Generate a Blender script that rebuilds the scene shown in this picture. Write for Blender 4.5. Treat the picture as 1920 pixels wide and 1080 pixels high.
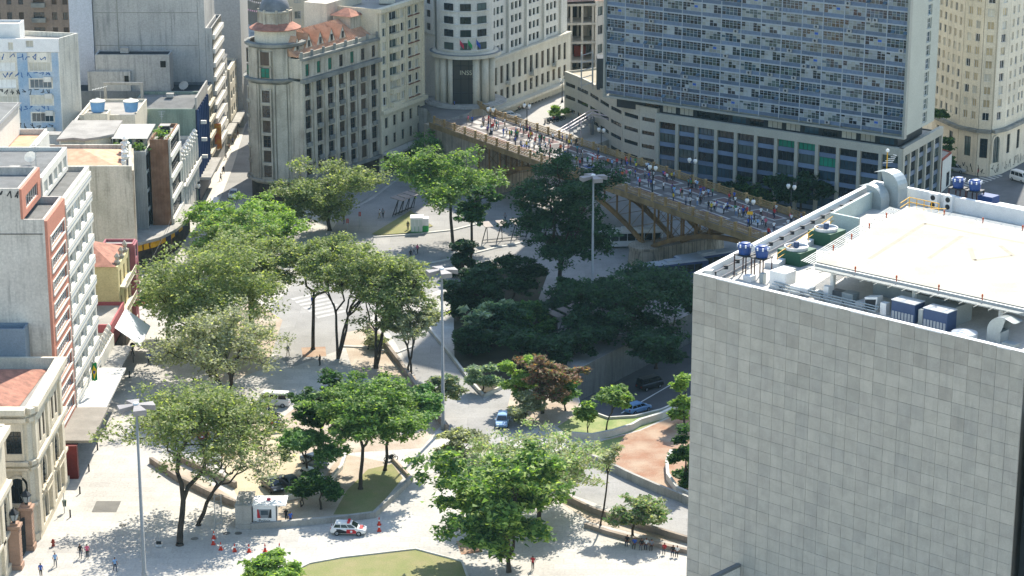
import bpy, bmesh, math, random
import numpy as np
from mathutils import Vector, Matrix
from mathutils.geometry import tessellate_polygon

for o in list(bpy.data.objects): bpy.data.objects.remove(o)
S = bpy.context.scene
COL = S.collection
R = math.radians

# ------------------------------------------------------------------ camera
CAM_F, CAM_P, CAM_H = 4350.0, 0.288, 106.0
cam = bpy.data.cameras.new('camera'); camo = bpy.data.objects.new('camera', cam); COL.objects.link(camo)
cam.sensor_width = 36.0; cam.lens = CAM_F / 1920 * 36.0; cam.clip_start = 1.0; cam.clip_end = 4000
camo.location = (0, 0, CAM_H); camo.rotation_euler = (math.pi/2 - CAM_P, 0, 0)
S.camera = camo

# ------------------------------------------------------------------ sky, sun, exposure
SUN_EL, SUN_AZ = R(44.5), R(17)
w = bpy.data.worlds.new('World'); S.world = w; w.use_nodes = True
nt = w.node_tree; bg = nt.nodes['Background']
sky = nt.nodes.new('ShaderNodeTexSky'); sky.sky_type = 'NISHITA'; sky.sun_disc = False
sky.sun_elevation = SUN_EL; sky.sun_rotation = SUN_AZ; sky.air_density = 1.3; sky.dust_density = 0.8; sky.ozone_density = 2.2
nt.links.new(sky.outputs[0], bg.inputs[0]); bg.inputs[1].default_value = 0.14
sl = bpy.data.lights.new('sun', 'SUN'); sl.energy = 4.3; sl.angle = R(0.5); sl.color = (1.0, 0.93, 0.82)
so = bpy.data.objects.new('sun', sl); COL.objects.link(so)
sdir = Vector((math.sin(SUN_AZ)*math.cos(SUN_EL), math.cos(SUN_AZ)*math.cos(SUN_EL), math.sin(SUN_EL)))
so.rotation_euler = sdir.to_track_quat('Z', 'Y').to_euler(); so.location = (100, 100, 300)
S.view_settings.view_transform = 'Standard'; S.view_settings.look = 'None'
S.view_settings.exposure = 1.16; S.view_settings.gamma = 1.0; S.view_settings.use_curve_mapping = False
S.render.engine = 'CYCLES'
S.cycles.max_bounces = 5; S.cycles.diffuse_bounces = 3; S.cycles.glossy_bounces = 2; S.cycles.transparent_max_bounces = 4

# ------------------------------------------------------------------ measuring helpers (survey of the place)
_c, _s = math.cos(CAM_P), math.sin(CAM_P)
def ray(px, py):
    x = (px-960)/CAM_F; y = -(py-540)/CAM_F
    return (x, _c + y*_s, -_s + y*_c)
def G(px, py, z=0.0):
    d = ray(px, py); t = (z-CAM_H)/d[2]
    return (d[0]*t, d[1]*t)
def GX(px, py, X):
    d = ray(px, py); t = X/d[0]
    return (d[1]*t, CAM_H + d[2]*t)
def hgt(Y, py):
    y = -(py-540)/CAM_F
    return CAM_H + Y*(y*_c-_s)/(_c+y*_s)
def scl(x, y, z=0):     # pixels of the 1920 px photograph per metre at this place
    return CAM_F/(y*_c-(z-CAM_H)*_s)

# ------------------------------------------------------------------ materials
def lin(c):
    if isinstance(c, str):
        c = [int(c[i:i+2], 16)/255 for i in (0, 2, 4)]
        c = [x/12.92 if x <= .04045 else ((x+.055)/1.055)**2.4 for x in c]
    return (c[0], c[1], c[2], 1.0)
MATS = {}
def mat(name, col, rough=0.8, var=0.25, scale=0.5, col2=None, streak=0.0, streakcol=(.05,.05,.045), fine=0.15, metal=0.0, spec=0.3, rnd=0.0, bump=0.0, brick=None, translucent=0.0, corr=None, stain=0.0):
    """procedural surface: base colour, large blotches, fine grain, rain streaks, optional joints, per-object variation"""
    if name in MATS: return MATS[name]
    m = bpy.data.materials.new(name); m.use_nodes = True; MATS[name] = m
    N = m.node_tree.nodes; L = m.node_tree.links
    b = N['Principled BSDF']; b.inputs['Roughness'].default_value = rough; b.inputs['Metallic'].default_value = metal
    b.inputs['Specular IOR Level'].default_value = spec
    base = lin(col); geo = N.new('ShaderNodeNewGeometry')
    cur = None
    def mix(fac, A, B, mode='MIX'):
        n = N.new('ShaderNodeMix'); n.data_type = 'RGBA'; n.blend_type = mode
        for i, v in ((0, fac), (6, A), (7, B)):
            if hasattr(v, 'links') or isinstance(v, bpy.types.NodeSocket): L.new(v, n.inputs[i])
            else: n.inputs[i].default_value = v
        return n.outputs[2]
    def noise(sc, det=3, vec=None, rough_=.55):
        n = N.new('ShaderNodeTexNoise'); n.inputs['Scale'].default_value = sc; n.inputs['Detail'].default_value = det; n.inputs['Roughness'].default_value = rough_
        L.new(vec if vec is not None else geo.outputs['Position'], n.inputs['Vector']); return n.outputs['Fac']
    def ramp(f, a, bb):
        n = N.new('ShaderNodeMapRange'); n.inputs[1].default_value = a; n.inputs[2].default_value = bb
        L.new(f, n.inputs[0]); return n.outputs[0]
    def scalev(sx, sy, sz):
        n = N.new('ShaderNodeVectorMath'); n.operation = 'MULTIPLY'; n.inputs[1].default_value = (sx, sy, sz)
        L.new(geo.outputs['Position'], n.inputs[0]); return n.outputs[0]
    c2 = lin(col2) if col2 is not None else tuple(min(1, x*(1-var)) for x in base[:3])+(1,)
    cur = mix(ramp(noise(scale), .35, .65), base, c2)
    if fine:
        f = ramp(noise(scale*14+2.0, 2), .25, .75)
        g = N.new('ShaderNodeMapRange'); g.inputs[3].default_value = 1-fine; g.inputs[4].default_value = 1+fine; L.new(f, g.inputs[0])
        cb = N.new('ShaderNodeCombineColor'); [L.new(g.outputs[0], cb.inputs[i]) for i in range(3)]
        cur = mix(1.0, cur, cb.outputs[0], 'MULTIPLY')
    if brick:
        bw, bh, mort, jc = brick
        bt = N.new('ShaderNodeTexBrick'); bt.inputs['Scale'].default_value = 1.0; bt.inputs['Brick Width'].default_value = bw; bt.inputs['Row Height'].default_value = bh
        bt.inputs['Mortar Size'].default_value = mort; bt.inputs['Color1'].default_value = (1,1,1,1); bt.inputs['Color2'].default_value = (.86,.86,.86,1); bt.inputs['Mortar'].default_value = (jc,jc,jc,1)
        L.new(geo.outputs['Position'], bt.inputs['Vector'])
        cur = mix(1.0, cur, bt.outputs['Color'], 'MULTIPLY')
    if streak:
        f = ramp(noise(1.0, 4, scalev(1.6, 1.6, .09), .65), .48, .72)
        f2 = ramp(noise(.22, 3), .3, .7)
        mm = N.new('ShaderNodeMath'); mm.operation = 'MULTIPLY'; L.new(f, mm.inputs[0]); L.new(f2, mm.inputs[1])
        m2 = N.new('ShaderNodeMath'); m2.operation = 'MULTIPLY'; L.new(mm.outputs[0], m2.inputs[0]); m2.inputs[1].default_value = streak
        cur = mix(m2.outputs[0], cur, tuple(streakcol)+(1,))
    if stain:
        f = ramp(noise(.35, 6, None, .7), .52, .75)
        m3 = N.new('ShaderNodeMath'); m3.operation = 'MULTIPLY'; L.new(f, m3.inputs[0]); m3.inputs[1].default_value = stain
        cur = mix(m3.outputs[0], cur, tuple(x*.55 for x in base[:3])+(1,))
    if rnd:
        oi = N.new('ShaderNodeObjectInfo'); g = N.new('ShaderNodeMapRange'); g.inputs[3].default_value = 1-rnd; g.inputs[4].default_value = 1+rnd*.6; L.new(oi.outputs['Random'], g.inputs[0])
        cb = N.new('ShaderNodeCombineColor'); [L.new(g.outputs[0], cb.inputs[i]) for i in range(3)]
        cur = mix(1.0, cur, cb.outputs[0], 'MULTIPLY')
    L.new(cur, b.inputs['Base Color'])
    if corr:      # corrugation along x
        wv = N.new('ShaderNodeTexWave'); wv.inputs['Scale'].default_value = corr; wv.bands_direction = 'X'; L.new(geo.outputs['Position'], wv.inputs['Vector'])
        bp = N.new('ShaderNodeBump'); bp.inputs['Strength'].default_value = .8; bp.inputs['Distance'].default_value = .06; L.new(wv.outputs['Fac'], bp.inputs['Height']); L.new(bp.outputs[0], b.inputs['Normal'])
    if bump:
        bp = N.new('ShaderNodeBump'); bp.inputs['Strength'].default_value = .6; bp.inputs['Distance'].default_value = bump; L.new(noise(6, 3), bp.inputs['Height']); L.new(bp.outputs[0], b.inputs['Normal'])
    if translucent:
        out = N['Material Output']; tr = N.new('ShaderNodeBsdfTranslucent'); ms = N.new('ShaderNodeMixShader'); ms.inputs[0].default_value = translucent
        L.new(mix(1.0, cur, (1.25, 1.3, .55, 1), 'MULTIPLY'), tr.inputs[0]); L.new(b.outputs[0], ms.inputs[1]); L.new(tr.outputs[0], ms.inputs[2]); L.new(ms.outputs[0], out.inputs[0])
    return m
def flat(name, col, rough=.6, **k):
    return mat(name, col, rough, var=.1, fine=.05, scale=1.0, **k)
def glass(name, col, rough=.12):
    return mat(name, col, rough, var=.35, scale=.35, fine=0, spec=.6, rnd=.35)

# ------------------------------------------------------------------ mesh builder
class MB:
    def __init__(s): s.v=[]; s.f=[]; s.m=[]
    def quad(s, a, b, c, d, m=0):
        i=len(s.v); s.v += [a,b,c,d]; s.f.append((i,i+1,i+2,i+3)); s.m.append(m)
    def face(s, pts, m=0):
        i=len(s.v); s.v += list(pts); s.f.append(tuple(range(i,i+len(pts)))); s.m.append(m)
    def hexa(s, p, m=0, skip=()):   # p: 8 pts, bottom 0-3 ccw, top 4-7
        i=len(s.v); s.v += p
        for k,f in enumerate(((3,2,1,0),(4,5,6,7),(0,1,5,4),(1,2,6,5),(2,3,7,6),(3,0,4,7))):
            if k in skip: continue
            s.f.append(tuple(i+j for j in f)); s.m.append(m)
    def box(s, x0,y0,z0,x1,y1,z1, m=0, skip=()):
        s.hexa([(x0,y0,z0),(x1,y0,z0),(x1,y1,z0),(x0,y1,z0),(x0,y0,z1),(x1,y0,z1),(x1,y1,z1),(x0,y1,z1)], m, skip)
    def obox(s, O, u, u0,u1,n0,n1,z0,z1, m=0):
        """box in a facade frame: along u, outwards n"""
        n=(u[1],-u[0])
        P=lambda a,b,z:(O[0]+u[0]*a+n[0]*b, O[1]+u[1]*a+n[1]*b, z)
        s.hexa([P(u0,n1,z0),P(u1,n1,z0),P(u1,n0,z0),P(u0,n0,z0),P(u0,n1,z1),P(u1,n1,z1),P(u1,n0,z1),P(u0,n0,z1)], m)
    def prism(s, poly, z0, z1, m=0, mt=None, bottom=False, side=True):
        n=len(poly); i=len(s.v)
        s.v += [(p[0],p[1],z0) for p in poly]+[(p[0],p[1],z1) for p in poly]
        if side:
            for k in range(n):
                j=(k+1)%n; s.f.append((i+k,i+j,i+n+j,i+n+k)); s.m.append(m)
        if mt is None: mt=m
        tr=tessellate_polygon([[Vector((p[0],p[1],0)) for p in poly]])
        for t in tr:
            a,b,c=[Vector((poly[q][0],poly[q][1])) for q in t]
            if (b-a).cross(c-a) < 0: t=(t[0],t[2],t[1])
            s.f.append(tuple(i+n+q for q in t)); s.m.append(mt)
            if bottom: s.f.append(tuple(i+q for q in reversed(t))); s.m.append(m)
    def cyl(s, x,y,z0,z1,r0,r1=None,seg=10,m=0,cap=True):
        if r1 is None: r1=r0
        s.lathe(x,y,[(r0,z0),(r1,z1)],seg,m,cap)
    def lathe(s, x,y,prof,seg=16,m=0,cap=True,a0=0,a1=2*math.pi):
        full = abs(a1-a0-2*math.pi)<1e-6
        k = seg if full else seg+1; i=len(s.v)
        for r,z in prof:
            for j in range(k):
                a=a0+(a1-a0)*j/seg; s.v.append((x+r*math.cos(a),y+r*math.sin(a),z))
        for q in range(len(prof)-1):
            for j in range(seg):
                j2=(j+1)%k; s.f.append((i+q*k+j,i+q*k+j2,i+(q+1)*k+j2,i+(q+1)*k+j)); s.m.append(m)
        if cap and full:
            s.f.append(tuple(i+(len(prof)-1)*k+j for j in range(k))); s.m.append(m)
            s.f.append(tuple(i+k-1-j for j in range(k))); s.m.append(m)
    def tube(s, pts, radii, seg=6, m=0, cap=True):
        pts=[Vector(p) for p in pts]; i=len(s.v); n=len(pts)
        if not hasattr(radii,'__len__'): radii=[radii]*n
        prev=None
        for k,p in enumerate(pts):
            d=(pts[min(k+1,n-1)]-pts[max(k-1,0)])
            if d.length<1e-6: d=Vector((0,0,1))
            d.normalize()
            if prev is None:
                a=Vector((0,0,1)) if abs(d.z)<.9 else Vector((1,0,0)); x=a.cross(d).normalized()
            else:
                x=(prev-d*prev.dot(d))
                x=x.normalized() if x.length>1e-5 else Vector((1,0,0))
            prev=x; y=d.cross(x)
            for j in range(seg):
                a=2*math.pi*j/seg; q=p+(x*math.cos(a)+y*math.sin(a))*radii[k]; s.v.append(tuple(q))
        for k in range(n-1):
            for j in range(seg):
                j2=(j+1)%seg; s.f.append((i+k*seg+j,i+k*seg+j2,i+(k+1)*seg+j2,i+(k+1)*seg+j)); s.m.append(m)
        if cap:
            s.f.append(tuple(i+seg-1-j for j in range(seg))); s.m.append(m)
            s.f.append(tuple(i+(n-1)*seg+j for j in range(seg))); s.m.append(m)
    def sphere(s, x,y,z,r,seg=10,rings=6,m=0,sz=1.0,half=False):
        k0 = 0 if half else -rings//2
        prof=[]
        n=rings
        for q in range(n+1):
            a = (q/n)*math.pi/2 if half else -math.pi/2+math.pi*q/n
            prof.append((max(r*math.cos(a),.001), z+r*sz*math.sin(a)))
        s.lathe(x,y,prof,seg,m,cap=False)
    def mesh(s, name, mats, smooth=False, off=(0,0,0)):
        me=bpy.data.meshes.new(name)
        v=s.v
        if off[0] or off[1] or off[2]: v=[(a-off[0],b-off[1],c-off[2]) for a,b,c in v]
        me.from_pydata(v,[],s.f)
        for m in mats: me.materials.append(m)
        me.polygons.foreach_set('material_index', s.m)
        if smooth: me.polygons.foreach_set('use_smooth',[True]*len(s.f))
        me.update(); return me
    def build(s, name, mats, parent=None, smooth=False, loc=None):
        if not isinstance(mats,(list,tuple)): mats=[mats]
        off = loc if loc is not None else (parent.location if parent and parent.type=='EMPTY' and parent.get('_w',1) else (0,0,0))
        o=bpy.data.objects.new(name, s.mesh(name,mats,smooth,off)); COL.objects.link(o)
        if parent: o.parent=parent
        if loc is not None: o.location=loc
        return o
def tag(o, label, cat, group=None):
    o['label']=label; o['category']=cat
    if group: o['group']=group
    return o
def struct(o): o['kind']='structure'; return o
def empty(name, loc, label=None, cat=None, group=None, rz=0):
    o=bpy.data.objects.new(name,None); o.empty_display_size=.5; COL.objects.link(o); o.location=loc; o.rotation_euler=(0,0,rz)
    if label: tag(o,label,cat,group)
    return o
def inst(name, me, parent, loc, rz=0, mat_=None, scale=None):
    o=bpy.data.objects.new(name, me); COL.objects.link(o)
    if parent: o.parent=parent
    o.location=loc; o.rotation_euler=(0,0,rz)
    if scale: o.scale=scale
    if mat_ is not None:
        o.material_slots[0].link='OBJECT'; o.material_slots[0].material=mat_
    return o
def copy_tree(o, parent=None):
    c=o.copy(); COL.objects.link(c); c.parent=parent
    for ch in o.children: copy_tree(ch,c)
    return c
def loc_frame(root):   # children of a root built in local coordinates
    return (root.location.x, root.location.y, root.location.z)
def unit(a,b):
    d=(b[0]-a[0],b[1]-a[1]); l=math.hypot(*d); return (d[0]/l,d[1]/l), l

# ------------------------------------------------------------------ windows and facades
WIN={}
def win_tpl(w,h,nx=2,ny=1,ft=.07,mt=.05):
    k=(round(w,2),round(h,2),nx,ny,ft)
    if k in WIN: return WIN[k]
    w,h=k[0],k[1]
    f=MB(); d=.05
    f.box(-w/2,-d,0,-w/2+ft,.01,h); f.box(w/2-ft,-d,0,w/2,.01,h)
    f.box(-w/2+ft,-d,0,w/2-ft,.01,ft); f.box(-w/2+ft,-d,h-ft,w/2-ft,.01,h)
    for i in range(1,nx):
        x=-w/2+w*i/nx; f.box(x-mt/2,-d+.008,ft,x+mt/2,.01,h-ft)
    for j in range(1,ny):
        z=h*j/ny; f.box(-w/2+ft,-d+.016,z-mt/2,w/2-ft,.01,z+mt/2)
    p=MB(); p.box(-w/2+.01,.02,.01,w/2-.01,.05,h-.01)
    WIN[k]=(f.mesh('window',[M_WFRAME]), p.mesh('pane',[M_GLASS]))
    return WIN[k]
def wall_holes(mb, O, u, W, z0, z1, ops, depth=.25, m=0, mr=None):
    """wall surface with real openings and reveals; ops = (u0,u1,v0,v1) in facade metres above z0"""
    n=(u[1],-u[0]); mr = m if mr is None else mr
    P=lambda a,b,z:(O[0]+u[0]*a+n[0]*b, O[1]+u[1]*a+n[1]*b, z0+z)
    rows={}
    for o in ops: rows.setdefault((round(o[2],3),round(o[3],3)),[]).append(o)
    ks=sorted(rows); z=0.0; Ht=z1-z0
    # group rows; rows assumed not to overlap in v unless identical
    ok=all(ks[i][1]<=ks[i+1][0]+1e-6 for i in range(len(ks)-1))
    if ok:
        for k in ks:
            if k[0]>z+1e-4: mb.quad(P(0,0,z),P(W,0,z),P(W,0,k[0]),P(0,0,k[0]),m)
            a=0.0
            for o in sorted(rows[k]):
                if o[0]>a+1e-4: mb.quad(P(a,0,k[0]),P(o[0],0,k[0]),P(o[0],0,k[1]),P(a,0,k[1]),m)
                a=o[1]
            if a<W-1e-4: mb.quad(P(a,0,k[0]),P(W,0,k[0]),P(W,0,k[1]),P(a,0,k[1]),m)
            z=k[1]
        if z<Ht-1e-4: mb.quad(P(0,0,z),P(W,0,z),P(W,0,Ht),P(0,0,Ht),m)
    else:
        us=sorted({0.0,W}|{o[0] for o in ops}|{o[1] for o in ops}); vs=sorted({0.0,Ht}|{o[2] for o in ops}|{o[3] for o in ops})
        for i in range(len(us)-1):
            for j in range(len(vs)-1):
                cu=(us[i]+us[i+1])/2; cv=(vs[j]+vs[j+1])/2
                if any(o[0]<cu<o[1] and o[2]<cv<o[3] for o in ops): continue
                mb.quad(P(us[i],0,vs[j]),P(us[i+1],0,vs[j]),P(us[i+1],0,vs[j+1]),P(us[i],0,vs[j+1]),m)
    for a,b,c,d in [o[:4] for o in ops]:
        e=-depth
        mb.quad(P(a,0,c),P(b,0,c),P(b,e,c),P(a,e,c),mr); mb.quad(P(a,e,d),P(b,e,d),P(b,0,d),P(a,0,d),mr)
        mb.quad(P(a,0,c),P(a,e,c),P(a,e,d),P(a,0,d),mr); mb.quad(P(b,e,c),P(b,0,c),P(b,0,d),P(b,e,d),mr)
def windows(root, O, u, z0, ops, depth=.25, nx=2, ny=1, panes=None, frame=None, ft=.07, rng=random):
    n=(u[1],-u[0]); ang=math.atan2(u[1],u[0]); L=root.location
    for o in ops:
        a,b,c,d=o[:4]
        fm,pm=win_tpl(b-a,d-c,nx,ny,ft)
        e=-depth+.03; x=O[0]+u[0]*(a+b)/2+n[0]*e; y=O[1]+u[1]*(a+b)/2+n[1]*e
        wo=inst('window',fm,root,(x-L[0],y-L[1],z0+c-L[2]),ang,frame)
        inst('pane',pm,wo,(0,0,0),0,rng.choice(panes) if panes else None)
def grid(cols, rows): return [(a,b,c,d) for (c,d) in rows for (a,b) in cols]
def cols(W,n,w,m0=.6,m1=None):
    m1=m0 if m1 is None else m1; s=(W-m0-m1)/n
    return [(m0+s*(i+.5)-w/2, m0+s*(i+.5)+w/2) for i in range(n)]
def rows(n,sh,h,v0=1.0,start=0.0): return [(start+i*sh+v0,start+i*sh+v0+h) for i in range(n)]
def mass(root, fp, z0, z1, wm, rm, sides={}, parapet=.6, pt=.25, name='wall', roofname='roof', rise=None):
    """walls (with openings where given) + parapet and flat roof. fp counter-clockwise"""
    mb=MB(); N=len(fp); pend=[]
    top=z1+parapet
    for i in range(N):
        A,B=fp[i],fp[(i+1)%N]; u,W=unit(A,B); sp=sides.get(i)
        ops=sp['ops'] if sp else []
        wall_holes(mb,A,u,W,z0,top,ops,sp.get('depth',.25) if sp else .25)
        if sp: pend.append((A,u,sp))
    # parapet inner ring
    cx=sum(p[0] for p in fp)/N; cy=sum(p[1] for p in fp)/N
    inn=inset(fp,pt)
    for i in range(N):
        j=(i+1)%N
        mb.quad((*fp[i],top),(*fp[j],top),(*inn[j],top),(*inn[i],top)); mb.quad((*inn[i],top),(*inn[j],top),(*inn[j],z1),(*inn[i],z1))
    mb.build(name,[wm],root)
    rb=MB(); rb.prism(inn,z1-.1,z1,0,side=False); rb.build(roofname,[rm],root)
    for A,u,sp in pend: windows(root,A,u,z0,sp['ops'],sp.get('depth',.25),sp.get('nx',2),sp.get('ny',1),sp.get('panes'),sp.get('frame'),sp.get('ft',.07))
def inset(fp,t):
    N=len(fp); out=[]
    for i in range(N):
        a,b,c=fp[i-1],fp[i],fp[(i+1)%N]
        u1,_=unit(a,b); u2,_=unit(b,c)
        n1=(-u1[1],u1[0]); n2=(-u2[1],u2[0])
        k=1+n1[0]*n2[0]+n1[1]*n2[1]; k=max(k,.3)
        out.append((b[0]+(n1[0]+n2[0])*t/k, b[1]+(n1[1]+n2[1])*t/k))
    return out
def along(O,u,a,b=0):
    n=(u[1],-u[0]); return (O[0]+u[0]*a+n[0]*b, O[1]+u[1]*a+n[1]*b)
def hip_roof(root, fp, z0, rise, m, name='roof', over=.4):
    """hip roof on a 4-corner footprint with raised tile courses"""
    f=inset(fp,-over); a,b,c,d=[Vector((p[0],p[1],z0)) for p in f]
    w1=(b-a).length; w2=(c-b).length
    up=Vector((0,0,rise))
    if w1>=w2:
        r0=(a+d)/2+(b-a)/w1*w2*.45+up; r1=(b+c)/2-(b-a)/w1*w2*.45+up; fs=[(a,b,r1,r0),(b,c,r1),(c,d,r0,r1),(d,a,r0)]
    else:
        r0=(a+b)/2+(d-a)/w2*w1*.45+up; r1=(d+c)/2-(d-a)/w2*w1*.45+up; fs=[(a,b,r0),(b,c,r1,r0),(c,d,r1),(d,a,r0,r1)]
    mb=MB()
    for f_ in fs:
        mb.face([tuple(p) for p in f_])
    o=mb.build(name,[m],root)
    # tile courses: ribs running down each slope
    rb=MB()
    for f_ in fs:
        e0,e1=f_[0],f_[1]; L=(e1-e0).length; nn=max(2,int(L/.55))
        top0=f_[-1]; top1=f_[2]
        for k in range(1,nn):
            t=k/nn; p=e0.lerp(e1,t)
            if len(f_)==3: s_=1-abs(2*t-1); q=p.lerp(Vector(top0)*1.0, 1.0) if False else p+((top0-(e0+e1)/2))*s_
            else:
                # height limited near the hips
                h0=(top0-e0).dot((e1-e0)/L)/L; h1=(top1-e0).dot((e1-e0)/L)/L
                s_=min(1,t/max(h0,.01),(1-t)/max(1-h1,.01)); sl=(top0-e0)-(e1-e0)*h0; q=p+sl*s_
            rb.tube([p+Vector((0,0,.03)),q+Vector((0,0,.03))],.07,4,0,cap=False)
    r=rb.build('roof_tile',[m],o); r.parent=o; r.location=(0,0,0); r['kind']='stuff'
    return o

M_WFRAME=flat('window frame grey','8f9392'); M_GLASS=glass('glass dark','26323a')
F_WHITE=flat('window frame white','d9d8d2'); F_DARK=flat('window frame dark','2a2c2c'); F_BROWN=flat('window frame brown','5d4a3a'); F_RED=flat('brown red frame','6d3b32')
GL_D=glass('glass deep','1c2730'); GL_B=glass('glass blue','35505f'); GL_C=mat('curtain','c9c5b4',.7,.2,rnd=.3); GL_W=mat('blind white','dfe0da',.6,.12,rnd=.25); GL_G=glass('glass green grey','4c5c5a')
GL_T=mat('green shutter','0f7a60',.5,.25,rnd=.2); GL_BR=mat('wood panel brown','56473a',.6,.3,rnd=.3); GL_BL=flat('blue blind','2355a8')
GL_Y=mat('yellow blind','b5a684',.6,.2,rnd=.2)
# ------------------------------------------------------------------ common materials
PAVE=mat('mosaic paving','b9b5ac',.85,.22,.09,fine=.16,brick=(2.4,1.6,.035,.8),streak=0,stain=.45)
PAVE2=mat('pale slab paving','c4bfb3',.85,.12,.2,fine=.08)
ROAD=mat('worn concrete road','979590',.85,.2,.15,fine=.14,brick=(6.0,4.0,.05,.82),stain=.6)
ASPH=mat('asphalt','5c5d5e',.85,.25,.3,fine=.12)
EARTH=mat('bare earth','9c8c7a',.95,.3,.25,col2='aea392',fine=.2)
EARTHR=mat('red earth','8f6b54',.95,.3,.3,col2='a18c76',stain=.4,fine=.2)
DRYG=mat('dry lawn','857f58',.95,.3,.35,col2='767a4a',fine=.25)
LAWN=mat('green lawn','6f8048',.95,.3,.4,col2='8f9262',fine=.25)
KERB=mat('kerb stone','c0bdb3',.85,.2,.6)
PLWALL=mat('planter wall stone','95897c',.9,.3,.5,streak=.5)
CONC=mat('raw concrete','a3a098',.9,.22,.4,streak=.6)
CONCG=mat('stained concrete','b7b0a5',.9,.25,.15,col2='cfc9be',streak=.75)
WHITE=mat('white plaster','d6d2c6',.8,.1,.2,streak=.25)
CREAM=mat('cream plaster','d0c8b4',.8,.12,.2,streak=.35)
CREAMS=mat('cream stone','d2c7b0',.8,.15,.3,streak=.35)
BEIGE=mat('beige wall','c4bca6',.85,.15,.2,streak=.4)
GREYW=mat('grey render','bdb8ae',.9,.2,.15,streak=.6)
STONE=mat('weathered stone','bfb7a4',.9,.25,.2,col2='9a9180',streak=.9)
DARKST=mat('dark weathered cornice','6c6d68',.9,.3,.5,col2='8a8980')
ROOFD=mat('dark roof felt','33373b',.9,.3,.4)
ROOFG=mat('grey fibre roof','8e8e8a',.9,.25,.4,corr=6)
ROOFC=mat('concrete roof','9c9890',.9,.25,.3)
TERRA=mat('terracotta tile','a8745f',.85,.3,.9,col2='845c4c',fine=.2)
TERRAP=mat('pale terracotta','c99f80',.85,.25,.9,col2='b58a6c',fine=.15)
METAL=mat('galvanised metal','a8acac',.45,.15,.8,metal=.3)
STEEL=mat('painted steel grey','6f7273',.5,.15,1)
DARKM=flat('dark metal','22262a')
YEL=flat('yellow paint','d9a419')
OCHRE=mat('ochre iron paint','a48a5c',.6,.25,.6,col2='856b44',streak=.3)
BLUEP=mat('blue plastic','1d4fa0',.4,.15,1)
WHITEP=mat('white paint','dcdcd8',.5,.08,1)
BLACK=flat('black void','0d0f10')
SHOPD=mat('shop interior dark','25211f',.8,.4,.8,col2='4a4038')

# ------------------------------------------------------------------ ground
TRENCH=[G(*p) for p in ((1072,698),(1180,643),(1291,588),(1430,520),(1430,665),(1290,744),(1240,768),(1190,780),(1140,782),(1092,768))]
def sheet_hole(name, outer, hole, z, m):
    vs=[Vector((x,y,0)) for x,y in outer]+[Vector((x,y,0)) for x,y in hole]
    tr=tessellate_polygon([vs[:len(outer)],vs[len(outer):]])
    mb=MB(); mb.v=[(v.x,v.y,z) for v in vs]
    for t in tr:
        a,b,c=[vs[i].xy for i in t]
        mb.f.append(t if (b-a).cross(c-a)>0 else (t[0],t[2],t[1])); mb.m.append(0)
    return struct(mb.build(name,[m]))
sheet_hole('ground',[(-900,60),(900,60),(900,1900),(-900,1900)],TRENCH,0,PAVE)
def region(name, px, z, m, world=False):
    poly=[p if world else G(*p) for p in px]
    mb=MB(); mb.prism(poly,z-.002,z,0,side=False); return struct(mb.build(name,[m]))
# sunken road with retaining walls
tr_=MB(); n=len(TRENCH)
for i in range(n):
    a,b=TRENCH[i],TRENCH[(i+1)%n]; tr_.quad((*b,-5.2),(*a,-5.2),(*a,0),(*b,0),0)
struct(tr_.build('trench_wall',[mat('dark stained concrete','7d7d78',.9,.3,.3,streak=.9)]))
mb=MB(); mb.prism(inset([TRENCH[0],*TRENCH[1:]][::-1],-3),-5.2,-5.0,0,side=False); struct(mb.build('sunken_road',[ASPH]))
a=Vector(G(1165,775,-5)); b=Vector(G(1420,628,-5)); d=(b-a).normalized(); nn=Vector((d.y,-d.x))*.12
mb=MB(); mb.quad((*(a-nn),-4.985),(*(a+nn),-4.985),(*(b+nn),-4.985),(*(b-nn),-4.985)); struct(mb.build('lane_line',[WHITEP]))

region('avenue',[(545,690),(470,620),(560,520),(640,405),(700,372),(742,340),(806,292),(900,262),(1300,300),(1600,330),(1600,540),(1300,540),(1160,520),(1010,505),(850,535),(775,560),(700,590),(640,655)],.006,ROAD)
region('side_street',[(385,385),(470,60),(490,60),(500,300),(488,366),(470,372)],.006,ROAD)
region('sidewalk',[(-57.2,404),(-53.6,404),(-54.4,440),(-56.6,490),(-60,555),(-63,555),(-61,500),(-58,450)],.12,PAVE2,True)  # pale colour stands in for the sun patch along this side
region('street',[(1740,330),(1930,255),(2000,255),(2000,420),(1740,420)],.006,ASPH)
region('upper_road',[(955,655),(1010,505),(1180,520),(1440,460),(1440,518),(1070,697),(1000,690)],.010,ROAD)
region('service_road',[(690,560),(770,585),(800,612),(846,670),(908,750),(968,712),(1040,700),(1070,700),(1090,770),(1010,800),(900,850),(832,812),(775,700),(740,640)],.014,ROAD)
region('lower_road',[(1040,860),(1100,865),(1200,905),(1330,968),(1330,1030),(1150,955),(1050,920)],.010,ROAD)
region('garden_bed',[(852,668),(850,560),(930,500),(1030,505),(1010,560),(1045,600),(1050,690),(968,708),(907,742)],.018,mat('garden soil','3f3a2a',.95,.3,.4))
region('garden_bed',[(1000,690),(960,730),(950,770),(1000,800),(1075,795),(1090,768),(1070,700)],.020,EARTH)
region('lawn',[(1045,800),(1092,770),(1140,786),(1190,783),(1240,771),(1300,745),(1300,760),(1200,805),(1140,822),(1072,822)],.024,LAWN)
region('earth_slope',[(1100,855),(1130,826),(1200,808),(1300,765),(1300,940),(1240,915),(1170,880)],.018,EARTHR)
region('lawn',[(1095,860),(1125,828),(1170,818),(1150,850),(1130,872)],.022,LAWN)
region('lawn',[(540,1085),(575,1055),(640,1045),(780,1030),(865,1052),(880,1100),(540,1100)],.012,DRYG)
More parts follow.
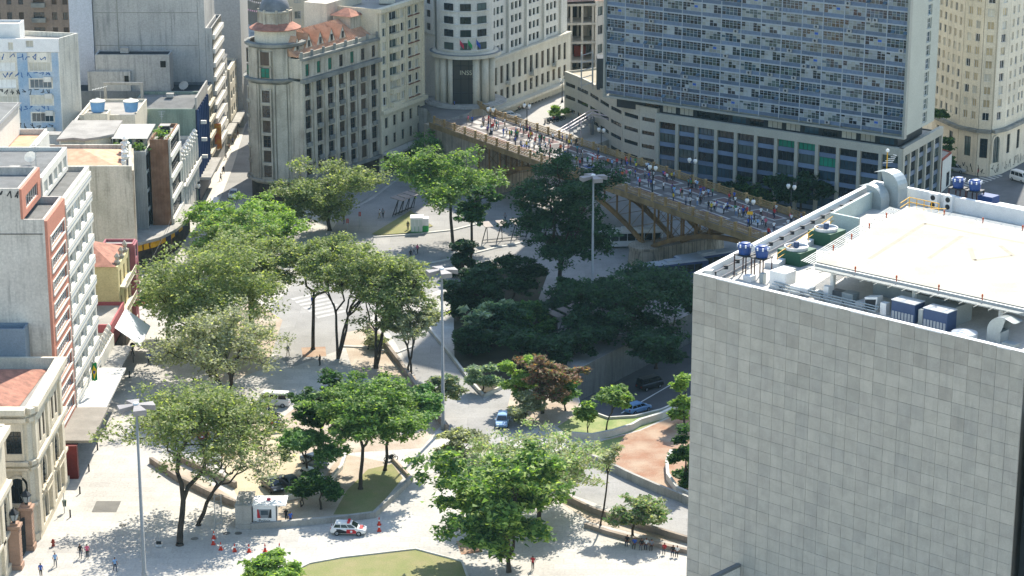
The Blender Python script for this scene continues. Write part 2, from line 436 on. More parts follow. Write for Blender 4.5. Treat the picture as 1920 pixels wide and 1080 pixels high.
region('dirt_bed',[(470,985),(690,965),(755,895),(740,870),(640,850),(600,905),(540,940)],.012,EARTH)
region('dry_lawn',[(625,965),(700,962),(755,897),(735,870),(690,880),(650,920)],.016,DRYG)
region('dirt_bed',[(520,790),(560,760),(700,720),(790,700),(825,800),(790,840),(640,850),(545,850)],.012,EARTH)
region('dirt_bed',[(360,660),(470,560),(530,600),(500,690),(420,720)],.012,EARTH)
region('dirt_bed',[(640,625),(690,615),(770,700),(745,740),(660,690)],.016,EARTH)
region('dirt_bed',[(285,865),(330,868),(440,935),(440,955),(350,920)],.012,EARTH)
region('dirt_bed',[(855,1015),(900,1010),(905,1035),(865,1040)],.016,EARTHR)
region('dirt_bed',[(1040,935),(1110,980),(1275,1020),(1280,1010),(1110,965),(1045,920)],.016,EARTH)
region('tree_pit',[(565,652),(610,650),(612,668),(568,670)],.016,EARTHR)
region('parking_yard',[(400,800),(470,775),(540,790),(560,850),(600,900),(540,935),(450,940),(420,880)],.010,mat('sandy yard','b5a78c',.9,.15,.3))
region('grass_island',[(697,440),(770,396),(812,425),(765,438),(710,442)],.14,DRYG)
region('sidewalk',[(480,380),(640,402),(698,368),(740,338),(800,292),(790,270),(560,330)],.13,mat('grey sidewalk','98968f',.85,.15,.3))
region('pavement',[(1738,318),(1800,318),(1930,270),(1930,240),(1738,290)],.02,PAVE2)

def kerb(name,label,px,h,wd,m,z=0,cat='kerb'):
    """low wall or kerb along a surveyed line, with end caps and a coping"""
    pts=[Vector(G(p[0],p[1],z)) for p in px]; mb=MB(); off=[]
    for i,p in enumerate(pts):
        d=(pts[min(i+1,len(pts)-1)]-pts[max(i-1,0)]).normalized(); off.append(Vector((d.y,-d.x))*wd/2)
    for i in range(len(pts)-1):
        a,b=pts[i],pts[i+1]; oa,ob=off[i],off[i+1]
        mb.hexa([(*(a+oa),z),(*(b+ob),z),(*(b-ob),z),(*(a-oa),z),(*(a+oa),z+h),(*(b+ob),z+h),(*(b-ob),z+h),(*(a-oa),z+h)])
    o=mb.build(name,[m],loc=(pts[0].x,pts[0].y,z)); tag(o,label,cat); return o
kerb('kerb','pale curved kerb between the service road and the dark garden',[(768,588),(800,612),(846,670),(880,715),(907,745),(935,732),(970,708)],.5,.35,KERB)
kerb('low_wall','pale curved wall along the grass beside the red earth slope',[(1072,822),(1110,825),(1150,817),(1185,806),(1200,797),(1240,785),(1290,760),(1330,740)],.9,.45,KERB,cat='wall')
kerb('low_wall','grey retaining wall on the far side of the lower road',[(1095,862),(1130,875),(1180,900),(1230,922),(1330,962)],1.1,.4,CONC,cat='wall')
kerb('low_wall','brown retaining wall on the near side of the lower road',[(1030,915),(1060,938),(1110,962),(1180,985),(1330,1030)],.8,.4,PLWALL,cat='wall')
kerb('bench_wall','dark long bench wall where people sit at the lower right',[(1098,988),(1140,1002),(1200,1018),(1300,1040)],.55,.6,PLWALL,cat='bench')
kerb('low_wall','short curved white wall at the foot of the tiled building',[(1258,855),(1250,875),(1252,900),(1270,925),(1300,938)],.9,.4,KERB,cat='wall')
kerb('low_wall','curved parapet above the sunken road',[(1085,766),(1140,786),(1190,783),(1240,771),(1300,745)],.35,.3,KERB,cat='wall')
kerb('planter_wall','stone planter wall in front of the dry lawn, behind the police car',[(470,992),(560,985),(640,978),(702,970),(735,938),(772,902)],.75,.5,CONC,cat='wall')
kerb('planter_wall','brown planter wall from the paving steps to the red earth bed',[(772,902),(735,862)],.5,.3,EARTH,cat='wall')
kerb('planter_wall','pale low wall behind the parked cars in the yard',[(535,938),(600,925),(640,880),(650,850)],.6,.4,WHITE,cat='wall')
kerb('planter_wall','long brown planter wall left of the concrete block',[(283,868),(330,900),(395,932),(442,950)],.8,.45,PLWALL,cat='wall')
kerb('planter_wall','second brown planter wall, further back behind the left front tree',[(330,862),(380,885),(442,915)],.8,.45,PLWALL,cat='wall')
kerb('planter_wall','dark wall running from the mast foot up to the round planter',[(838,808),(800,760),(760,700),(715,640),(690,615)],.9,.5,PLWALL,cat='wall')
kerb('kerb','white edging along the near lawn',[(545,1075),(580,1057),(640,1046),(780,1030),(866,1053),(880,1090)],.16,.25,KERB)
kerb('kerb','long median kerb on the avenue below the bridge',[(740,508),(830,490),(930,465),(1010,450)],.18,.6,KERB)
kerb('kerb','short median kerb beside the cabinet island',[(700,445),(765,441),(850,432),(905,418)],.18,.5,KERB)
kerb('kerb','curved median kerb between the zebra crossings',[(640,650),(690,652),(745,662),(775,650)],.18,.5,KERB)
# zebra crossings
def zebra(name,label,p0,p1,n,lenv):
    a=Vector(G(*p0)); b=Vector(G(*p1)); e=empty(name,(a.x,a.y,0)); struct(e)
    st=(b-a)/n; lv=Vector(G(*lenv))-a
    for i in range(n):
        p=a+st*i; q=p+st*.5; mb=MB(); mb.face([(*p,.022),(*q,.022),(*(q+lv),.022),(*(p+lv),.022)][::-1] if st.cross(lv)<0 else [(*p,.022),(*q,.022),(*(q+lv),.022),(*(p+lv),.022)]); mb.build('stripe',[mat('worn road paint','b5b3ad',.8,.3,.8,stain=.6)],e)
zebra('zebra_crossing','',(655,500),(720,560),9,(700,492))
zebra('zebra_crossing','',(545,560),(600,600),7,(600,548))
zebra('zebra_crossing','',(1800,345),(1860,322),9,(1824,352))

# ------------------------------------------------------------------ tiled office block on the right (foreground)
TA=Vector(G(1301,512,40)); TB=Vector(G(1922,661.5,40)); TD=Vector(G(1640,338,40))
tu=(TB-TA).normalized(); tv=(TD-TA).normalized(); TW=(TB-TA).length; TDp=(TD-TA).length
def TP(a,b): p=TA+tu*a+tv*b; return (p.x,p.y)
tb=empty('tiled_office_block',(*TP(TW/2,TDp/2),0),'huge windowless office block clad in grey stone tiles, helipad on its roof','building')
STN=[mat('stone tile %d'%i,c,.75,.14,.8,fine=.1,streak=.5,streakcol=(.2,.2,.185)) for i,c in enumerate(('aea89b','aba599','b0aa9d','a9a498','ada79a','a6a196','a49f93','a19b8f'))]
core=MB(); fpT=[TP(.15,.15),TP(TW-.15,.15),TP(TW-.15,TDp),TP(0.15,TDp)]
core.prism(fpT,0,38.2,0); core.build('core_wall',[mat('dark joint','5e5b54')],tb)
NC,NR=26,30; cw=TW/NC; rh=1.315
rt=random.Random(5); tiles=[]
for r in range(NR):
    for c in range(NC):
        z1=40-.06-r*rh; x=TA+tu*(c+.5)*cw
        tiles.append((x.x**2+x.y**2+(z1-106)**2,r,c))
tiles.sort(); tm={}
ang=math.atan2(tu.y,tu.x); stuff=MB()
def tile_mesh(k):
    if k not in tm:
        b=MB(); g=.014; b.box(g,-.0,g,cw-g,.15,rh-g); tm[k]=b.mesh('tile',[STN[k]])
    return tm[k]
nv=np.random.default_rng(3).random((NR+2,NC+2))
for i,(d,r,c) in enumerate(tiles):
    k=rt.choice((0,0,1,1,2,2,4,3)) if rt.random()<.9 else 5
    if r<7 and rt.random()<.75-.1*r: k=rt.choice((6,6,7,5))
    jit=rt.uniform(-.008,.008)
    p=TA+tu*c*cw; z=40-(r+1)*rh; q=(p.x+tu.y*jit,p.y-tu.x*jit)
    if i<300: inst('tile',tile_mesh(k),tb,(q[0]-tb.location.x,q[1]-tb.location.y,z),ang)
    else:
        g=.014; stuff.obox((p.x,p.y),(tu.x,tu.y),g,cw-g,-.15,jit,z+g,z+rh-g,k)
o=stuff.build('tile_field',STN,tb); o['kind']='stuff'
# left flank: stacked slabs
lf=MB(); uL=(-tv.x,-tv.y)
for r in range(30): lf.obox(TP(0,TDp),uL,.02,TDp-.02,-.1,.06,40-(r+1)*rh+.02,40-r*rh-.02,r%3)
lf.build('flank_cladding',[STN[3],STN[5],STN[1]],tb)
# parapet (white inside) and roof deck
pp=MB(); po=[TP(0,0),TP(TW,0),TP(TW,TDp),TP(0,TDp)]; pi=inset(po,.55)
for i in range(4):
    j=(i+1)%4; pp.quad((*po[i],40.02),(*po[j],40.02),(*pi[j],40.02),(*pi[i],40.02)); pp.quad((*pi[i],40.02),(*pi[j],40.02),(*pi[j],38.2),(*pi[i],38.2)); pp.quad((*po[i],39.9),(*po[j],39.9),(*po[j],40.02),(*po[i],40.02))
pp.build('parapet',[WHITEP],tb)
rd=MB(); rd.prism(pi,38.25,38.3,0,side=False); rd.build('roof_deck',[mat('pale roof membrane','c0bcb2',.8,.2,.3)],tb)
# neighbour to the right, shade put into its dark colour, and the small sign wall in front
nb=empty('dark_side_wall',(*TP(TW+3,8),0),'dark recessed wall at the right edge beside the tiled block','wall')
b=MB(); b.prism([TP(TW+.4,1.2),TP(TW+9,1.2),TP(TW+9,12),TP(TW+.4,12)],0,34,0); b.build('wall',[mat('shaded facade','22282b')],nb)
sg=empty('sign_wall',(*G(1370,1075,4),0),'low slab with dark cap standing against the tiled facade at the bottom edge','wall')
b=MB(); o0=TP(1.5,0); n_=(tu.y,-tu.x); 
b.obox(o0,(tu.x,tu.y),5.25,5.55,.05,5,0,9.6); b.build('slab',[WHITE],sg)
b=MB(); b.obox(o0,(tu.x,tu.y),5.15,5.65,.05,5.05,9.6,9.9); b.build('cap',[STEEL],sg)
# ------------------------------------------------------------------ building helpers
def facade(root,A,B,z0,z1,ops,m,thick=.35,nx=2,ny=1,panes=None,frame=None,ft=.07,name='facade',rng=random):
    """facade slab set proud of the wall behind it, with cut openings, reveals and one window object per opening"""
    u,W=unit(A,B); O=along(A,u,0,thick); mb=MB()
    wall_holes(mb,O,u,W,z0,z1,ops,thick)
    P=lambda a,b,z:(*along(A,u,a,b),z)
    mb.quad(P(0,0,z1),P(0,thick,z1),P(W,thick,z1),P(W,0,z1)); mb.quad(P(0,0,z0),P(0,thick,z0),P(0,thick,z1),P(0,0,z1)); mb.quad(P(W,thick,z0),P(W,0,z0),P(W,0,z1),P(W,thick,z1))
    o=mb.build(name,[m],root)
    windows(root,O,u,z0,ops,thick-.06,nx,ny,panes,frame,ft,rng)
    return o
def rect(x0,y0,x1,y1): return [(x0,y0),(x1,y0),(x1,y1),(x0,y1)]
def block(root,fp,z0,z1,wm,rm,parapet=.5,name='wall',pt=.25): mass(root,fp,z0,z1,wm,rm,{},parapet,pt,name)
def ledge(root,A,B,z,h,d,m,name='cornice',ext=.0,back=0.0):
    u,W=unit(A,B); b=MB(); b.obox(A,u,-ext,W+ext,-back,d,z,z+h); return b.build(name,[m],root)
def pilasters(root,A,B,z0,z1,xs,w,d,m,name='pilaster'):
    u,W=unit(A,B)
    for x in xs:
        b=MB(); b.obox(A,u,x-w/2,x+w/2,0,d,z0,z1); b.build(name,[m],root)
def awning(root,A,B,z,d,h,m,name='canopy'):
    u,W=unit(A,B); b=MB(); b.obox(A,u,0,W,0,d,z,z+h); return b.build(name,[m],root)
def arch_window(root,A,u,a,w,z0,h,m_sur,pane,off=.0,bars=True,name='arched_window'):
    """arched opening: moulded surround, glazing set back behind it, glazing bars"""
    n=(u[1],-u[0]); r=w/2; N=10
    P=lambda x,b,z:(*along(A,u,a+x,b+off),z)
    prof=[(-r,z0)]+[(-r*math.cos(math.pi*k/N), z0+h-r+r*math.sin(math.pi*k/N)) for k in range(N+1)]+[(r,z0)]
    big=[(-r-.28,z0)]+[(-(r+.28)*math.cos(math.pi*k/N), z0+h-r+(r+.28)*math.sin(math.pi*k/N)) for k in range(N+1)]+[(r+.28,z0)]
    s=MB()
    for k in range(len(prof)-1):
        a0,a1,b0,b1=prof[k],prof[k+1],big[k],big[k+1]
        s.quad(P(b0[0],.3,b0[1]),P(a0[0],.3,a0[1]),P(a1[0],.3,a1[1]),P(b1[0],.3,b1[1]))
        s.quad(P(a0[0],.3,a0[1]),P(a0[0],.01,a0[1]),P(a1[0],.01,a1[1]),P(a1[0],.3,a1[1]))
        s.quad(P(b0[0],.01,b0[1]),P(b0[0],.3,b0[1]),P(b1[0],.3,b1[1]),P(b1[0],.01,b1[1]))
    o=s.build(name,[m_sur],root)
    p=MB(); p.face([P(x,.03,z) for x,z in prof][::-1]); q=p.build('pane',[pane],root); q.parent=o
    if bars:
        p=MB()
        for k in (-1,0,1): p.obox(along(A,u,a,off),u,k*r*.5-.04,k*r*.5+.04,.04,.1,z0,z0+h-r*(1-math.sqrt(max(0,1-(k*.5)**2)))-.02)
        for k in range(1,4): p.obox(along(A,u,a,off),u,-r*.97,r*.97,.05,.09,z0+(h-r)*k/3.2,z0+(h-r)*k/3.2+.08)
        q=p.build('glazing_bar',[F_DARK],root); q.parent=o
    return o
rf=random.Random(11)

# ------------------------------------------------------------------ left row, near to far
# cream classical building
cb=empty('classical_building',(-66,262,0),'cream classical building with arched windows and red hipped roof at the lower left','building')
fp=[(-82,253),(-56.2,253),(-55.8,253.6),(-55.8,272),(-82,272)]
block(cb,fp,0,15.2,CREAMS,ROOFC,1.4,pt=.5)
hip_roof(cb,[(-81,254.2),(-58,254.2),(-57.2,271),(-81,271)],15.3,2.6,TERRA,over=0)
A,B=(-82,253),(-56.2,253); C_,D_=(-55.8,253.6),(-55.8,272)
for z,h,d in ((15.9,.7,.9),(14.9,.5,.55),(9.6,.5,.6),(8.9,.35,.35),(4.4,.4,.4),(0,.9,.35)):
    ledge(cb,A,B,z,h,d,CREAMS); ledge(cb,C_,D_,z,h,d,CREAMS); ledge(cb,B,C_,z,h,d*.9,CREAMS)
for k in range(9):
    ledge(cb,A,B,.95+k*.38,.32,.06,CREAMS,'stone_course')
facade(cb,(-59.4,253),(-56.6,253),10.2,14.8,[(.75,2.55,.8,3.6)],CREAMS,.3,4,4,[GL_D],F_DARK)
uF,_=unit(A,B); uR,_=unit(C_,D_)
arch_window(cb,A,uF,82-57.6,1.9,1.6,6.4,CREAMS,GL_D)
for yy in (4.6,12.2):
    arch_window(cb,C_,uR,yy,2.6,5.2,3.6,CREAMS,GL_D)
    facade(cb,along(C_,uR,yy-2.2),along(C_,uR,yy+2.2),10.3,14.6,[(.5,1.7,.7,3.6),(2.7,3.9,.7,3.6)],CREAMS,.25,2,3,[GL_D,GL_BR],F_BROWN)
    arch_window(cb,C_,uR,yy,2.2,.05,4.1,CREAMS,GL_D,bars=False,name='arched_door')
    b=MB(); b.obox(C_,uR,yy-1.7,yy+1.7,0,.9,4.85,5.05); 
    for k in range(9): b.obox(C_,uR,yy-1.6+k*.4-.05,yy-1.6+k*.4+.05,.75,.85,5.05,5.9)
    b.obox(C_,uR,yy-1.7,yy+1.7,.7,.9,5.9,6.0); b.build('balcony',[CREAMS],cb)
for x in (.9,8.3,16.0):
    b=MB(); b.obox(C_,uR,x-.7,x+.7,0,.45,.9,8.85); b.build('pilaster',[CREAMS],cb)
    b=MB(); b.obox(C_,uR,x-.6,x+.6,0,.4,10.1,14.9); b.build('pilaster',[CREAMS],cb)
for x in (82-59.6,82-56.75):
    b=MB(); b.obox(A,uF,x-.3,x+.3,0,.3,.9,8.85); b.build('pilaster',[CREAMS],cb)
wg=empty('classical_wing',(-66,240,0),'cream classical wing cut off by the left edge, nearest the camera','building')
block(wg,rect(-80,230,-57.3,246),0,15.6,CREAMS,ROOFC,1.2,pt=.5)
A,B=(-57.3,230),(-57.3,246); uR2,_=unit(A,B)
for z,h,d in ((16.2,.7,.8),(9.8,.6,.6),(4.4,.4,.4),(0,.9,.3)):
    ledge(wg,A,B,z,h,d,CREAMS,ext=.3); ledge(wg,(-57.3,246),(-80,246),z,h,d,CREAMS)
for yy in (3,9,13.6): arch_window(wg,A,uR2,yy,2.0,5.0,4.2,CREAMS,GL_D)
for yy in (6,11.6,15.6):
    b=MB(); b.obox(A,uR2,yy-.6,yy+.6,0,.4,.9,9.8); b.build('pilaster',[CREAMS],wg)

# gate pillars with lanterns, iron gate
PINK=mat('pinkish stone','a98a75',.85,.2,.5)
def pillar(x,y,label):
    e=empty('gate_pillar',(x,y,0),label,'pillar','gate pillars')
    b=MB(); b.box(x-.75,y-.75,0,x+.75,y+.75,.6); b.box(x-.6,y-.6,.6,x+.6,y+.6,5.0); b.box(x-.8,y-.8,5.0,x+.8,y+.8,5.35); b.box(x-.5,y-.5,5.35,x+.5,y+.5,5.6)
    for k in range(8): b.box(x-.63,y-.63,.8+k*.52,x+.63,y+.63,1.2+k*.52)
    b.build('shaft',[PINK],e)
    b=MB(); b.cyl(x,y,5.6,5.8,.2,.2,8); b.lathe(x,y,[(.3,5.8),(.62,6.7),(.7,6.72),(.3,7.1),(.08,7.3),(.05,7.5)],6); 
    b.build('lantern_frame',[DARKM],e)
    b=MB()
    for k in range(6):
        a0=math.pi/3*k+.1; a1=math.pi/3*(k+1)-.1
        b.quad((x+.33*math.cos(a0),y+.33*math.sin(a0),5.86),(x+.33*math.cos(a1),y+.33*math.sin(a1),5.86),(x+.62*math.cos(a1),y+.62*math.sin(a1),6.64),(x+.62*math.cos(a0),y+.62*math.sin(a0),6.64))
    b.build('lantern_glass',[flat('lantern glass','9aa3a6')],e)
pillar(-56.3,250.8,'pink stone gate pillar with lantern close to the arched building corner')
pillar(-56.6,245.2,'pink stone gate pillar with lantern at the near end of the iron gate')
ig=empty('iron_gate',(-56.5,248,0),'tall black iron gate between the two lantern pillars','gate')
for k in range(19):
    b=MB(); y=246.0+k*.23; b.tube([(-56.5,y,.1),(-56.5,y,4.2+.5*math.sin(math.pi*k/18))],.035,4); b.build('bar',[DARKM],ig)
b=MB()
for z in (.3,2.2,3.9): b.box(-56.54,245.9,z,-56.46,250.2,z+.1)
b.build('rail',[DARKM],ig)

# low blue-grey roof between
lb=empty('low_roof_building',(-72,273.4,0),'low building with blue-grey flat roof between the cream and the red building','building')
block(lb,rect(-90,272.2,-60,274.8),0,19.2,mat('blue grey wall','7f8b95',.85,.2,.3),mat('blue grey roof','6d7a86',.8,.2,.3),.9)

# red and grey slab
SALM=mat('salmon paint','bd7f69',.8,.12,.2,streak=.2)
rb=empty('salmon_building',(-68,281,0),'ten storey slab with salmon street facade and bare grey side wall','building')
block(rb,rect(-84,275,-57.35,286.6),0,32.4,CONCG,ROOFG,.9)
facade(rb,(-57.35,275),(-57.35,286.6),4.8,33.1,[(1.5,10.3,.9+k*2.92,2.5+k*2.92) for k in range(9)],SALM,.35,8,2,[GL_G,GL_D],F_WHITE,.12)
for k in range(9):
    b=MB(); z=4.8+.9+k*2.92
    b.obox((-57,275),(0,1),1.3,10.5,0,.16,z-.2,z); b.obox((-57,275),(0,1),1.3,10.5,0,.12,z+1.6,z+1.75); b.obox((-57,275),(0,1),1.3,1.5,0,.12,z,z+1.6); b.obox((-57,275),(0,1),10.3,10.5,0,.12,z,z+1.6)
    b.build('window_surround',[WHITE],rb)
block(rb,rect(-84,275,-60.2,286.4),33.3,36.2,CONCG,ROOFG,1.0,'penthouse_wall')
facade(rb,(-60.2,275),(-60.2,286.4),33.3,37.1,[(2.2,9.6,.7,2.4)],SALM,.3,6,1,[GL_G,GL_D],F_WHITE,.1)
b=MB(); 
for (x0,z0,x1,z1) in ((-67.2,13.2,-67.1,31.5),(-67.2,13.1,-57.6,13.2),(-67.2,31.4,-57.6,31.5)): b.box(x0,274.95,z0,x1,275.02,z1)
b.build('cable_duct',[DARKM],rb)
awning(rb,(-57,274),(-57,286.6),4.5,4.2,.35,mat('brown canopy','8b857a',.8,.25,.5))
b=MB(); b.box(-57,274.3,.0,-56.9,286.4,4.4); b.build('shop_front',[SHOPD],rb)
b=MB(); b.box(-56.95,273.2,.0,-54.6,274.0,4.4); b.build('shop_side',[mat('dark red shop','6b1f1a',.6,.3,1)],rb)

# white banded building
wb=empty('white_banded_building',(-68,296,0),'ten storey white building with horizontal balcony bands and a setback top floor','building')
block(wb,rect(-84,286.65,-57.4,305),0,32.2,GREYW,ROOFG,.6)
W_=18.35; cl=cols(W_,4,3.5,.3)
facade(wb,(-57.4,286.65),(-57.4,305),4.8,32.8,[o for o in grid(cl,[(1.35+k*2.92,2.75+k*2.92) for k in range(9)])],WHITE,.3,4,1,[GL_C,GL_G,GL_W,GL_G],F_WHITE,.08)
BLGR=mat('blue grey line','8794a0')
for k in range(10):
    z=4.8+k*2.92; b=MB(); b.obox((-57.1,286.65),(0,1),0,W_,0,.22,z-.1,z+1.05); o=b.build('balcony_band',[WHITE],wb)
    b=MB(); b.obox((-56.88,286.65),(0,1),0,W_,0,.02,z+.35,z+.47); b.build('trim_line',[BLGR],wb)
    if k<9:
        for c in cl:
            b=MB(); b.obox((-57.1,286.65),(0,1),c[0]-.25,c[0]-.08,0,.2,z+1.05,z+2.82); b.build('fin',[WHITE],wb)
block(wb,rect(-84,286.7,-60.0,304),32.6,35.2,WHITE,ROOFG,.5,'setback_wall')
facade(wb,(-60,286.7),(-60,304),32.6,35.7,grid(cols(17.3,5,2.5,.5),[(.6,2.2)]),WHITE,.25,3,1,[GL_C,GL_G],F_WHITE)
awning(wb,(-57,286.6),(-57,303),4.5,3.9,.3,mat('white canopy','c9c6bd',.8,.15,.4))
b=MB(); b.box(-57.1,286.7,0,-57.0,304.9,4.4); b.build('shop_front',[SHOPD],wb)
# brazil flag on a pole
fl=empty('flag',(-56.5,292.4,4.8),'green flag with yellow diamond and blue disc hanging from the white building','flag')
b=MB(); b.tube([(-56.5,292.4,5.6),(-55.6,291.9,9.4)],.06,5); b.build('pole',[METAL],fl)
def wavy(x0,y0,z0,wd,ht,m,name,off=0,sh=None):
    b=MB(); n=8
    for i in range(n):
        a0,a1=i/n,(i+1)/n
        f=lambda a:(x0+a*wd*.8, y0+a*wd*.35+.18*math.sin(a*9)-off)
        if sh is None: lo=lambda a:0; hi=lambda a:1
        else: lo,hi=sh
        if hi(a0)<=lo(a0) and hi(a1)<=lo(a1): continue
        b.quad((*f(a0),z0+ht*lo(a0)),(*f(a1),z0+ht*lo(a1)),(*f(a1),z0+ht*hi(a1)),(*f(a0),z0+ht*hi(a0)))
    return b.build(name,[m],fl)
wavy(-55.8,292,6.6,.85,2.5,flat('flag green','11813f'),'cloth')
wavy(-55.8,292,6.6,.85,2.5,flat('flag yellow','e0bd20'),'diamond',.03,(lambda a:.5-.4*max(0,1-abs(a-.5)*2.2),lambda a:.5+.4*max(0,1-abs(a-.5)*2.2)))
wavy(-55.8,292,6.6,.85,2.5,flat('flag blue','1b3a86'),'disc',.06,(lambda a:.5-.5*math.sqrt(max(0,.04-(a-.5)**2)),lambda a:.5+.5*math.sqrt(max(0,.04-(a-.5)**2))))

# low ornate shop
os_=empty('ornate_shop',(-66,311,0),'low white shop with ornate broken parapet next to the banded tower','building')
block(os_,rect(-84,305.1,-57.2,316),0,5.2,WHITE,ROOFC,.5)
for k in range(6):
    b=MB(); y=306+k*1.8; b.lathe(-57.4,y,[(.35,5.7),(.45,6.0),(.2,6.3),(.4,6.7),(.3,7.1),(.05,7.4)],8); b.build('finial',[WHITE],os_,smooth=True)
facade(os_,(-57.2,305.1),(-57.2,316),0,5.6,[(1,4.6,.0,3.2),(6,9.8,.0,3.2)],WHITE,.3,2,1,[GL_D])
awning(os_,(-56.9,305.2),(-56.9,316),3.6,2.6,.2,CONC)
ps=empty('pink_shop',(-66,322,0),'low shop with pink side wall and white sloping awning','building')
block(ps,rect(-84,316.1,-57.2,327.4),0,6.4,mat('pink wall','a4575a',.8,.2,.3),ROOFC,.5)
b=MB(); b.face([(-57.0,317.5,6.0),(-53.4,317.5,3.3),(-53.4,327,3.3),(-57.0,327,6.0)]); b.face([(-57,317.5,5.9),(-57,327,5.9),(-53.4,327,3.2),(-53.4,317.5,3.2)])
b.build('awning',[mat('white awning cloth','d8dcdd',.6,.1,.5)],ps)
b=MB(); b.box(-57.2,317,0,-57.05,327,3.4); b.build('shop_front',[SHOPD],ps)

# yellow house
yh=empty('yellow_house',(-66,333,0),'pale yellow house with red tiled hip roof and three small balconies','building')
YW=mat('pale yellow plaster','cfc18e',.85,.12,.3,streak=.25)
block(yh,rect(-84,327.5,-58.2,338),0,12.2,YW,ROOFC,.1)
hip_roof(yh,rect(-84,327.5,-58.6,338),12.3,2.6,TERRA)
facade(yh,(-58.2,327.5),(-58.2,338),0,12.2,[o for o in grid(cols(10.5,3,1.2,.4),[(1+k*3.9,3.4+k*3.9) for k in range(3)])],YW,.3,2,2,[GL_D,GL_BR],F_BROWN)
for k in range(3):
    b=MB(); z=.9+k*3.9
    b.obox((-57.9,327.5),(0,1),1.0,9.4,0,1.1,z,z+.2); b.obox((-57.9,327.5),(0,1),1.0,9.4,1.0,1.1,z+1.0,z+1.12)
    for q in range(22): b.obox((-57.9,327.5),(0,1),1.0+q*.4-.05,1.0+q*.4+.05,1.02,1.08,z+.2,z+1.0)
    b.build('balcony',[CREAM],yh)
for q in range(3):
    b=MB(); b.lathe(-58.2,329+q*3.5,[(.4,12.2),(.5,12.6),(.25,12.9),(.45,13.4),(.1,13.9)],8); b.build('finial',[STONE],yh)
mr_=empty('maroon_house',(-66,340,0),'narrow maroon pink facade squeezed beyond the yellow house','building')
block(mr_,rect(-62,338.1,-57.3,341),0,12.4,mat('maroon plaster','9a5d62',.8,.2,.3),ROOFC,.4)
b=MB(); b.obox((-57.3,338.1),(0,1),.2,2.6,0,1.4,2.9,3.2); b.build('awning',[flat('red awning','9c1c22')],mr_)
facade(mr_,(-57.3,338.1),(-57.3,341),3.4,12.6,[(.7,2.1,1+k*3,3+k*3) for k in range(3)],mat('maroon plaster','9a5d62'),.25,2,2,[GL_D])

# grey stained party wall building
MOSS=mat('mossy stained render','9c9b8d',.9,.3,.12,col2='b8b5a8',streak=.9,streakcol=(.06,.065,.05))
gw=empty('stained_building',(-68,367,0),'block with tall grey-green stained side wall and ornate parapet around red tiles','building')
block(gw,[(-86,360),(-60.6,360),(-63.1,375.6),(-86,375.6)],0,18.7,MOSS,ROOFC,.9,pt=.5)
hip_roof(gw,[(-85,361),(-62.4,361),(-64.6,375),(-85,375)],18.9,1.7,TERRAP,over=0)
for k,(y,r_) in enumerate(((362.6,1.1),(367.3,.8),(372.2,1.2))):
    b=MB(); xq=-61.4-(y-360)*.16; b.obox((xq,y-1.5),(-.16,.987),0,3,-.6,.1,19.6,20.2); b.lathe(xq-.2,y,[(r_*.5,20.2),(r_*.7,20.6),(r_*.3,21.0),(r_*.5,21.3),(.05,21.7)],8); b.build('parapet_ornament',[WHITE],gw)
facade(gw,(-60.6,360),(-63.1,375.6),4.8,18.9,grid(cols(15.6,5,1.4,.5),rows(4,3.4,2.0,.8)),STONE,.3,2,2,[GL_D,GL_BR],F_BROWN)

# corner building with curved canopy: ribbed wall, brick pier, window strips
cc=empty('corner_shop_building',(-62,383,0),'corner block with brick pier, ribbed white wall and curved canopy with yellow fascia','building')
RIB=mat('ribbed white wall','b9b8b2',.85,.15,.3,streak=.5)
block(cc,rect(-84,376,-60.9,388),0,17.5,RIB,ROOFC,.8)
for k in range(9):
    b=MB(); b.box(-63.4+k*.3,375.9,5,-63.3+k*.3,376,18); b.build('rib',[RIB],cc)
for k in range(4):
    b=MB(); z=5.4+k*3.2; b.box(-60.9,376.3,z,-60.8,378,z+2.5); b.build('window_strip',[GL_D],cc)
BRK=mat('brown brick','7d5a43',.9,.25,.6,col2='96735a',brick=(.5,.18,.02,.6),fine=.2)
block(cc,rect(-60.5,378.2,-57.5,390.6),0,19.2,BRK,ROOFC,.6,'brick_wall')
facade(cc,(-57.5,379),(-57.5,390.6),5,19.6,[(.5,11.1,1.0+k*3.6,3.3+k*3.6) for k in range(4)],WHITE,.3,8,2,[GL_D],F_DARK,.1)
for k in range(4):
    b=MB(); b.box(-57.2,379,5.0+k*3.6,-57.0,390.6,5.9+k*3.6); b.build('spandrel',[WHITE],cc)
# curved canopy
cpx=[(232,462),(262,459),(300,449),(330,434),(352,415),(372,388)]
cpt=[G(p[0],p[1],4.6) for p in cpx]
b=MB(); poly=[(-75,cpt[0][1]+1)]+cpt+[(-57,cpt[-1][1]+.5),(-75,392)]
b.prism(poly,4.5,5.0,0,bottom=True); b.build('canopy',[CONC],cc)
for i in range(len(cpt)-1):
    A,B=cpt[i],cpt[i+1]; u,W=unit(A,B); n_=3
    for k in range(n_):
        b=MB(); b.obox(along(A,u,0,-.9),u,W*k/n_+.15,W*(k+1)/n_-.15,-.1,0,3.2,4.45); b.build('fascia_panel',[YEL if (k+i)%4 else flat('navy sign','1d2a55')],cc)
    b=MB(); b.obox(along(A,u,0,-1.6),u,0,W,-.1,0,0,3.3); b.build('shop_front',[SHOPD],cc)

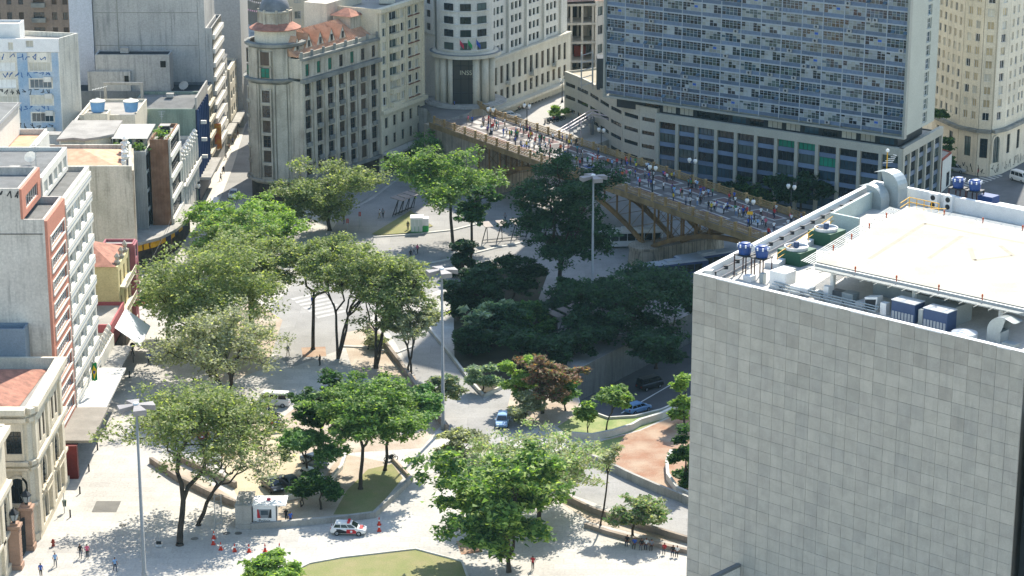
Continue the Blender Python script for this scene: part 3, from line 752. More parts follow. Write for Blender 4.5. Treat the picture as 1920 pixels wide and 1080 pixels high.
# white ornate narrow house
wo_=empty('ornate_white_house',(-62,391,0),'narrow white house with ornate crested facade between brick pier and blue facade','building')
block(wo_,rect(-69,391,-57.6,412),0,12.2,WHITE,ROOFC,.6)
facade(wo_,(-57.6,391),(-57.6,412),4.5,12.8,grid(cols(21,6,1.4,.5),[(.7,2.9),(4.8,7.0)]),WHITE,.3,2,2,[GL_W,GL_C],F_WHITE)
for k in range(8):
    b=MB(); b.lathe(-57.5,392+k*2.7,[(.45,12.8),(.6,13.2),(.3,13.5),(.55,13.9),(.05,14.4)],8); b.build('crest',[WHITE],wo_)
for k in range(7):
    b=MB(); b.obox((-57.3,391),(0,1),.2+k*3.3,.6+k*3.3,0,.3,4.5,12.6); b.build('pilaster',[WHITE],wo_)
b=MB(); b.obox((-57.3,391),(0,1),.5,20.2,0,.9,8.3,8.5); b.obox((-57.3,391),(0,1),.5,20.2,.75,.9,8.5,9.2); b.build('balcony',[WHITE],wo_)

# green-walled shop block with dark blue facade
gs=empty('green_wall_shop',(-62,411,0),'shop block with faded green side wall, corrugated roof and dark blue finned facade','building')
GRN=mat('faded green render','76887a',.9,.22,.15,col2='8e9a8a',streak=.7)
block(gs,rect(-69.4,412.2,-57.4,428),0,16.6,GRN,ROOFG,1.1,pt=.3)
b=MB(); b.face([(-69,413,17.2),(-58,413,17.2),(-58,420,18.2),(-69,420,18.2)]); b.face([(-69,420,18.2),(-58,420,18.2),(-58,427.5,17.2),(-69,427.5,17.2)]); b.build('corrugated_roof',[ROOFG],gs)
b=MB(); b.obox((-57.4,412.2),(0,1),0,15.8,0,.3,17.6,19.8); b.build('gable_wall',[CONC],gs)
NAVY=mat('navy cladding','1f2b45',.5,.2,.5)
b=MB(); b.obox((-57.4,412.2),(0,1),0,15.8,0,.2,5,17.5); b.build('blue_facade',[NAVY],gs)
for k in range(7):
    b=MB(); b.obox((-57.2,412.2),(0,1),.3+k*2.3,.55+k*2.3,0,.4,5,17.5); b.build('fin',[flat('blue fin','31466f')],gs)
for k in range(3):
    b=MB(); b.obox((-57.0,412.2),(0,1),1.5,2.1,.3,1.3,8.2+k*3.2,8.8+k*3.2); b.build('sign_lamp',[WHITE],gs)
awning(gs,(-57.4,412.2),(-57.4,428),4.5,2.4,.5,CONC)
b=MB(); b.obox((-57.4,412.2),(0,1),0,15.8,0,.3,0,4.4); b.build('shop_front',[flat('dark blue shop','1c2a44')],gs)

# cream house with two blue water tanks
ch=empty('cream_tank_house',(-72,404,0),'cream rear house with stepped walls below the big grey wall','building')
block(ch,rect(-75.8,398,-66.0,411.6),0,19.2,CREAM,ROOFC,.5)
block(ch,rect(-74.4,395.4,-70.4,399),0,20.2,CREAM,ROOFC,.3,'stair_tower')
b=MB(); b.box(-76.3,390,0,-75.9,412,19.2); b.build('side_wall',[WHITE],ch)
for x,z in ((-69.6,16.2),(-69.0,12.6),(-71.5,17.4)):
    b=MB(); b.box(x-.45,397.9,z-.8,x+.45,398.05,z+.6); b.build('window',[GL_D],ch)
def tank(x,y,z,r,label,m,grp='water tanks'):
    e=empty('water_tank',(x,y,z),label,'water tank',grp)
    b=MB(); b.lathe(x,y,[(r*.85,z),(r,z+r*1.25),(r*1.03,z+r*1.28),(r*1.03,z+r*1.36),(r*.97,z+r*1.36)],16,0,cap=True); b.build('barrel',[m],e,smooth=False)
    b=MB(); b.lathe(x,y,[(r*1.06,z+r*1.36),(r*1.06,z+r*1.46),(r*.25,z+r*1.72),(r*.2,z+r*1.8),(.01,z+r*1.82)],16,0); b.build('lid',[flat('tank lid','d7d4c6') if m is LBLUE else m],e)
    return e
LBLUE=mat('light blue plastic','6f9cc4',.5,.12,1)
tank(-72.3,397.2,20.5,1.3,'light blue water tank with pale lid on the cream stair tower',LBLUE)
tank(-66.9,399.6,20.0,1.3,'light blue water tank half hidden behind the green side wall',LBLUE)
# curvy roofed annex and white shed
ca=empty('curved_roof_annex',(-71,383,0),'low cream annex with wavy edged flat roof','building')
fpw=[(-75,376.5),(-73,377.5),(-71,376.7),(-69,378),(-67.2,380),(-67.4,390),(-75,390)]
block(ca,fpw,0,19.8,CREAM,ROOFC,.15)
b=MB(); b.prism(inset(fpw,-.5),20.0,20.4,0,bottom=True); b.build('roof_slab',[ROOFC],ca)
ws=empty('roof_shed',(-64,383,17.6),'long white shed roof with plants above the ribbed wall','building')
block(ws,rect(-66.6,380.5,-61.2,387.4),17.55,19.7,WHITE,ROOFC,.1)
for x,wd_ in ((-65.6,.5),(-64.2,.35),(-62.6,.6)):
    b=MB(); b.box(x-wd_,380.4,17.6,x+wd_,380.5,19.3); b.build('door',[flat('teal door','5f8f98') if wd_<.4 else GL_D],ws)
b=MB(); b.face([(-66.9,378.4,19.9),(-60.9,378.4,19.9),(-60.9,388,20.3),(-66.9,388,20.3)]); b.face([(-66.9,378.4,19.8),(-66.9,388,20.2),(-60.9,388,20.2),(-60.9,378.4,19.8)]); b.build('sheet_roof',[mat('white sheet roof','c8c5bb',.7,.15,.5,corr=4)],ws)
for x in (-66.7,-64.8,-63,-61.1):
    b=MB(); b.cyl(x,378.6,17.5,19.9,.08,seg=6); b.build('post',[METAL],ws)

# white building with metal roof, behind the salmon one
mb_=empty('metal_roof_house',(-85,320,0),'white house with grey metal roof and tiled strip behind the salmon slab','building')
block(mb_,rect(-105,309,-67.6,330),0,31.6,WHITE,TERRAP,.8)
block(mb_,rect(-105,315,-71.5,330),31.7,36.0,WHITE,ROOFG,.3,'upper_wall')
hip_roof(mb_,rect(-105,315,-71.5,330),36.2,1.6,ROOFG,'metal_roof')
facade(mb_,(-80,309),(-67.6,309),26,32,[(7,8.1,1.2,3.4),(9.6,10.7,1.2,3.4)],WHITE,.25,2,1,[GL_D])
facade(mb_,(-67.6,309),(-67.6,330),24,32,[(3,4.2,2,4),(7,8.2,2,4),(12,13.2,2,4)],WHITE,.25,2,1,[GL_D])

# blue mural block
mu=empty('mural_block',(-88,395,0),'white topped block with blue painted graffiti facade','building')
BLUW=mat('blue mural paint','8ba3b6',.85,.35,.25,col2='b0b9bd',streak=.6,streakcol=(.12,.25,.45))
PLS=mat('stained cream party wall','c9c3b2',.9,.15,.2,col2='dcd7c8',streak=.7)
q0=G(110,72,33.2); q1=G(146,62,33.2); fpM=[(q0[0]-30,q0[1]),q0,q1,(q1[0]-32,q1[1]+8)]
block(mu,fpM,0,32.4,PLS,ROOFC,.8)
FA=(q0[0]-20,q0[1])
ZM=hgt(q0[1],97)
facade(mu,FA,q0,9,ZM-.05,[(a,b,c,d) for (a,b,c,d) in grid([(2,5.6),(8,12.2),(14.6,18.4)],[(ZM-9-3.4-k*3.0,ZM-9-1.8-k*3.0) for k in range(6)])],PLS,.25,5,1,[GL_C,GL_B,GL_W],F_WHITE)
facade(mu,FA,q0,ZM,33.2,[(11.2,12.1,.3,1.7),(14.3,15.6,.8,2.0),(8,9.1,.8,2.0)],WHITEP,.3,2,1,[GL_D,GL_C],F_WHITE)
# graffiti strokes (flat print)
GRB=flat('graffiti blue','2f5c8f'); GRK=flat('graffiti black','2b2c2e')
def scribble(root,A,u,x0,z0,wd,ht,n,m,off,seed):
    r_=random.Random(seed); b=MB(); x=x0
    for k in range(n):
        x=x0+wd*k/n; w1=wd/n*.8
        pts=[(x,z0+ht*r_.random()) for _ in range(1)]
        for _ in range(3): pts.append((x+w1*r_.random(),z0+ht*r_.choice((0,.5,1))))
        for i in range(len(pts)-1):
            p,q=pts[i],pts[i+1]; d=Vector((q[0]-p[0],q[1]-p[1]))
            if d.length<.05: continue
            nrm=Vector((-d.y,d.x)).normalized()*.07
            f=lambda t,o_:(*along(A,u,t[0]+o_.x,off+.004*i+.001*k),t[1]+o_.y)
            b.quad(f(p,-nrm),f(q,-nrm),f(q,nrm),f(p,nrm))
    o=b.build('graffiti',[m],root); o['kind']='stuff'; return o
for x0,x1 in ((0,1.7),(6.0,7.8),(12.6,14.4),(18.6,19.8),(5.8,6.0),(14.4,18.6)):
    for k in range(6 if x1-x0>3 else 1):
        b=MB()
        if x1-x0>3: b.obox(FA,(1,0),x0,x1,.252,.262,ZM-4.6-k*3.0,ZM-3.5-k*3.0)
        else: b.obox(FA,(1,0),x0,x1,.252,.262,9.2,ZM-.1)
        b.build('painted_stripe',[BLUW],mu)
for k in range(5): scribble(mu,FA,(1,0),1.5,ZM-4.5-3.0*k,17,.9,16,GRK if k%2 else GRB,.27,k)
scribble(mu,FA,(1,0),2,ZM-1.4,16,1.1,12,GRB,.27,66)
[scribble(rb,(-84,275),(1,0),18.5+k*.95,36.0,.8,.9,1,GRK,.03,9+k) for k in range(6)]
block(mu,rect(q0[0]-16,q0[1]+1.5,q0[0]-7,q0[1]+5.5),32.5,35.2,WHITEP,ROOFC,.3,'roof_room')
tank(q0[0]-15,q0[1]+3,35.5,.9,'small blue water tank on the mural block roof room',BLUEP)
tank(q0[0]-17.6,q0[1]+2.2,32.6,.8,'small blue water tank at the left on the mural block roof',BLUEP)
for k in range(5):
    b=MB(); z=ZM-5.2-k*3.0; b.box(q0[0]-2.9,q0[1]-.8,z,q0[0]-1.6,q0[1]-.25,z+.9); b.build('air_conditioner',[WHITE],mu)

# big grey wall with stepped edge, pale strip, roofs below
bgw=empty('stepped_grey_block',(-70,446,0),'tall grey blank wall with stepped right edge and stained cement','building')
CEM=mat('stained cement wall','9a9994',.9,.2,.1,col2='b3b1aa',streak=.9,streakcol=(.1,.11,.11))
Y0=437
block(bgw,rect(-79.5,Y0,-59.7,452),0,41,CEM,ROOFD,.3)
xs=[-58.2,-57.2]
block(bgw,rect(-59.65,Y0,-58.4,452),0,34.2,CEM,ROOFD,.5,'step_wall')
block(bgw,rect(-58.35,Y0,-57.1,452),0,27.6,CEM,ROOFD,.5,'step_wall')
for k in range(9):
    b=MB(); z=4.2+k*2.7; b.box(-57.1,Y0+.4,z,-56.6,451.5,z+.9); b.build('balcony_band',[WHITE],bgw)
    b=MB(); b.box(-57.08,Y0+.6,z+1.0,-57.0,451,z+2.4); b.build('window_strip',[GL_D],bgw)
b=MB(); b.box(-75.0,Y0-.05,17,-74.85,Y0+.02,41); b.box(-79.4,Y0-.03,24.7,-59.8,Y0+.02,24.8); b.box(-79.4,Y0-.03,31,-59.8,Y0+.02,31.1); b.build('joint',[DARKST],bgw)
pst=empty('pale_strip_block',(-83,445,0),'narrow pale grey windowless slab left of the stepped grey wall','building')
block(pst,rect(-84.0,436.5,-79.6,452),0,48,mat('pale blue render','b5b9bf',.85,.1,.15,streak=.2),ROOFD,.5)
lowr=empty('slate_roof_block',(-70,428,0),'dark roofed block at the foot of the stepped grey wall','building')
block(lowr,rect(-84,428.2,-57.6,436.8),0,17.2,mat('grey dark render','75797b',.9,.25,.2,streak=.6),ROOFD,.5)
facade(lowr,(-57.6,428.2),(-57.6,436.8),4.6,17.4,grid(cols(8.6,3,2.2,.4),rows(4,3.1,1.6,.9)),BEIGE,.3,2,1,[GL_D,GL_BR])
for k in range(4):
    b=MB(); b.box(-57.3,428.4,4.9+k*3.1,-56.8,436.4,5.6+k*3.1); b.build('balcony',[BEIGE],lowr)
anx=empty('rooftop_annex',(-70,430,17.3),'stained grey rooftop annex with dark flat roof','building')
block(anx,rect(-78.2,429.5,-64.3,434),17.3,24.2,CEM,ROOFD,.2)
block(anx,rect(-79.6,428.4,-71.6,429.45),17.3,21.2,CEM,ROOFD,.2,'lower_wall')
b=MB(); b.box(-72.7,428.3,19,-71.9,428.4,20.6); b.box(-66,429.4,22,-65,429.5,23.2); b.build('opening',[BLACK],anx)
fr=MB()
for x in (-74.5,-67.8): fr.box(x-.25,417.6,16,x+.25,418.1,21.0)
fr.box(-74.75,417.6,21.0,-67.55,418.1,21.5); 
fo=tag(fr.build('portal_frame',[CONC],loc=(-71,418,16)),'bare concrete portal frame in front of the annex','frame')
an_=empty('tv_antenna',(-74.6,413,17),'white tv antenna on thin mast above the cream house','antenna')
b=MB(); b.tube([(-74.6,413,17),(-74.6,413,21)],.05,5); b.build('mast',[METAL],an_)
b=MB()
for k in range(6): b.tube([(-75.9+k*.5,413-.6,21.1+.12*k),(-75.9+k*.5,413+.6,21.1+.12*k)],.04,4)
b.tube([(-76,413,21.05),(-73.2,413,21.8)],.04,4); b.build('aerial',[WHITEP],an_)

# brown apartment block far left, pale slab
bb=empty('brown_apartment_block',(-100,480,0),'brownish apartment block with small balconies at the top left corner','building')
BRW=mat('brownish render','8a7a6b',.9,.2,.12,streak=.6)
block(bb,rect(-125,470,-84.5,490),0,60,BRW,ROOFD,.5)
rr_=rows(13,3.1,1.5,.9)
facade(bb,(-115,470),(-84.5,470),20,60,[o for o in grid([(1.2,2.6),(6,8.4),(9.6,10.6),(12,13),(14.4,15.4),(17.4,19.6),(21.2,22.2),(23.4,24.4),(25.8,26.8),(28.6,29.6)],rr_)],BRW,.3,2,1,[GL_D,GL_D,GL_BR],F_DARK)
for k in range(13):
    for x in (7.2,18.5):
        b=MB(); b.obox((-115,469.7),(1,0),x-1.4,x+1.4,0,.8,20.4+k*3.1,21.3+k*3.1); b.build('balcony',[DARKST],bb)
ps2=empty('pale_tower',(-57,480,0),'smooth pale tower slab above the narrow street','building')
block(ps2,rect(-62,476,-56.2,490),0,52,mat('smooth pale render','a9a9a6',.8,.08,.1),ROOFD,.5)
# small facades along the narrow street
for k,(y0,y1,zz,x,lab,wm) in enumerate(((452.3,463,17.5,-57.6,'white house with pitched roof and horizontal windows on the narrow street',WHITE),(463.2,475.6,14.5,-57.2,'cream house with bay windows on the narrow street',CREAM),(490.4,505,13,-59.8,'ornate reddish old house far up the narrow street',mat('old rose plaster','8f6a66',.85,.2,.3)),(505.2,530,12,-61.4,'pale old house at the far end of the narrow street',CREAM))):
    e=empty('street_house',(x-6,(y0+y1)/2,0),lab,'building','houses on the narrow street')
    block(e,rect(x-14,y0,x-.35,y1),0,zz,wm,ROOFG if k!=2 else TERRA,.5)
    facade(e,(x-.35,y0),(x-.35,y1),4.2,zz+.4,grid(cols(y1-y0,3,2.2,.5),rows(int((zz-4)/3.3),3.3,1.7,.9)),wm,.3,3,1,[GL_D,GL_C])
    b=MB(); b.box(x,y0+.2,3.6,x+1.6,y1-.2,4.0); b.build('canopy',[CONC],e)
    if k==0: hip_roof(e,rect(x-12,y0,x-.3,y1),zz+.6,2.0,ROOFG,'pitched_roof')
sb=empty('yellow_billboard',(-57.0,437,6),'yellow and red hand painted shop board above the narrow street','sign')
b=MB(); b.box(-57.6,436.9,4.6,-56.0,437.1,9.5); b.build('board',[mat('yellow board','d1a53a',.7,.4,.8,col2='b5482c')],sb)
# ------------------------------------------------------------------ domed corner building
dm=empty('domed_corner_building',(-36,424,0),'old grey stone corner building with dome and green shutters','building')
cA=(-38.2,411.6); cB=(-25.5,433.2); cu,cW=unit(cA,cB); cn=(cu[1],-cu[0])
TC=(-43.0,417.3); TR=5.05
back=[along(cA,cu,0,-.0),cB,along(cB,cu,0,-13),(-47.9,433),(-48.0,418.5)]
fpD=[cA,cB,along(cB,cu,0,-14),(-48.0,440),(-48.0,417)]
block(dm,fpD,0,22.6,STONE,ROOFC,.2)
nb_=7; bw=cW/nb_
opsD=[]
for r in range(6):
    for c in range(nb_): opsD.append((c*bw+bw*.5-.9,c*bw+bw*.5+.9,.5+r*3.0,2.85+r*3.0))
facade(dm,cA,cB,4.4,22.5,opsD,STONE,.4,2,2,[GL_D,GL_BR,GL_D,GL_BR],F_BROWN,.08)
for c in range(nb_+1):
    b=MB(); b.obox(cA,cu,max(.05,c*bw-.34),min(cW-.05,c*bw+.34),.4,.6,4.4,22.4); b.build('pilaster',[STONE],dm)
for r in range(6):
    for c in range(nb_):
        if (r+c)%2==0 or c in (2,3,4):
            b=MB(); b.obox(cA,cu,c*bw+bw*.5-.75,c*bw+bw*.5+.75,.4,.75,4.6+r*3.0,5.35+r*3.0); b.build('balconet',[DARKST],dm)
        else:
            b=MB(); b.obox(cA,cu,c*bw+bw*.5-.8,c*bw+bw*.5+.8,.4,.6,4.75+r*3.0,4.98+r*3.0); b.build('sill',[STONE],dm)
ledge(dm,cA,cB,22.5,.75,1.2,DARKST); ledge(dm,cA,cB,4.0,.5,1.0,DARKST,ext=0)
b=MB(); b.obox(cA,cu,0,cW,0,.25,0,3.9); b.build('shop_front',[SHOPD],dm)
# attic storey
fpA=[along(cA,cu,0,.1),along(cB,cu,0,.1),along(cB,cu,0,-12),along(cA,cu,0,-6)]
block(dm,fpA,23.3,26.6,STONE,ROOFC,.3,'attic_wall')
facade(dm,along(cA,cu,0,.1),along(cB,cu,0,.1),23.3,26.7,[(c*bw+bw*.5-.6,c*bw+bw*.5+.6,.3,2.5) for c in range(nb_)],STONE,.3,2,2,[GL_T,GL_T,GL_D,GL_BR,GL_D],F_BROWN,rng=random.Random(2))
ledge(dm,cA,cB,26.6,.5,.9,DARKST)
for c in range(nb_+1):
    b=MB(); p=along(cA,cu,min(max(c*bw,.3),cW-.3),.25); b.box(p[0]-.25,p[1]-.25,27.1,p[0]+.25,p[1]+.25,28.2); b.build('parapet_post',[DARKST],dm)
ledge(dm,cA,cB,27.1,.7,.15,STONE,'parapet',back=.15)
# tiled mansard roof with dormers
b=MB(); R0=lambda a,bk,z:(*along(cA,cu,a,-bk),z)
b.face([R0(0,.6,27.2),R0(cW,.6,27.2),R0(cW,6,30.6),R0(0,6,30.6)]); b.face([R0(0,6,30.6),R0(cW,6,30.6),R0(cW,12,27.4),R0(0,12,27.4)]); b.face([R0(0,.6,27.2),R0(0,6,30.6),R0(0,12,27.4)]); b.face([R0(cW,.6,27.2),R0(cW,12,27.4),R0(cW,6,30.6)])
b.build('roof',[TERRAP],dm)
rbs=MB()
for k in range(50):
    a=cW*(k+.5)/50; rbs.tube([R0(a,.6,27.26),R0(a,6,30.66)],.09,4,0,False)
o=rbs.build('roof_tile',[TERRAP],dm); o['kind']='stuff'
for k in range(5):
    a=2.0+k*3.6; b=MB()
    for s in (-1,):
        L0,L1,Rg=R0(a-1.3,1.8,28.0),R0(a+1.3,1.8,28.0),R0(a,1.8,30.6); Bk=R0(a,6,30.7)
        b.face([L0,Rg,Bk]); b.face([L1,Bk,Rg])
    o=b.build('dormer',[TERRAP],dm)
    b=MB(); b.face([R0(a-1.15,1.85,28.05),R0(a+1.15,1.85,28.05),R0(a,1.85,30.3)]); q=b.build('dormer_gable',[CREAM],dm); q.parent=o
    b=MB(); b.obox(along(cA,cu,0,-1.8),cu,a-.32,a+.32,0,.05,28.2,29.4); q=b.build('dormer_window',[GL_D],dm); q.parent=o
e0=along(cA,cu,21,-3.2)
b=MB(); b.obox(e0,cu,0,3.6,-4,0,28,31.2); o=b.build('roof_house',[STONE],dm)
hip_roof(dm,[along(e0,cu,0,0),along(e0,cu,3.6,0),along(e0,cu,3.6,-4),along(e0,cu,0,-4)],31.2,1.3,TERRA,'roof_house_tiles')
# round corner tower with windows, cornices, drum and dome
b=MB(); b.lathe(*TC,[(TR,0),(TR,22.3)],32,0,False); b.build('tower_wall',[STONE],dm,smooth=True)
for prof,nm,m in (([(TR,22.2),(TR+.9,22.7),(TR+1.0,23.1),(TR,23.2)],'cornice',DARKST),([(TR-.1,23.2),(TR-.1,28.6)],'tower_attic',STONE),([(TR-.1,28.6),(TR+.6,29.0),(TR+.65,29.5),(TR-.3,29.6),(TR-.3,29.3)],'cornice',DARKST),
    ([(3.8,29.3),(3.8,31.7)],'drum',CREAM),([(3.7,31.6),(4.7,31.7),(4.7,31.85),(3.0,32.8)],'drum_roof',TERRA),([(2.95,32.5),(2.95,34.6),(3.2,34.7),(3.2,35.0),(2.9,35.1)],'lantern',STONE),
    ([(TR,3.8),(TR+.9,4.1),(TR+.9,4.5),(TR,4.6)],'cornice',STONE),([(TR+.05,0),(TR+.05,3.6)],'shop_front',SHOPD)):
    b=MB(); b.lathe(*TC,prof,32,0,False); b.build(nm,[m],dm)
b=MB(); b.lathe(*TC,[(2.75*math.cos(a),35.0+2.9*math.sin(a)) for a in [math.pi/2*k/8 for k in range(9)]],24,0,False); b.build('dome',[mat('weathered dome','565a5c',.8,.35,.5,col2='74777a')],dm,smooth=True)
b=MB(); b.lathe(*TC,[(.4,37.8),(.5,38.2),(.25,38.6),(.3,39.2),(.05,40.2)],10); b.build('finial',[DARKST],dm)
for k in range(8):
    a=math.pi/4*k+.2; b=MB(); b.box(TC[0]+2.95*math.cos(a)-.22,TC[1]+2.95*math.sin(a)-.22,32.6,TC[0]+2.95*math.cos(a)+.22,TC[1]+2.95*math.sin(a)+.22,35.3); b.build('lantern_pier',[STONE],dm)
for deg in (-90-17,-90+45,-90-69,-90+100):
    a=R(deg); n_=(math.cos(a),math.sin(a)); u_=(-n_[1],n_[0])
    O=(TC[0]+n_[0]*(TR-.05),TC[1]+n_[1]*(TR-.05))
    zs=[5.2+2.78*k for k in range(6)]
    for i,z in enumerate(zs):
        h=2.0
        b=MB(); b.obox(O,u_,-1.05,-.75,-.2,.3,z-.2,z+h+.2); b.obox(O,u_,.75,1.05,-.2,.3,z-.2,z+h+.2); b.obox(O,u_,-.75,.75,-.2,.3,z+h,z+h+.2); b.obox(O,u_,-1.05,1.05,-.2,.5,z-.75,z-.2); b.build('window_surround',[STONE],dm)
        windows(dm,along(O,u_,0,.1),u_,0,[(-.74,.74,z-.15,z+h)],.0,2,3,[GL_BR,GL_D,GL_BR],F_BROWN)
    for z,h,p in ((23.4,1.8,[GL_T]),(25.7,2.4,[GL_BR,GL_D])):
        windows(dm,along(O,u_,0,.18),u_,0,[(-.85,.85,z,z+h)],.0,2,2,p,F_BROWN)
        b=MB(); b.obox(O,u_,-1.15,-.85,-.2,.3,z-.1,z+h+.1); b.obox(O,u_,.85,1.15,-.2,.3,z-.1,z+h+.1); b.build('window_surround',[STONE],dm)
for deg in (-90-48,-90+14,-90+75):
    a=R(deg); b=MB(); n_=(math.cos(a),math.sin(a)); u_=(-n_[1],n_[0]); O=(TC[0]+n_[0]*(TR-.1),TC[1]+n_[1]*(TR-.1))
    b.obox(O,u_,-1.0,1.0,0,.35,4.6,22.2); b.obox(O,u_,-1.5,-1.15,0,.3,4.6,22.2); b.obox(O,u_,1.15,1.5,0,.3,4.6,22.2); b.build('pilaster',[STONE],dm)
    b=MB(); b.obox(O,u_,-1.3,1.3,0,.3,23.2,28.7); b.build('pilaster',[STONE],dm)
[scribble(dm,cA,cu,1+1.5*k,7.0,1.2,1.2,1,GRK,.75,31+k) for k in range(5)]

# ------------------------------------------------------------------ cream apartment block
ap=empty('cream_apartment_block',(-22,440,0),'cream nine storey apartment block with corner balconies beside the viaduct end','building')
aA=(-25.0,432.6); aB=(-17.2,448.2); au,aW=unit(aA,aB)
fpP=[along(aA,au,0,-.4),along(aB,au,0,-.4),along(aB,au,0,-14),along(aA,au,0,-14)]
CRM=mat('warm cream render','d0c6ab',.85,.12,.15,streak=.35)
block(ap,fpP,0,31.6,CRM,ROOFC,.8)
cl=[(.8,2.5),(3.8,6.8),(7.9,9.6),(10.9,12.7),(13.5,15.3)]
O_=[o for k in range(7) for o in [(a,b,.7+k*2.66,2.35+k*2.66) for a,b in cl]]
facade(ap,along(aA,au,0,-.4),along(aB,au,0,-.4),12.9,31.8,O_,CRM,.4,2,1,[GL_G,GL_D,GL_C],F_WHITE)
facade(ap,along(aA,au,0,-.4),along(aB,au,0,-.4),4.8,12.2,grid(cols(aW,5,1.3,.7),[(.9,2.9),(4.3,6.4)]),CRM,.4,2,3,[GL_D,GL_G],F_BROWN)
for k in range(7):
    b=MB(); z=12.9+k*2.66; b.obox(aA,au,3.7,6.9,0,.9,z+.0,z+.95); b.build('balcony',[CRM],ap)
    b=MB(); b.obox(aA,au,11.0,15.4,0,.25,z+.45,z+.62); b.build('sill',[F_RED],ap)
for x in (.35,3.1,7.6,10.4,13.2,aW-.4):
    b=MB(); b.obox(aA,au,x-.3,x+.3,0,.2,12.9,31.6); b.build('pilaster',[CRM],ap)
ledge(ap,aA,aB,12.2,.75,.8,CRM); ledge(ap,aA,aB,31.7,.8,.7,CRM,ext=.3,back=.5); awning(ap,aA,aB,4.3,2.4,.4,GREYW)
b=MB(); b.obox(aA,au,0,aW,0,.1,0,4.2); b.build('shop_front',[SHOPD],ap)
b=MB(); b.obox(aA,au,0,.5,-.3,.3,0,32.3); b.build('corner_pier',[CRM],ap)
sw=along(aA,au,0,-.5)
b=MB(); b.prism([along(aA,au,-4,-9),along(aA,au,9,-9),along(aA,au,9,-14),along(aA,au,-4,-14)],20,33.4,0); b.build('rear_wing',[CREAM],ap)

# ------------------------------------------------------------------ art deco office with round entrance tower
io=empty('art_deco_office',(-6,462,11),'pale art deco office tower with rounded entrance corner on the viaduct','building')
OFF=mat('pale deco render','c6c4ba',.85,.1,.15,streak=.3)
IC=(-9.2,451.6); IR=5.6
b=MB(); b.lathe(*IC,[(IR,21.4),(IR,60)],40,0,False); b.build('round_tower',[OFF],io,smooth=True)
wA=(-4.9,457.2); wB=(11.7,489.2); wu,wW=unit(wA,wB)
fpI=[along(wA,wu,0,-.4),along(wB,wu,0,-.4),along(wB,wu,0,-16),(-16,468),(-14.5,452.5)]
block(io,fpI,0,60,OFF,ROOFC,.5)
for q in range(15):
    z=22.2+q*2.55
    for deg in (-90-33,-90+2,-90+36):
        a=R(deg); n_=(math.cos(a),math.sin(a)); u_=(-n_[1],n_[0]); O=(IC[0]+n_[0]*(IR-.02),IC[1]+n_[1]*(IR-.02))
        windows(io,along(O,u_,0,.1),u_,0,[(-1.05,1.05,z,z+1.35)],0,2,1,[GL_D,GL_D,GL_G],F_DARK,.06)
    b=MB(); b.lathe(*IC,[(IR+.02,z-.35),(IR+.28,z-.3),(IR+.28,z-.1),(IR+.02,z-.05)],24,0,False,R(-90-52),R(-90+55)); b.build('sill_band',[OFF],io)
# right wing
opsI=[]
grp=[(2.2+g*8.0+k*1.75) for g in range(4) for k in range(3)]
for q in range(14):
    for x in grp: opsI.append((x,x+1.15,.6+q*2.6,2.05+q*2.6))
facade(io,along(wA,wu,0,-.4),along(wB,wu,0,-.4),18.2,60,opsI,OFF,.4,2,1,[GL_D,GL_D,GL_G],F_DARK,.06)
for g in range(5):
    b=MB(); b.obox(wA,wu,.3+g*8.0,1.1+g*8.0,0,.5,18.2,60); b.build('buttress',[OFF],io)
    b=MB(); b.obox(wA,wu,1.25+g*8.0,1.5+g*8.0,0,.25,18.2,60); b.build('drain_channel',[STEEL],io)
OFFB=mat('pale stone base','c0baa8',.85,.15,.3,streak=.4)
wA2=along(wA,wu,-.0,.9); wB2=along(wB,wu,0,.9)
b=MB(); b.prism([along(wA2,wu,0,-.4),along(wB2,wu,0,-.4),along(wB2,wu,0,-3),along(wA2,wu,0,-3)],4,17.6,0); b.build('base_wall',[OFFB],io)
opsB=[(1.2+k*2.62,2.5+k*2.62,6.6,10.2) for k in range(13)]+[(1.2+k*2.62,2.5+k*2.62,3.0,5.4) for k in range(13)]
facade(io,along(wA2,wu,0,-.4),along(wB2,wu,0,-.4),6,17.8,opsB,OFFB,.4,2,3,[GL_D,GL_D,GL_BR],F_BROWN)
ledge(io,wA2,wB2,17.7,.5,.3,OFFB,back=.8); ledge(io,wA2,wB2,7.6,.5,1.6,OFFB)
for k in (2,6,10):
    b=MB(); b.obox(wA2,wu,k*2.62+.9,k*2.62+3.0,0,1.1,12.0,12.3); b.obox(wA2,wu,k*2.62+.9,k*2.62+3.0,.9,1.1,12.3,13.4); b.build('balcony',[OFFB],io)
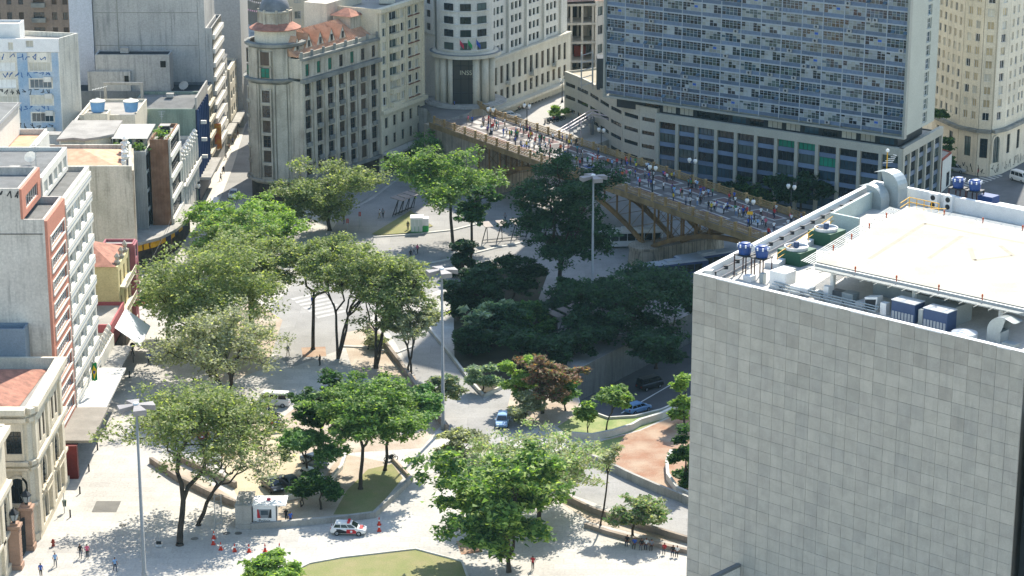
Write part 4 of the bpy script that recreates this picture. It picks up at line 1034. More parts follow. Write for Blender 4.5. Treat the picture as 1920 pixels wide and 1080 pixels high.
# entrance rotunda
b=MB(); b.lathe(*IC,[(IR-.6,11),(IR-.6,20.6)],32,0,False); b.build('entrance_wall',[OFFB],io)
b=MB(); b.lathe(*IC,[(IR+.6,20.4),(IR+1.5,20.5),(IR+1.5,21.1),(IR+.2,21.5)],40,0,False); b.build('entrance_canopy',[OFFB],io)
b=MB(); b.lathe(*IC,[(IR-.3,21.45),(IR+1.45,21.2)],40,0,False); b.build('canopy_top',[STEEL],io)
for deg in (-160,-138,-118,-68,-46,-24):
    a=R(deg); b=MB(); b.cyl(IC[0]+(IR)*math.cos(a),IC[1]+IR*math.sin(a),11,20.5,.75,seg=12); b.build('column',[OFFB],io,smooth=True)
b=MB()
for k in range(3): b.cyl(IC[0],IC[1],10.9+k*.001,11.15+k*.16,IR+2.6-k*.45,seg=36)
b.build('steps',[CONC],io)
def text(root,txt,loc,size,rz,m,name='lettering',ext=.05):
    cu_=bpy.data.curves.new(name,'FONT'); cu_.body=txt; cu_.size=size; cu_.extrude=ext; cu_.align_x='CENTER'
    t=bpy.data.objects.new(name,cu_); COL.objects.link(t); dg=bpy.context.evaluated_depsgraph_get(); me=bpy.data.meshes.new_from_object(t.evaluated_get(dg)); bpy.data.objects.remove(t)
    me.materials.clear(); me.materials.append(m); o=bpy.data.objects.new(name,me); COL.objects.link(o)
    o.rotation_euler=(math.pi/2,0,rz); o.location=loc
    if root: o.parent=root; o.location=(loc[0]-root.location.x,loc[1]-root.location.y,loc[2]-root.location.z)
    return o
b=MB(); b.box(IC[0]-2.3,IC[1]-IR-.05,11.3,IC[0]+2.3,IC[1]-IR+1.2,20.3); dr=b.build('entrance_door',[mat('dark bronze door','1d2226',.3,.3,.6,spec=.6)],io)
b=MB()
for x in (-2.3,-.78,.78,2.3): b.box(IC[0]+x-.09,IC[1]-IR-.15,11.3,IC[0]+x+.09,IC[1]-IR-.04,20.3)
for z in (13.6,16.4,19.0): b.box(IC[0]-2.3,IC[1]-IR-.13,z,IC[0]+2.3,IC[1]-IR-.045,z+.14)
q=b.build('door_bar',[DARKM],io); q.parent=dr; q.location=(0,0,0)
text(io,'INSS',(IC[0]+.2,IC[1]-IR-.22,17.3),1.25,0,flat('sign letters','a9a893'))
# flags over the canopy
for k,(c,lab) in enumerate((('a8324a','red and white flag over the round entrance'),('1c8a4a','green flag over the round entrance'),('27479a','blue flag over the round entrance'))):
    a=R(-90+(-8,6,20)[k]); bx,by=IC[0]+(IR+.1)*math.cos(a),IC[1]+(IR+.1)*math.sin(a)
    e=empty('entrance_flag',(bx,by,23),lab,'flag','flags over the entrance'); ox,oy=bx+1.0*math.cos(a),by+1.0*math.sin(a)
    b=MB(); b.tube([(bx,by,22.4),(ox,oy,24.6)],.06,5); b.build('pole',[METAL],e)
    b=MB()
    for i in range(4): b.quad((ox+.2*i,oy-.1+.1*math.sin(i*1.6),23.4-.22*i),(ox+.2*(i+1),oy-.1+.1*math.sin((i+1)*1.6),23.4-.22*(i+1)),(ox+.2*(i+1),oy-.1+.1*math.sin((i+1)*1.6),24.4-.26*(i+1)),(ox+.2*i,oy-.1+.1*math.sin(i*1.6),24.4-.26*i))
    b.build('cloth',[flat('flag cloth %d'%k,c)],e)
lw=MB(); 
facade(io,(-24.5,466),(-15.2,452.6),24,58,[(.8+k*2.6,2.2+k*2.6,.7+q*2.6,2.1+q*2.6) for q in range(12) for k in range(6)],OFF,.3,2,1,[GL_D],F_DARK)
block(io,[(-24.5,466),(-15.2,452.6),(-10,464),(-18,474)],0,57,OFF,ROOFC,.3,'left_wing')

# terraces of the hillside (street level behind the viaduct)
def terrace(name,poly,z,m,mt):
    b=MB(); b.prism(poly,-1,z,0,1); return struct(b.build(name,[m,mt]))
terrace('hill_terrace',[(-24.5,452),(-16.6,444.6),(-14.4,431),(-8.4,441.0),(-5.2,454),(-3.5,462),(-1,475),(-40,475)],10.8,CONC,mat('plaza dark paving','6f6c68',.85,.25,.3))
terrace('street_terrace',[(-4.5,452.0),(4,438),(9.5,430),(13,431),(19,441),(15.8,455),(12.2,464),(24,500),(14,520),(12,497)],5.6,CONC,mat('bright street','a09d96',.85,.12,.2))

# ------------------------------------------------------------------ slab tower with podium
GREYF=mat('tower grey frame','95968c',.7,.1,.3); SPAN=mat('tower spandrel','60738a',.45,.2,.4,rnd=.25,spec=.5); SPAN2=mat('tower spandrel dark','4c6076',.45,.2,.4,rnd=.25,spec=.5); BARS=mat('tower aluminium','a2aab0',.5,.1,.5)
tw=empty('slab_tower',(45,420,0),'wide blue-grey glass slab tower standing behind the viaduct','building')
ZT=16.0; tA=G(1136,178,ZT); tB=G(1694,257,ZT); tD=G(1751,226,ZT)
xu,xW=unit(tA,tB); vv=(tD[0]-tB[0],tD[1]-tB[1]); tC=(tA[0]+vv[0],tA[1]+vv[1])
SH=2.42; NF=12; ZTOP=116.5
fpS=[tA,tB,tD,tC]; ins=inset(fpS,.5)
b=MB(); b.prism(ins,ZT+.02,ZTOP,0,bottom=True); b.build('core_wall',[GREYF],tw)
NB=15; BW=xW/NB
rt=random.Random(21)
pchoice=[GL_D,GL_D,GL_D,GL_B,GL_G,GL_W,GL_C,GL_B]
def tower_window(seed):
    r_=random.Random(seed); w,h=BW-.12,SH-.78-.1; f=MB(); nx=5
    tone=r_.choice((0,0,0,1,2,3,4))
    f.box(0,-.1,0,w,0,.05); f.box(0,-.1,h-.05,w,0,h)
    for i in range(nx+1): x=(w-.05)*i/nx; f.box(x,-.09,.05,x+.05,0,h-.05)
    f.box(0,-.085,h*.42,w,0,h*.42+.045); f.box(0,-.085,h*.72,w,0,h*.72+.04)
    p=MB(); ms=[]
    for i in range(nx):
        for j,(z0,z1) in enumerate(((.05,h*.42),(h*.42,h*.72),(h*.72,h))):
            x0=(w-.05)*i/nx+.04; x1=(w-.05)*(i+1)/nx
            k={0:r_.choice((0,0,1,3)),1:r_.choice((3,4,2)),2:r_.choice((1,1,0,2)),3:r_.choice((0,0,0,5)),4:r_.choice((2,4,0))}[tone]
            if r_.random()<.10: k=r_.choice((0,1,2,3,4,5))
            if r_.random()<.10 and j==0:
                p.quad((x0,-.6,z0+.1),(x1,-.6,z0+.1),(x1,-.05,z1),(x0,-.05,z1),1); p.quad((x0,-.6,z0+.09),(x0,-.05,z1-.01),(x1,-.05,z1-.01),(x1,-.6,z0+.09),1); p.quad((x0,-.01,z0),(x1,-.01,z0),(x1,-.01,z1),(x0,-.01,z1),0)
            else: p.quad((x0,-.03,z0),(x1,-.03,z0),(x1,-.03,z1),(x0,-.03,z1),k)
    return f.mesh('window',[BARS]), p.mesh('pane',[GL_D,GL_B,TGC,GL_G,TGW,GL_BL if r_.random()<.25 else GL_D])
TGC=mat('tower curtain','8d938d',.35,.25,.5,rnd=.25,spec=.5); TGW=mat('tower blind','949c9e',.35,.2,.5,rnd=.25,spec=.5)
TWV=[tower_window(s) for s in range(14)]
sp=MB(); n3=3
for i in range(5): sp.box((BW-.12)*i/5+.02,-.06,0,(BW-.12)*(i+1)/5-.02,0,.62,i%2 if False else 0)
SPM=[sp.mesh('spandrel_panel',[m]) for m in (SPAN,SPAN2)]
angT=math.atan2(xu[1],xu[0]); off=.42
for f in range(NF):
    z=ZT+.35+f*SH
    for k in range(NB):
        p=along(tA,xu,k*BW+.06,-.5+off); L=tw.location
        inst('spandrel_panel',SPM[0 if rt.random()<.72 else 1],tw,(p[0]-L.x,p[1]-L.y,z-L.z),angT)
        wm,pm=rt.choice(TWV); o=inst('window',wm,tw,(p[0]-L.x,p[1]-L.y,z+.66-L.z),angT); inst('pane',pm,o,(0,0,0))
    b=MB(); b.obox(tA,xu,.0,xW,-.45,.1,z+SH-.2,z+SH-.02); b.build('floor_slab',[BARS],tw)
for k in range(NB+1):
    b=MB(); b.obox(tA,xu,max(.02,k*BW-.06),min(xW-.02,k*BW+.06),-.45,.08,ZT+.1,ZT+NF*SH+.4); b.build('mullion',[BARS],tw)
b=MB(); b.obox(tA,xu,-.35,.05,-.5,.5,ZT,ZT+70); b.obox(tA,xu,xW-.02,xW+.35,-.5,.5,ZT,ZT+70); b.obox(tA,xu,-.35,xW+.35,-.5,.5,ZT-.35,ZT+.02); b.build('edge_frame',[GREYF],tw)
# upper part above the picture
b=MB()
for f in range(NF,41):
    z=ZT+.35+f*SH; b.obox(tA,xu,0,xW,-.45,-.1,z,z+.7,0); b.obox(tA,xu,0,xW,-.45,-.2,z+.7,z+SH,1)
b.build('upper_facade',[SPAN,GL_D],tw)
# side wall with window column
su,sW=unit(tB,tD)
GWALL=mat('smooth grey side wall','a4a79b',.7,.08,.2)
facade(tw,along(tB,su,0,-.35),along(tD,su,0,-.35),ZT,ZT+70,[(sW*.60,sW*.60+2.2,.6+f*SH,2.5+f*SH) for f in range(24)],GWALL,.38,2,2,[GL_B,GL_G],F_WHITE)
# air conditioners
acm=MB(); acm.box(-.42,-.45,0,.42,0,.6); acf=MB(); acf.lathe(0,0,[(.24,0),(.05,.01)],10,0,True)
ACB=acm.mesh('air_conditioner',[mat('dusty unit white','a5a7a5',.6,.2,.8)]); 
fan=MB(); 
for i in range(10):
    a0,a1=2*math.pi*i/10,2*math.pi*(i+1)/10; fan.face([(.05,-.46,.3),(.05+.23*math.cos(a0),-.46,.3+.23*math.sin(a0)),(.05+.23*math.cos(a1),-.46,.3+.23*math.sin(a1))])
FAN=fan.mesh('fan',[DARKM])
for i in range(46):
    f=rt.randrange(NF); k=rt.randrange(NB); p=along(tA,xu,k*BW+rt.uniform(.6,BW-.6),.02); L=tw.location
    o=inst('air_conditioner',ACB,tw,(p[0]-L.x,p[1]-L.y,ZT+.4+f*SH-L.z+rt.choice((0,.1))),angT); inst('fan',FAN,o,(0,0,0))
# recessed floor and podium
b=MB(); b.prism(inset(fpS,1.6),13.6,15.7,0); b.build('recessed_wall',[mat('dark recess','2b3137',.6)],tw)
rA,rB=inset(fpS,1.6)[0],inset(fpS,1.6)[1]; ru,rW=unit(rA,rB)
pd=empty('podium',(48,412,0),'tower podium with tall grey pillars and dark glazing above the trees','building')
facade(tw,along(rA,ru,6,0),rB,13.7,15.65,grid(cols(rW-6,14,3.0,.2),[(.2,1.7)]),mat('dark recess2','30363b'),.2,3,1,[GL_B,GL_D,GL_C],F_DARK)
pA=along(tA,xu,xW*.195,.7); pB=along(tB,xu,.25,.7); pD=(tD[0]+xu[0]*.9-vv[0]*.05,tD[1]+xu[1]*.9); pD=(pB[0]+vv[0]*1.32,pB[1]+vv[1]*1.32)
fpp=[pA,pB,pD,(pA[0]+vv[0]*1.32,pA[1]+vv[1]*1.32)]
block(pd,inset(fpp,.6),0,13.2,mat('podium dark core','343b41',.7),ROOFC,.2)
PG=mat('podium grey','a09e90',.75,.1,.3)
for (A,B,n_) in ((pA,pB,12),(pB,pD,5)):
    u,W=unit(A,B); s_=W/n_
    for k in range(n_+1):
        b=MB(); b.obox(A,u,k*s_-.3,k*s_+.3,-.6,.12,0,12.6); b.build('pillar',[PG],pd)
    b=MB(); b.obox(A,u,-.3,W+.3,-.6,.15,12.6,14.1); b.build('fascia',[PG],pd)
    for k in range(n_):
        for f in range(5):
            z=.4+f*2.5
            b=MB(); b.obox(A,u,k*s_+.32,(k+1)*s_-.32,-.58,-.3,z,z+.8); b.build('spandrel_panel',[SPAN],pd)
            windows(pd,along(A,u,0,-.3),u,0,[(k*s_+.34,(k+1)*s_-.34,z+.8,z+2.48)],.18,4,1,[GL_T] if (n_==12 and ((f==4 and k in (6,7)) or (f==3 and k==8))) else [GL_D,GL_D,GL_B,GL_D,GL_G],F_DARK,.05)
# curved annex wing with slit windows
cx=empty('curved_annex',(18,440,5.6),'curved beige annex with rows of slit windows left of the slab tower','building')
cv=[(10.9,463.2),(13.2,458.5),(15.6,452.6),(17.4,446.4),(19.2,440.2),(21.4,434.4),(24.4,430.0),(27.4,427.2)]
BG2=mat('smooth beige render','b3ae9e',.8,.08,.2,streak=.2)
fpc=cv[:]+[(34,436),(22,470)]
block(cx,fpc,0,14.2,BG2,mat('tan roof','9a917c',.85,.2,.3),.4)
for i in range(len(cv)-1):
    A,B=cv[i],cv[i+1]; u,W=unit(A,B)
    facade(cx,A,B,0.0,14.6,[(.5,W-.5,1.4+f*2.6,2.15+f*2.6) for f in range(5)],BG2,.3,3,1,[GL_D],F_DARK,.04)
# steel fire stair / cabinets against the tower
st=empty('steel_stair_tower',(15.6,452,14),'steel ladder frame and dark cabinet on the annex roof','stair')
b=MB(); b.box(16.6,446,14.3,18.8,450,20.5); b.build('cabinet',[mat('dark cabinet','3d4348')],st)
b=MB()
for x,y in ((13.6,450),(15.8,446),(13.6,446.5),(15.8,450)): b.tube([(x,y,14.3),(x,y,21.5)],.09,4)
for k in range(5): b.tube([(13.6,446.5,15+k*1.5),(15.8,446,15.8+k*1.5)],.08,4); b.tube([(15.8,446,15.8+k*1.5),(15.8,450,15.0+k*1.5)],.08,4); b.tube([(13.6,450,15+k*1.5),(13.6,446.5,15+k*1.5)],.08,4)
b.build('steel_frame',[METAL],st)

# ------------------------------------------------------------------ bare concrete frame building and far blocks
cf=empty('concrete_frame_building',(17,512,0),'open concrete frame building with rust red roof between the two office towers','building')
fA,fB=(10.5,506),(18.2,507.0); fu,fW=unit(fA,fB)
b=MB()
for k in range(4):
    for d in (0,-6,-12): b.obox(fA,fu,k*2.4,k*2.4+.45,d-.45,d,0,21)
b.build('column',[CONC],cf)
for k in range(5):
    b=MB(); b.obox(fA,fu,-.3,fW+.3,-14,.3,3.8+k*4.2,4.3+k*4.2); b.build('floor_slab',[CONC],cf)
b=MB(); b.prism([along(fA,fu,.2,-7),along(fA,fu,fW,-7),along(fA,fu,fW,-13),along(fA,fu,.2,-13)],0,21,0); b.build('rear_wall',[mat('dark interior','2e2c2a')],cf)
facade(cf,along(fB,fu,.1,0),along(fB,fu,8,-9),0,21.5,grid(cols(12,4,2.0,.3),rows(5,4.2,2.0,1.4)),GREYW,.3,3,2,[GL_G,GL_D],F_DARK)
hip_roof(cf,[along(fA,fu,-.5,.5),along(fA,fu,fW+3,-1),along(fA,fu,fW+3,-14),along(fA,fu,-.5,-14)],21.6,1.4,mat('rust sheet roof','a08070',.8,.25,.5,corr=3))
b=MB(); b.obox(fA,fu,4,6.5,-5,-4,8.6,11); b.build('red_crates',[mat('rust red','7a3424')],cf)
far=[('far_block','beige block behind the domed building, upper middle',(-46,470,-28,486),24,34,BEIGE),
('far_block','pale yellow rear block beside the cream apartments',(-27,462,-17.5,474),22,37,CREAM),
('far_block','long low beige block behind the dome',(-50,500,-28,516),10,31,BEIGE),
('far_block','cream block rising behind the concrete frame building',(8,528,40,545),10,30,CREAM),
('far_block','light grey block behind the blue slab tower left edge',(16,520,22,530),10,42,GREYW),
('far_block','grey roofed block right behind the frame building',(5,514,30,527),5,22,GREYW),
('far_block','tall pale block at the top edge right of the church',(-42,520,-20,540),10,46,CREAM)]
for k,(n_,lab,(x0,y0,x1,y1),za,zb,m) in enumerate(far):
    e=empty(n_,((x0+x1)/2,(y0+y1)/2,0),lab,'building','far buildings')
    block(e,rect(x0,y0,x1,y1),0,zb,m,ROOFG if k%2 else ROOFC,.6)
    nc=max(2,int((x1-x0)/3.4)); nr=max(1,int((zb-za)/3.2))
    facade(e,(x0,y0),(x1,y0),za-4 if za>12 else za,zb,grid(cols(x1-x0,nc,1.3,.6),rows(nr,3.2,1.5,1.0)),m,.25,2,1,[GL_D,GL_G,GL_C])
# tiled little roof house
lt=empty('tiled_roof_house',(-35,452,0),'small old house with red tiles and curly gable behind the domed building','building')
block(lt,rect(-40,448,-31,456),0,29.5,CREAM,ROOFC,.2); hip_roof(lt,rect(-40,448,-33,456),29.8,2.2,TERRA)
b=MB(); b.box(-33,447.8,29.6,-31,448.2,31.2); b.lathe(-32,448,[(.9,31.2),(.7,31.8),(.3,32.4),(.05,32.9)],8); b.build('curly_gable',[STONE],lt)
# church at the head of the street
chh=empty('church',(-52,600,0),'grey stone church front with gable at the end of the narrow street','church')
b=MB(); b.box(-75,600,0,-40,630,22); b.face([(-66,599.6,0),(-54,599.6,0),(-54,599.6,16),(-60,599.6,23),(-66,599.6,16)]); b.build('wall',[mat('church stone','7d7a72',.9,.25,.3)],chh)
b=MB(); b.face([(-66.6,599,15.6),(-60,599,23.6),(-60,612,23.6),(-66.6,612,15.6)]); b.face([(-60,599,23.6),(-53.4,599,15.6),(-53.4,612,15.6),(-60,612,23.6)]); b.build('roof',[ROOFD],chh)
arch_window(chh,(-66,599.5),(1,0),6,3,1,7,STONE,GL_D,bars=False,name='portal')
b=MB(); b.cyl(-48,604,0,34,3.5,seg=8); b.build('tower',[mat('church stone','7d7a72')],chh)
bk=empty('bunting',(-62,560,12),'strings of pink and white paper bunting across the narrow street','bunting')
for s in range(5):
    b=MB(); r_=random.Random(s)
    for k in range(26):
        t=k/26; x=-66+t*12; y=545+s*9+6*t; z=15.5-4*t*(1-t)*3+s*.5
        b.face([(x,y,z),(x+.3,y,z),(x+.15,y,z-.5)])
    b.build('string',[flat('bunting %d'%(s%2),('c9a0bb','d8d4d8')[s%2])],bk)

# ------------------------------------------------------------------ cream deco block at the right edge
cr=empty('rounded_cream_block',(96,455,0),'cream apartment block with rounded corner at the right edge','building')
cp=[G(1751,214,9),G(1800,236,9),G(1835,243,9),G(1858,245,9),G(1880,240,9),G(1900,231,9),G(1945,208,9)]
DC=mat('deco cream','cfc6b0',.85,.15,.15,streak=.45)
fpr=cp+[(cp[-1][0]+3,cp[-1][1]+25),(cp[0][0],cp[0][1]+25)]
block(cr,fpr,0,58,DC,ROOFC,.5)
for i in range(len(cp)-1):
    A,B=cp[i],cp[i+1]; u,W=unit(A,B); big=W>4.2; n_=max(1,int(W/1.9)) if big else 1
    cl_=cols(W,n_,1.0 if big else 1.3,.3)
    facade(cr,A,B,10.2,58,[(a,b,.7+q*2.5,2.2+q*2.5) for q in range(18) for a,b in cl_],DC,.3,2,1,[GL_Y,GL_D,GL_Y,GL_D,GL_C],F_WHITE,.05)
    facade(cr,A,B,0,8.6,[(a-.1,b+.1,3.6,7.4) for a,b in cols(W,max(1,n_//2),1.3,.3)],CREAMS,.3,2,3,[GL_G,GL_D],F_DARK)
    ledge(cr,A,B,8.6,.6,1.2,DARKST,ext=.2); ledge(cr,A,B,9.2,1.0,.25,DC,'balustrade',back=-.05)
    scribble(cr,A,u,.3,.6,W-.6,1.6,max(3,int(W)),GRK,.32,50+i)
arch_window(cr,cp[3],unit(cp[3],cp[4])[0],1.2,1.9,2.6,5.2,CREAMS,GL_G,.32)
# little red and white kiosk house
kh=empty('kiosk_house',(81,427,0),'small flat roofed hut with brick red and white walls at the right street','hut')
K=[G(1744,355,0),G(1764,361,0),G(1781,346,0),G(1762,340,0)]
block(kh,K,0,6.2,mat('brick red wall','8e4a38',.85,.2,.5),ROOFC,.2)
b=MB(); u,W=unit(K[1],K[2]); b.obox(K[1],u,0,W,0,.08,0,6.0); b.build('white_wall',[WHITE],kh)
b=MB(); b.obox(K[1],u,W*.5,W*.8,.08,.12,.3,3); b.build('door',[GL_D],kh)
# ------------------------------------------------------------------ viaduct
IRON=mat('brown iron paint','7f6238',.65,.3,.5,col2='5e4629',streak=.5)
vN0=G(812,232,11); vN1=G(1415,447,11); vu,_=unit(vN0,vN1); vn=(vu[1],-vu[0])
fz=G(1480,405,11); VW=-((fz[0]-vN0[0])*vn[0]+(fz[1]-vN0[1])*vn[1])
V=lambda a,n,z:(*along(vN0,vu,a,n),z)
va=lambda p:((p[0]-vN0[0])*vu[0]+(p[1]-vN0[1])*vu[1], (p[0]-vN0[0])*vn[0]+(p[1]-vN0[1])*vn[1])
VL=130
vd=empty('viaduct',(*along(vN0,vu,60,-VW/2),0),'long ochre iron arch viaduct with patterned deck crossing the valley','bridge')
b=MB(); b.obox(vN0,vu,-1,VL,-VW,0,10.3,11.0); b.build('deck',[mat('dark mosaic deck','66605c',.85,.2,.3)],vd)
for nn,nm in ((0,'edge_girder'),(-VW-.35,'edge_girder')):
    b=MB(); b.obox(vN0,vu,-1,VL,nn,nn+.3,10.15,11.12); b.build(nm,[mat('dull ochre girder','8c7650',.65,.3,.5,col2='6e5b3c',streak=.6)],vd)
# paving pattern, laid pieces
LP=mat('pale mosaic','a9a49c',.85,.15,.4); BP=mat('brown red mosaic','6d5450',.85,.2,.4); GP=mat('grey mosaic','8a857f',.85,.2,.4)
def pav(a0,a1,n0,n1,z,m):
    b=MB(); b.quad(V(a0,n1,z),V(a1,n1,z),V(a1,n0,z),V(a0,n0,z)); b.build('paving_panel',[m],vd)
k=0; a=1.0
while a<VL-10:
    for (n0,n1,sh) in ((-VW+1.2,-VW+3.9,0),(-4.2,-1.5,4.6)):
        pav(a+sh,a+sh+7.2,n0,n1,11.004,LP); pav(a+sh+.4,a+sh+6.8,n0+.4,n1-.4,11.008,BP)
    pav(a+1.0,a+4.0,-VW/2-1.9,-VW/2-.3,11.004,LP); pav(a+4.6,a+8.0,-VW/2-.2,-VW/2+1.5,11.004,LP); pav(a+1.4,a+3.8,-VW/2+.5,-VW/2+1.6,11.004,GP); pav(a+5.4,a+8.2,-VW/2-1.9,-VW/2-.8,11.004,GP)
    a+=9.2
# balustrades
PS=3.7
pm=MB(); pm.box(-.16,-.16,0,.16,.16,1.3); pm.box(-.22,-.22,1.3,.22,.22,1.42); pm.box(-.22,-.22,0,.22,.22,.15); POSTM=pm.mesh('baluster_post',[OCHRE])
pn=MB(); L_=PS-.34
pn.box(.17,-.06,1.08,PS-.17,.06,1.2); pn.box(.17,-.05,.12,PS-.17,.05,.22); pn.box(.17,-.04,.8,PS-.17,.04,.87)
for i in range(4):
    x0=.17+L_*i/4; x1=.17+L_*(i+1)/4; xm=(x0+x1)/2
    pn.tube([(x0,0,.22),(x1,0,.8)],.045,4,0,False); pn.tube([(x1,0,.22),(x0,0,.8)],.045,4,0,False); pn.box(x0-.03,-.03,.2,x0+.03,.03,1.1)
    pn.tube([(xm+.2*math.cos(t),0,.51+.2*math.sin(t)) for t in [math.pi*2*q/8 for q in range(9)]],.04,4,0,False)
    pn.box(xm-.03,-.03,.85,xm+.03,.03,1.1)
PANM=pn.mesh('railing_panel',[OCHRE]); angV=math.atan2(vu[1],vu[0]); L=vd.location
for side,n_ in ((0,-.1),(1,-VW+.1)):
    for k in range(int(VL/PS)):
        a=k*PS+(.3 if side==0 else 1.2); p=V(a,n_,11.12)
        inst('baluster_post',POSTM,vd,(p[0]-L.x,p[1]-L.y,11.12),angV); inst('railing_panel',PANM,vd,(p[0]-L.x,p[1]-L.y,11.12),angV)
# far rail turning the corner towards the round entrance
cpts=[V(1.0,-VW+.1,11.0),(*G(878,188,11.2),11),(*G(903,170,11.2),11)]
for i in range(2):
    A,B=cpts[i],cpts[i+1]; u,W=unit(A,B); n_=max(1,round(W/PS))
    for k in range(n_):
        p=along(A,u,k*W/n_); inst('baluster_post',POSTM,vd,(p[0]-L.x,p[1]-L.y,11.0),math.atan2(u[1],u[0])); inst('railing_panel',PANM,vd,(p[0]-L.x,p[1]-L.y,11.0),math.atan2(u[1],u[0]),scale=(W/n_/PS,1,1))
# pier and arches
ap_,_n=va(G(1222,487,0)); ap_+=1.2
pr=MB(); ST2=mat('pale rubble masonry','a49a88',.95,.3,.5,col2='857c6c',brick=(.9,.45,.05,.55),bump=.05)
for n_ in (-.2,-VW+.2):
    p=V(ap_,n_,0); pr.lathe(p[0],p[1],[(3.0,-.2),(2.7,2.7),(2.9,2.75),(2.9,3.2)],18,0); 
pr.obox(vN0,vu,ap_-2.2,ap_+2.2,-VW+.2,-.2,-.2,3.0); pr.build('pier',[ST2],vd)
def rib(a0,a1,n_,zs=3.1,zc=9.5,wd=.5,hh=.75,name='arch_rib'):
    b=MB(); N=28; c=(a0+a1)/2; h=(a1-a0)/2
    zf=lambda a:zs+(zc-zs)*(1-((a-c)/h)**2)
    for i in range(N):
        x0=a0+(a1-a0)*i/N; x1=a0+(a1-a0)*(i+1)/N
        b.hexa([V(x0,n_+wd/2,zf(x0)-hh/2),V(x1,n_+wd/2,zf(x1)-hh/2),V(x1,n_-wd/2,zf(x1)-hh/2),V(x0,n_-wd/2,zf(x0)-hh/2),V(x0,n_+wd/2,zf(x0)+hh/2),V(x1,n_+wd/2,zf(x1)+hh/2),V(x1,n_-wd/2,zf(x1)+hh/2),V(x0,n_-wd/2,zf(x0)+hh/2)])
    b.build(name,[IRON],vd)
    return zf
for (a0,a1) in ((ap_-54,ap_-1.2),(ap_+1.2,ap_+54)):
    for n_ in (-.6,-VW/2,-VW+.6):
        zf=rib(a0,a1,n_)
        x=a0+.6
        while x<a1-.3:
            z=zf(x)
            if 9.7-z>.9:
                b=MB(); b.obox(vN0,vu,x-.12,x+.12,n_-.12,n_+.12,z+.3,10.3); b.build('spandrel_column',[IRON],vd)
            x+=3.7
    for x in np.arange(a0+.6,a1,3.7):   # cross bracing
        z=zf(x)
        if 9.7-z>1.6:
            b=MB()
            for (n0,n1) in ((-.6,-VW/2),(-VW/2,-VW+.6)):
                b.tube([V(x,n0,z),V(x,n1,10.2)],.05,4); b.tube([V(x,n1,z),V(x,n0,10.2)],.05,4); b.tube([V(x,n0,z),V(x,n1,z)],.05,4)
            b.build('cross_brace',[IRON],vd)
b=MB(); b.obox(vN0,vu,-4,ap_-53.5,-VW+.3,-.3,-.2,10.3); b.build('abutment',[ST2],vd)

# twin-globe lamps
def lamp_proto():
    e=empty('bridge_lamp',(0,0,0)); b=MB()
    b.lathe(0,0,[(.28,0),(.28,.25),(.16,.5),(.12,.9),(.085,1.1),(.07,4.2),(.1,4.3)],8); b.tube([(-.6,0,4.25),(-.3,0,4.05),(0,0,4.2),(.3,0,4.05),(.6,0,4.25)],.05,5)
    b.build('post',[DARKM],e)
    for s in (-1,1):
        b=MB(); b.lathe(s*.6,0,[(.1,4.25),(.28,4.55),(.34,4.75),(.3,4.95),(.12,5.15)],10); g=b.build('globe',[mat('opal glass','d8d8d2',.3,.05)],e,smooth=True)
        b=MB(); b.lathe(s*.6,0,[(.2,5.12),(.06,5.3),(.02,5.45)],8); q=b.build('globe_cap',[DARKM],e); q.parent=g
    return e
lp=lamp_proto(); first=True
lamps=[((920,252),11,'double globe lamp in the sunlit crowd on the viaduct, nearest the round entrance'),((988,245),11,'double globe lamp by the far rail on the sunlit part of the viaduct'),((1223,366),11,'double globe lamp in the shade near the pink crowd on the viaduct'),((1297,352),11,'double globe lamp by the far rail in front of the podium'),((1405,432),11,'double globe lamp with a small yellow sign, right part of viaduct'),((1482,402),9,'double globe lamp beyond the far rail before the dark trees'),((1127,290),7,'double globe lamp below the curved annex'),((993,195),5.6,'double globe lamp on the bright street behind the viaduct'),((1054,192),5.6,'double globe lamp at the corner of the curved annex'),((370,395),0,'double globe lamp at the mouth of the narrow street'),((820,178),10.8,'double globe lamp in the shade left of the round entrance')]
for (px,py),z,lab in lamps:
    x,y=G(px,py,z); o=lp if first else copy_tree(lp); first=False
    o.location=(x,y,z); o.rotation_euler=(0,0,angV+.3); tag(o,lab,'street lamp','double globe lamps')
x,y=G(1405,432,11); sgn=empty('lamp_sign',(x,y,13),'small yellow sign fixed to a viaduct lamp post','sign')
b=MB(); b.box(x-.45,y-.15,13.6,x+.45,y-.1,14.1); b.build('plate',[YEL],sgn)

# steel street stair beside the viaduct
ss=empty('steel_street_stair',(14,432,5.6),'steel stair with pale handrails beside the bright street','stair')
s0=G(1035,262,7); s1=G(1110,232,7.5)
b=MB()
for k in range(12):
    t=k/11; p=(s0[0]*(1-t)+s1[0]*t, s0[1]*(1-t)+s1[1]*t); b.box(p[0]-.1,p[1]-1.4,5.6+.25*k,p[0]+.6,p[1]+1.4,5.75+.25*k)
b.build('step',[STEEL],ss)
for dy in (-1.5,1.5):
    b=MB(); b.tube([(s0[0]-1,s0[1]+dy,7.2),(s1[0],s1[1]+dy,10.0),(s1[0]+4,s1[1]-4+dy,10.0),(s1[0]+7,s1[1]-8+dy,6.5)],.12,5)
    b.tube([(s0[0]-1,s0[1]+dy,6.7),(s1[0],s1[1]+dy,9.4),(s1[0]+4,s1[1]-4+dy,9.4)],.06,5)
    for t in (0,.25,.5,.75,1): x=s0[0]-1+(s1[0]-s0[0]+1)*t; y=s0[1]+(s1[1]-s0[1])*t+dy; b.tube([(x,y,5.6),(x,y,7.2+2.8*t)],.05,4)
    b.build('handrail',[mat('pale pink rail','cdbfc2',.5)],ss)
for dx,dy in ((0,-1.2),(0,1.2),(3.4,-4),(3.4,-2)):
    b=MB(); b.cyl(s1[0]+dx,s1[1]+dy,5.6,8.8,.35,seg=8); b.build('column',[STEEL],ss)

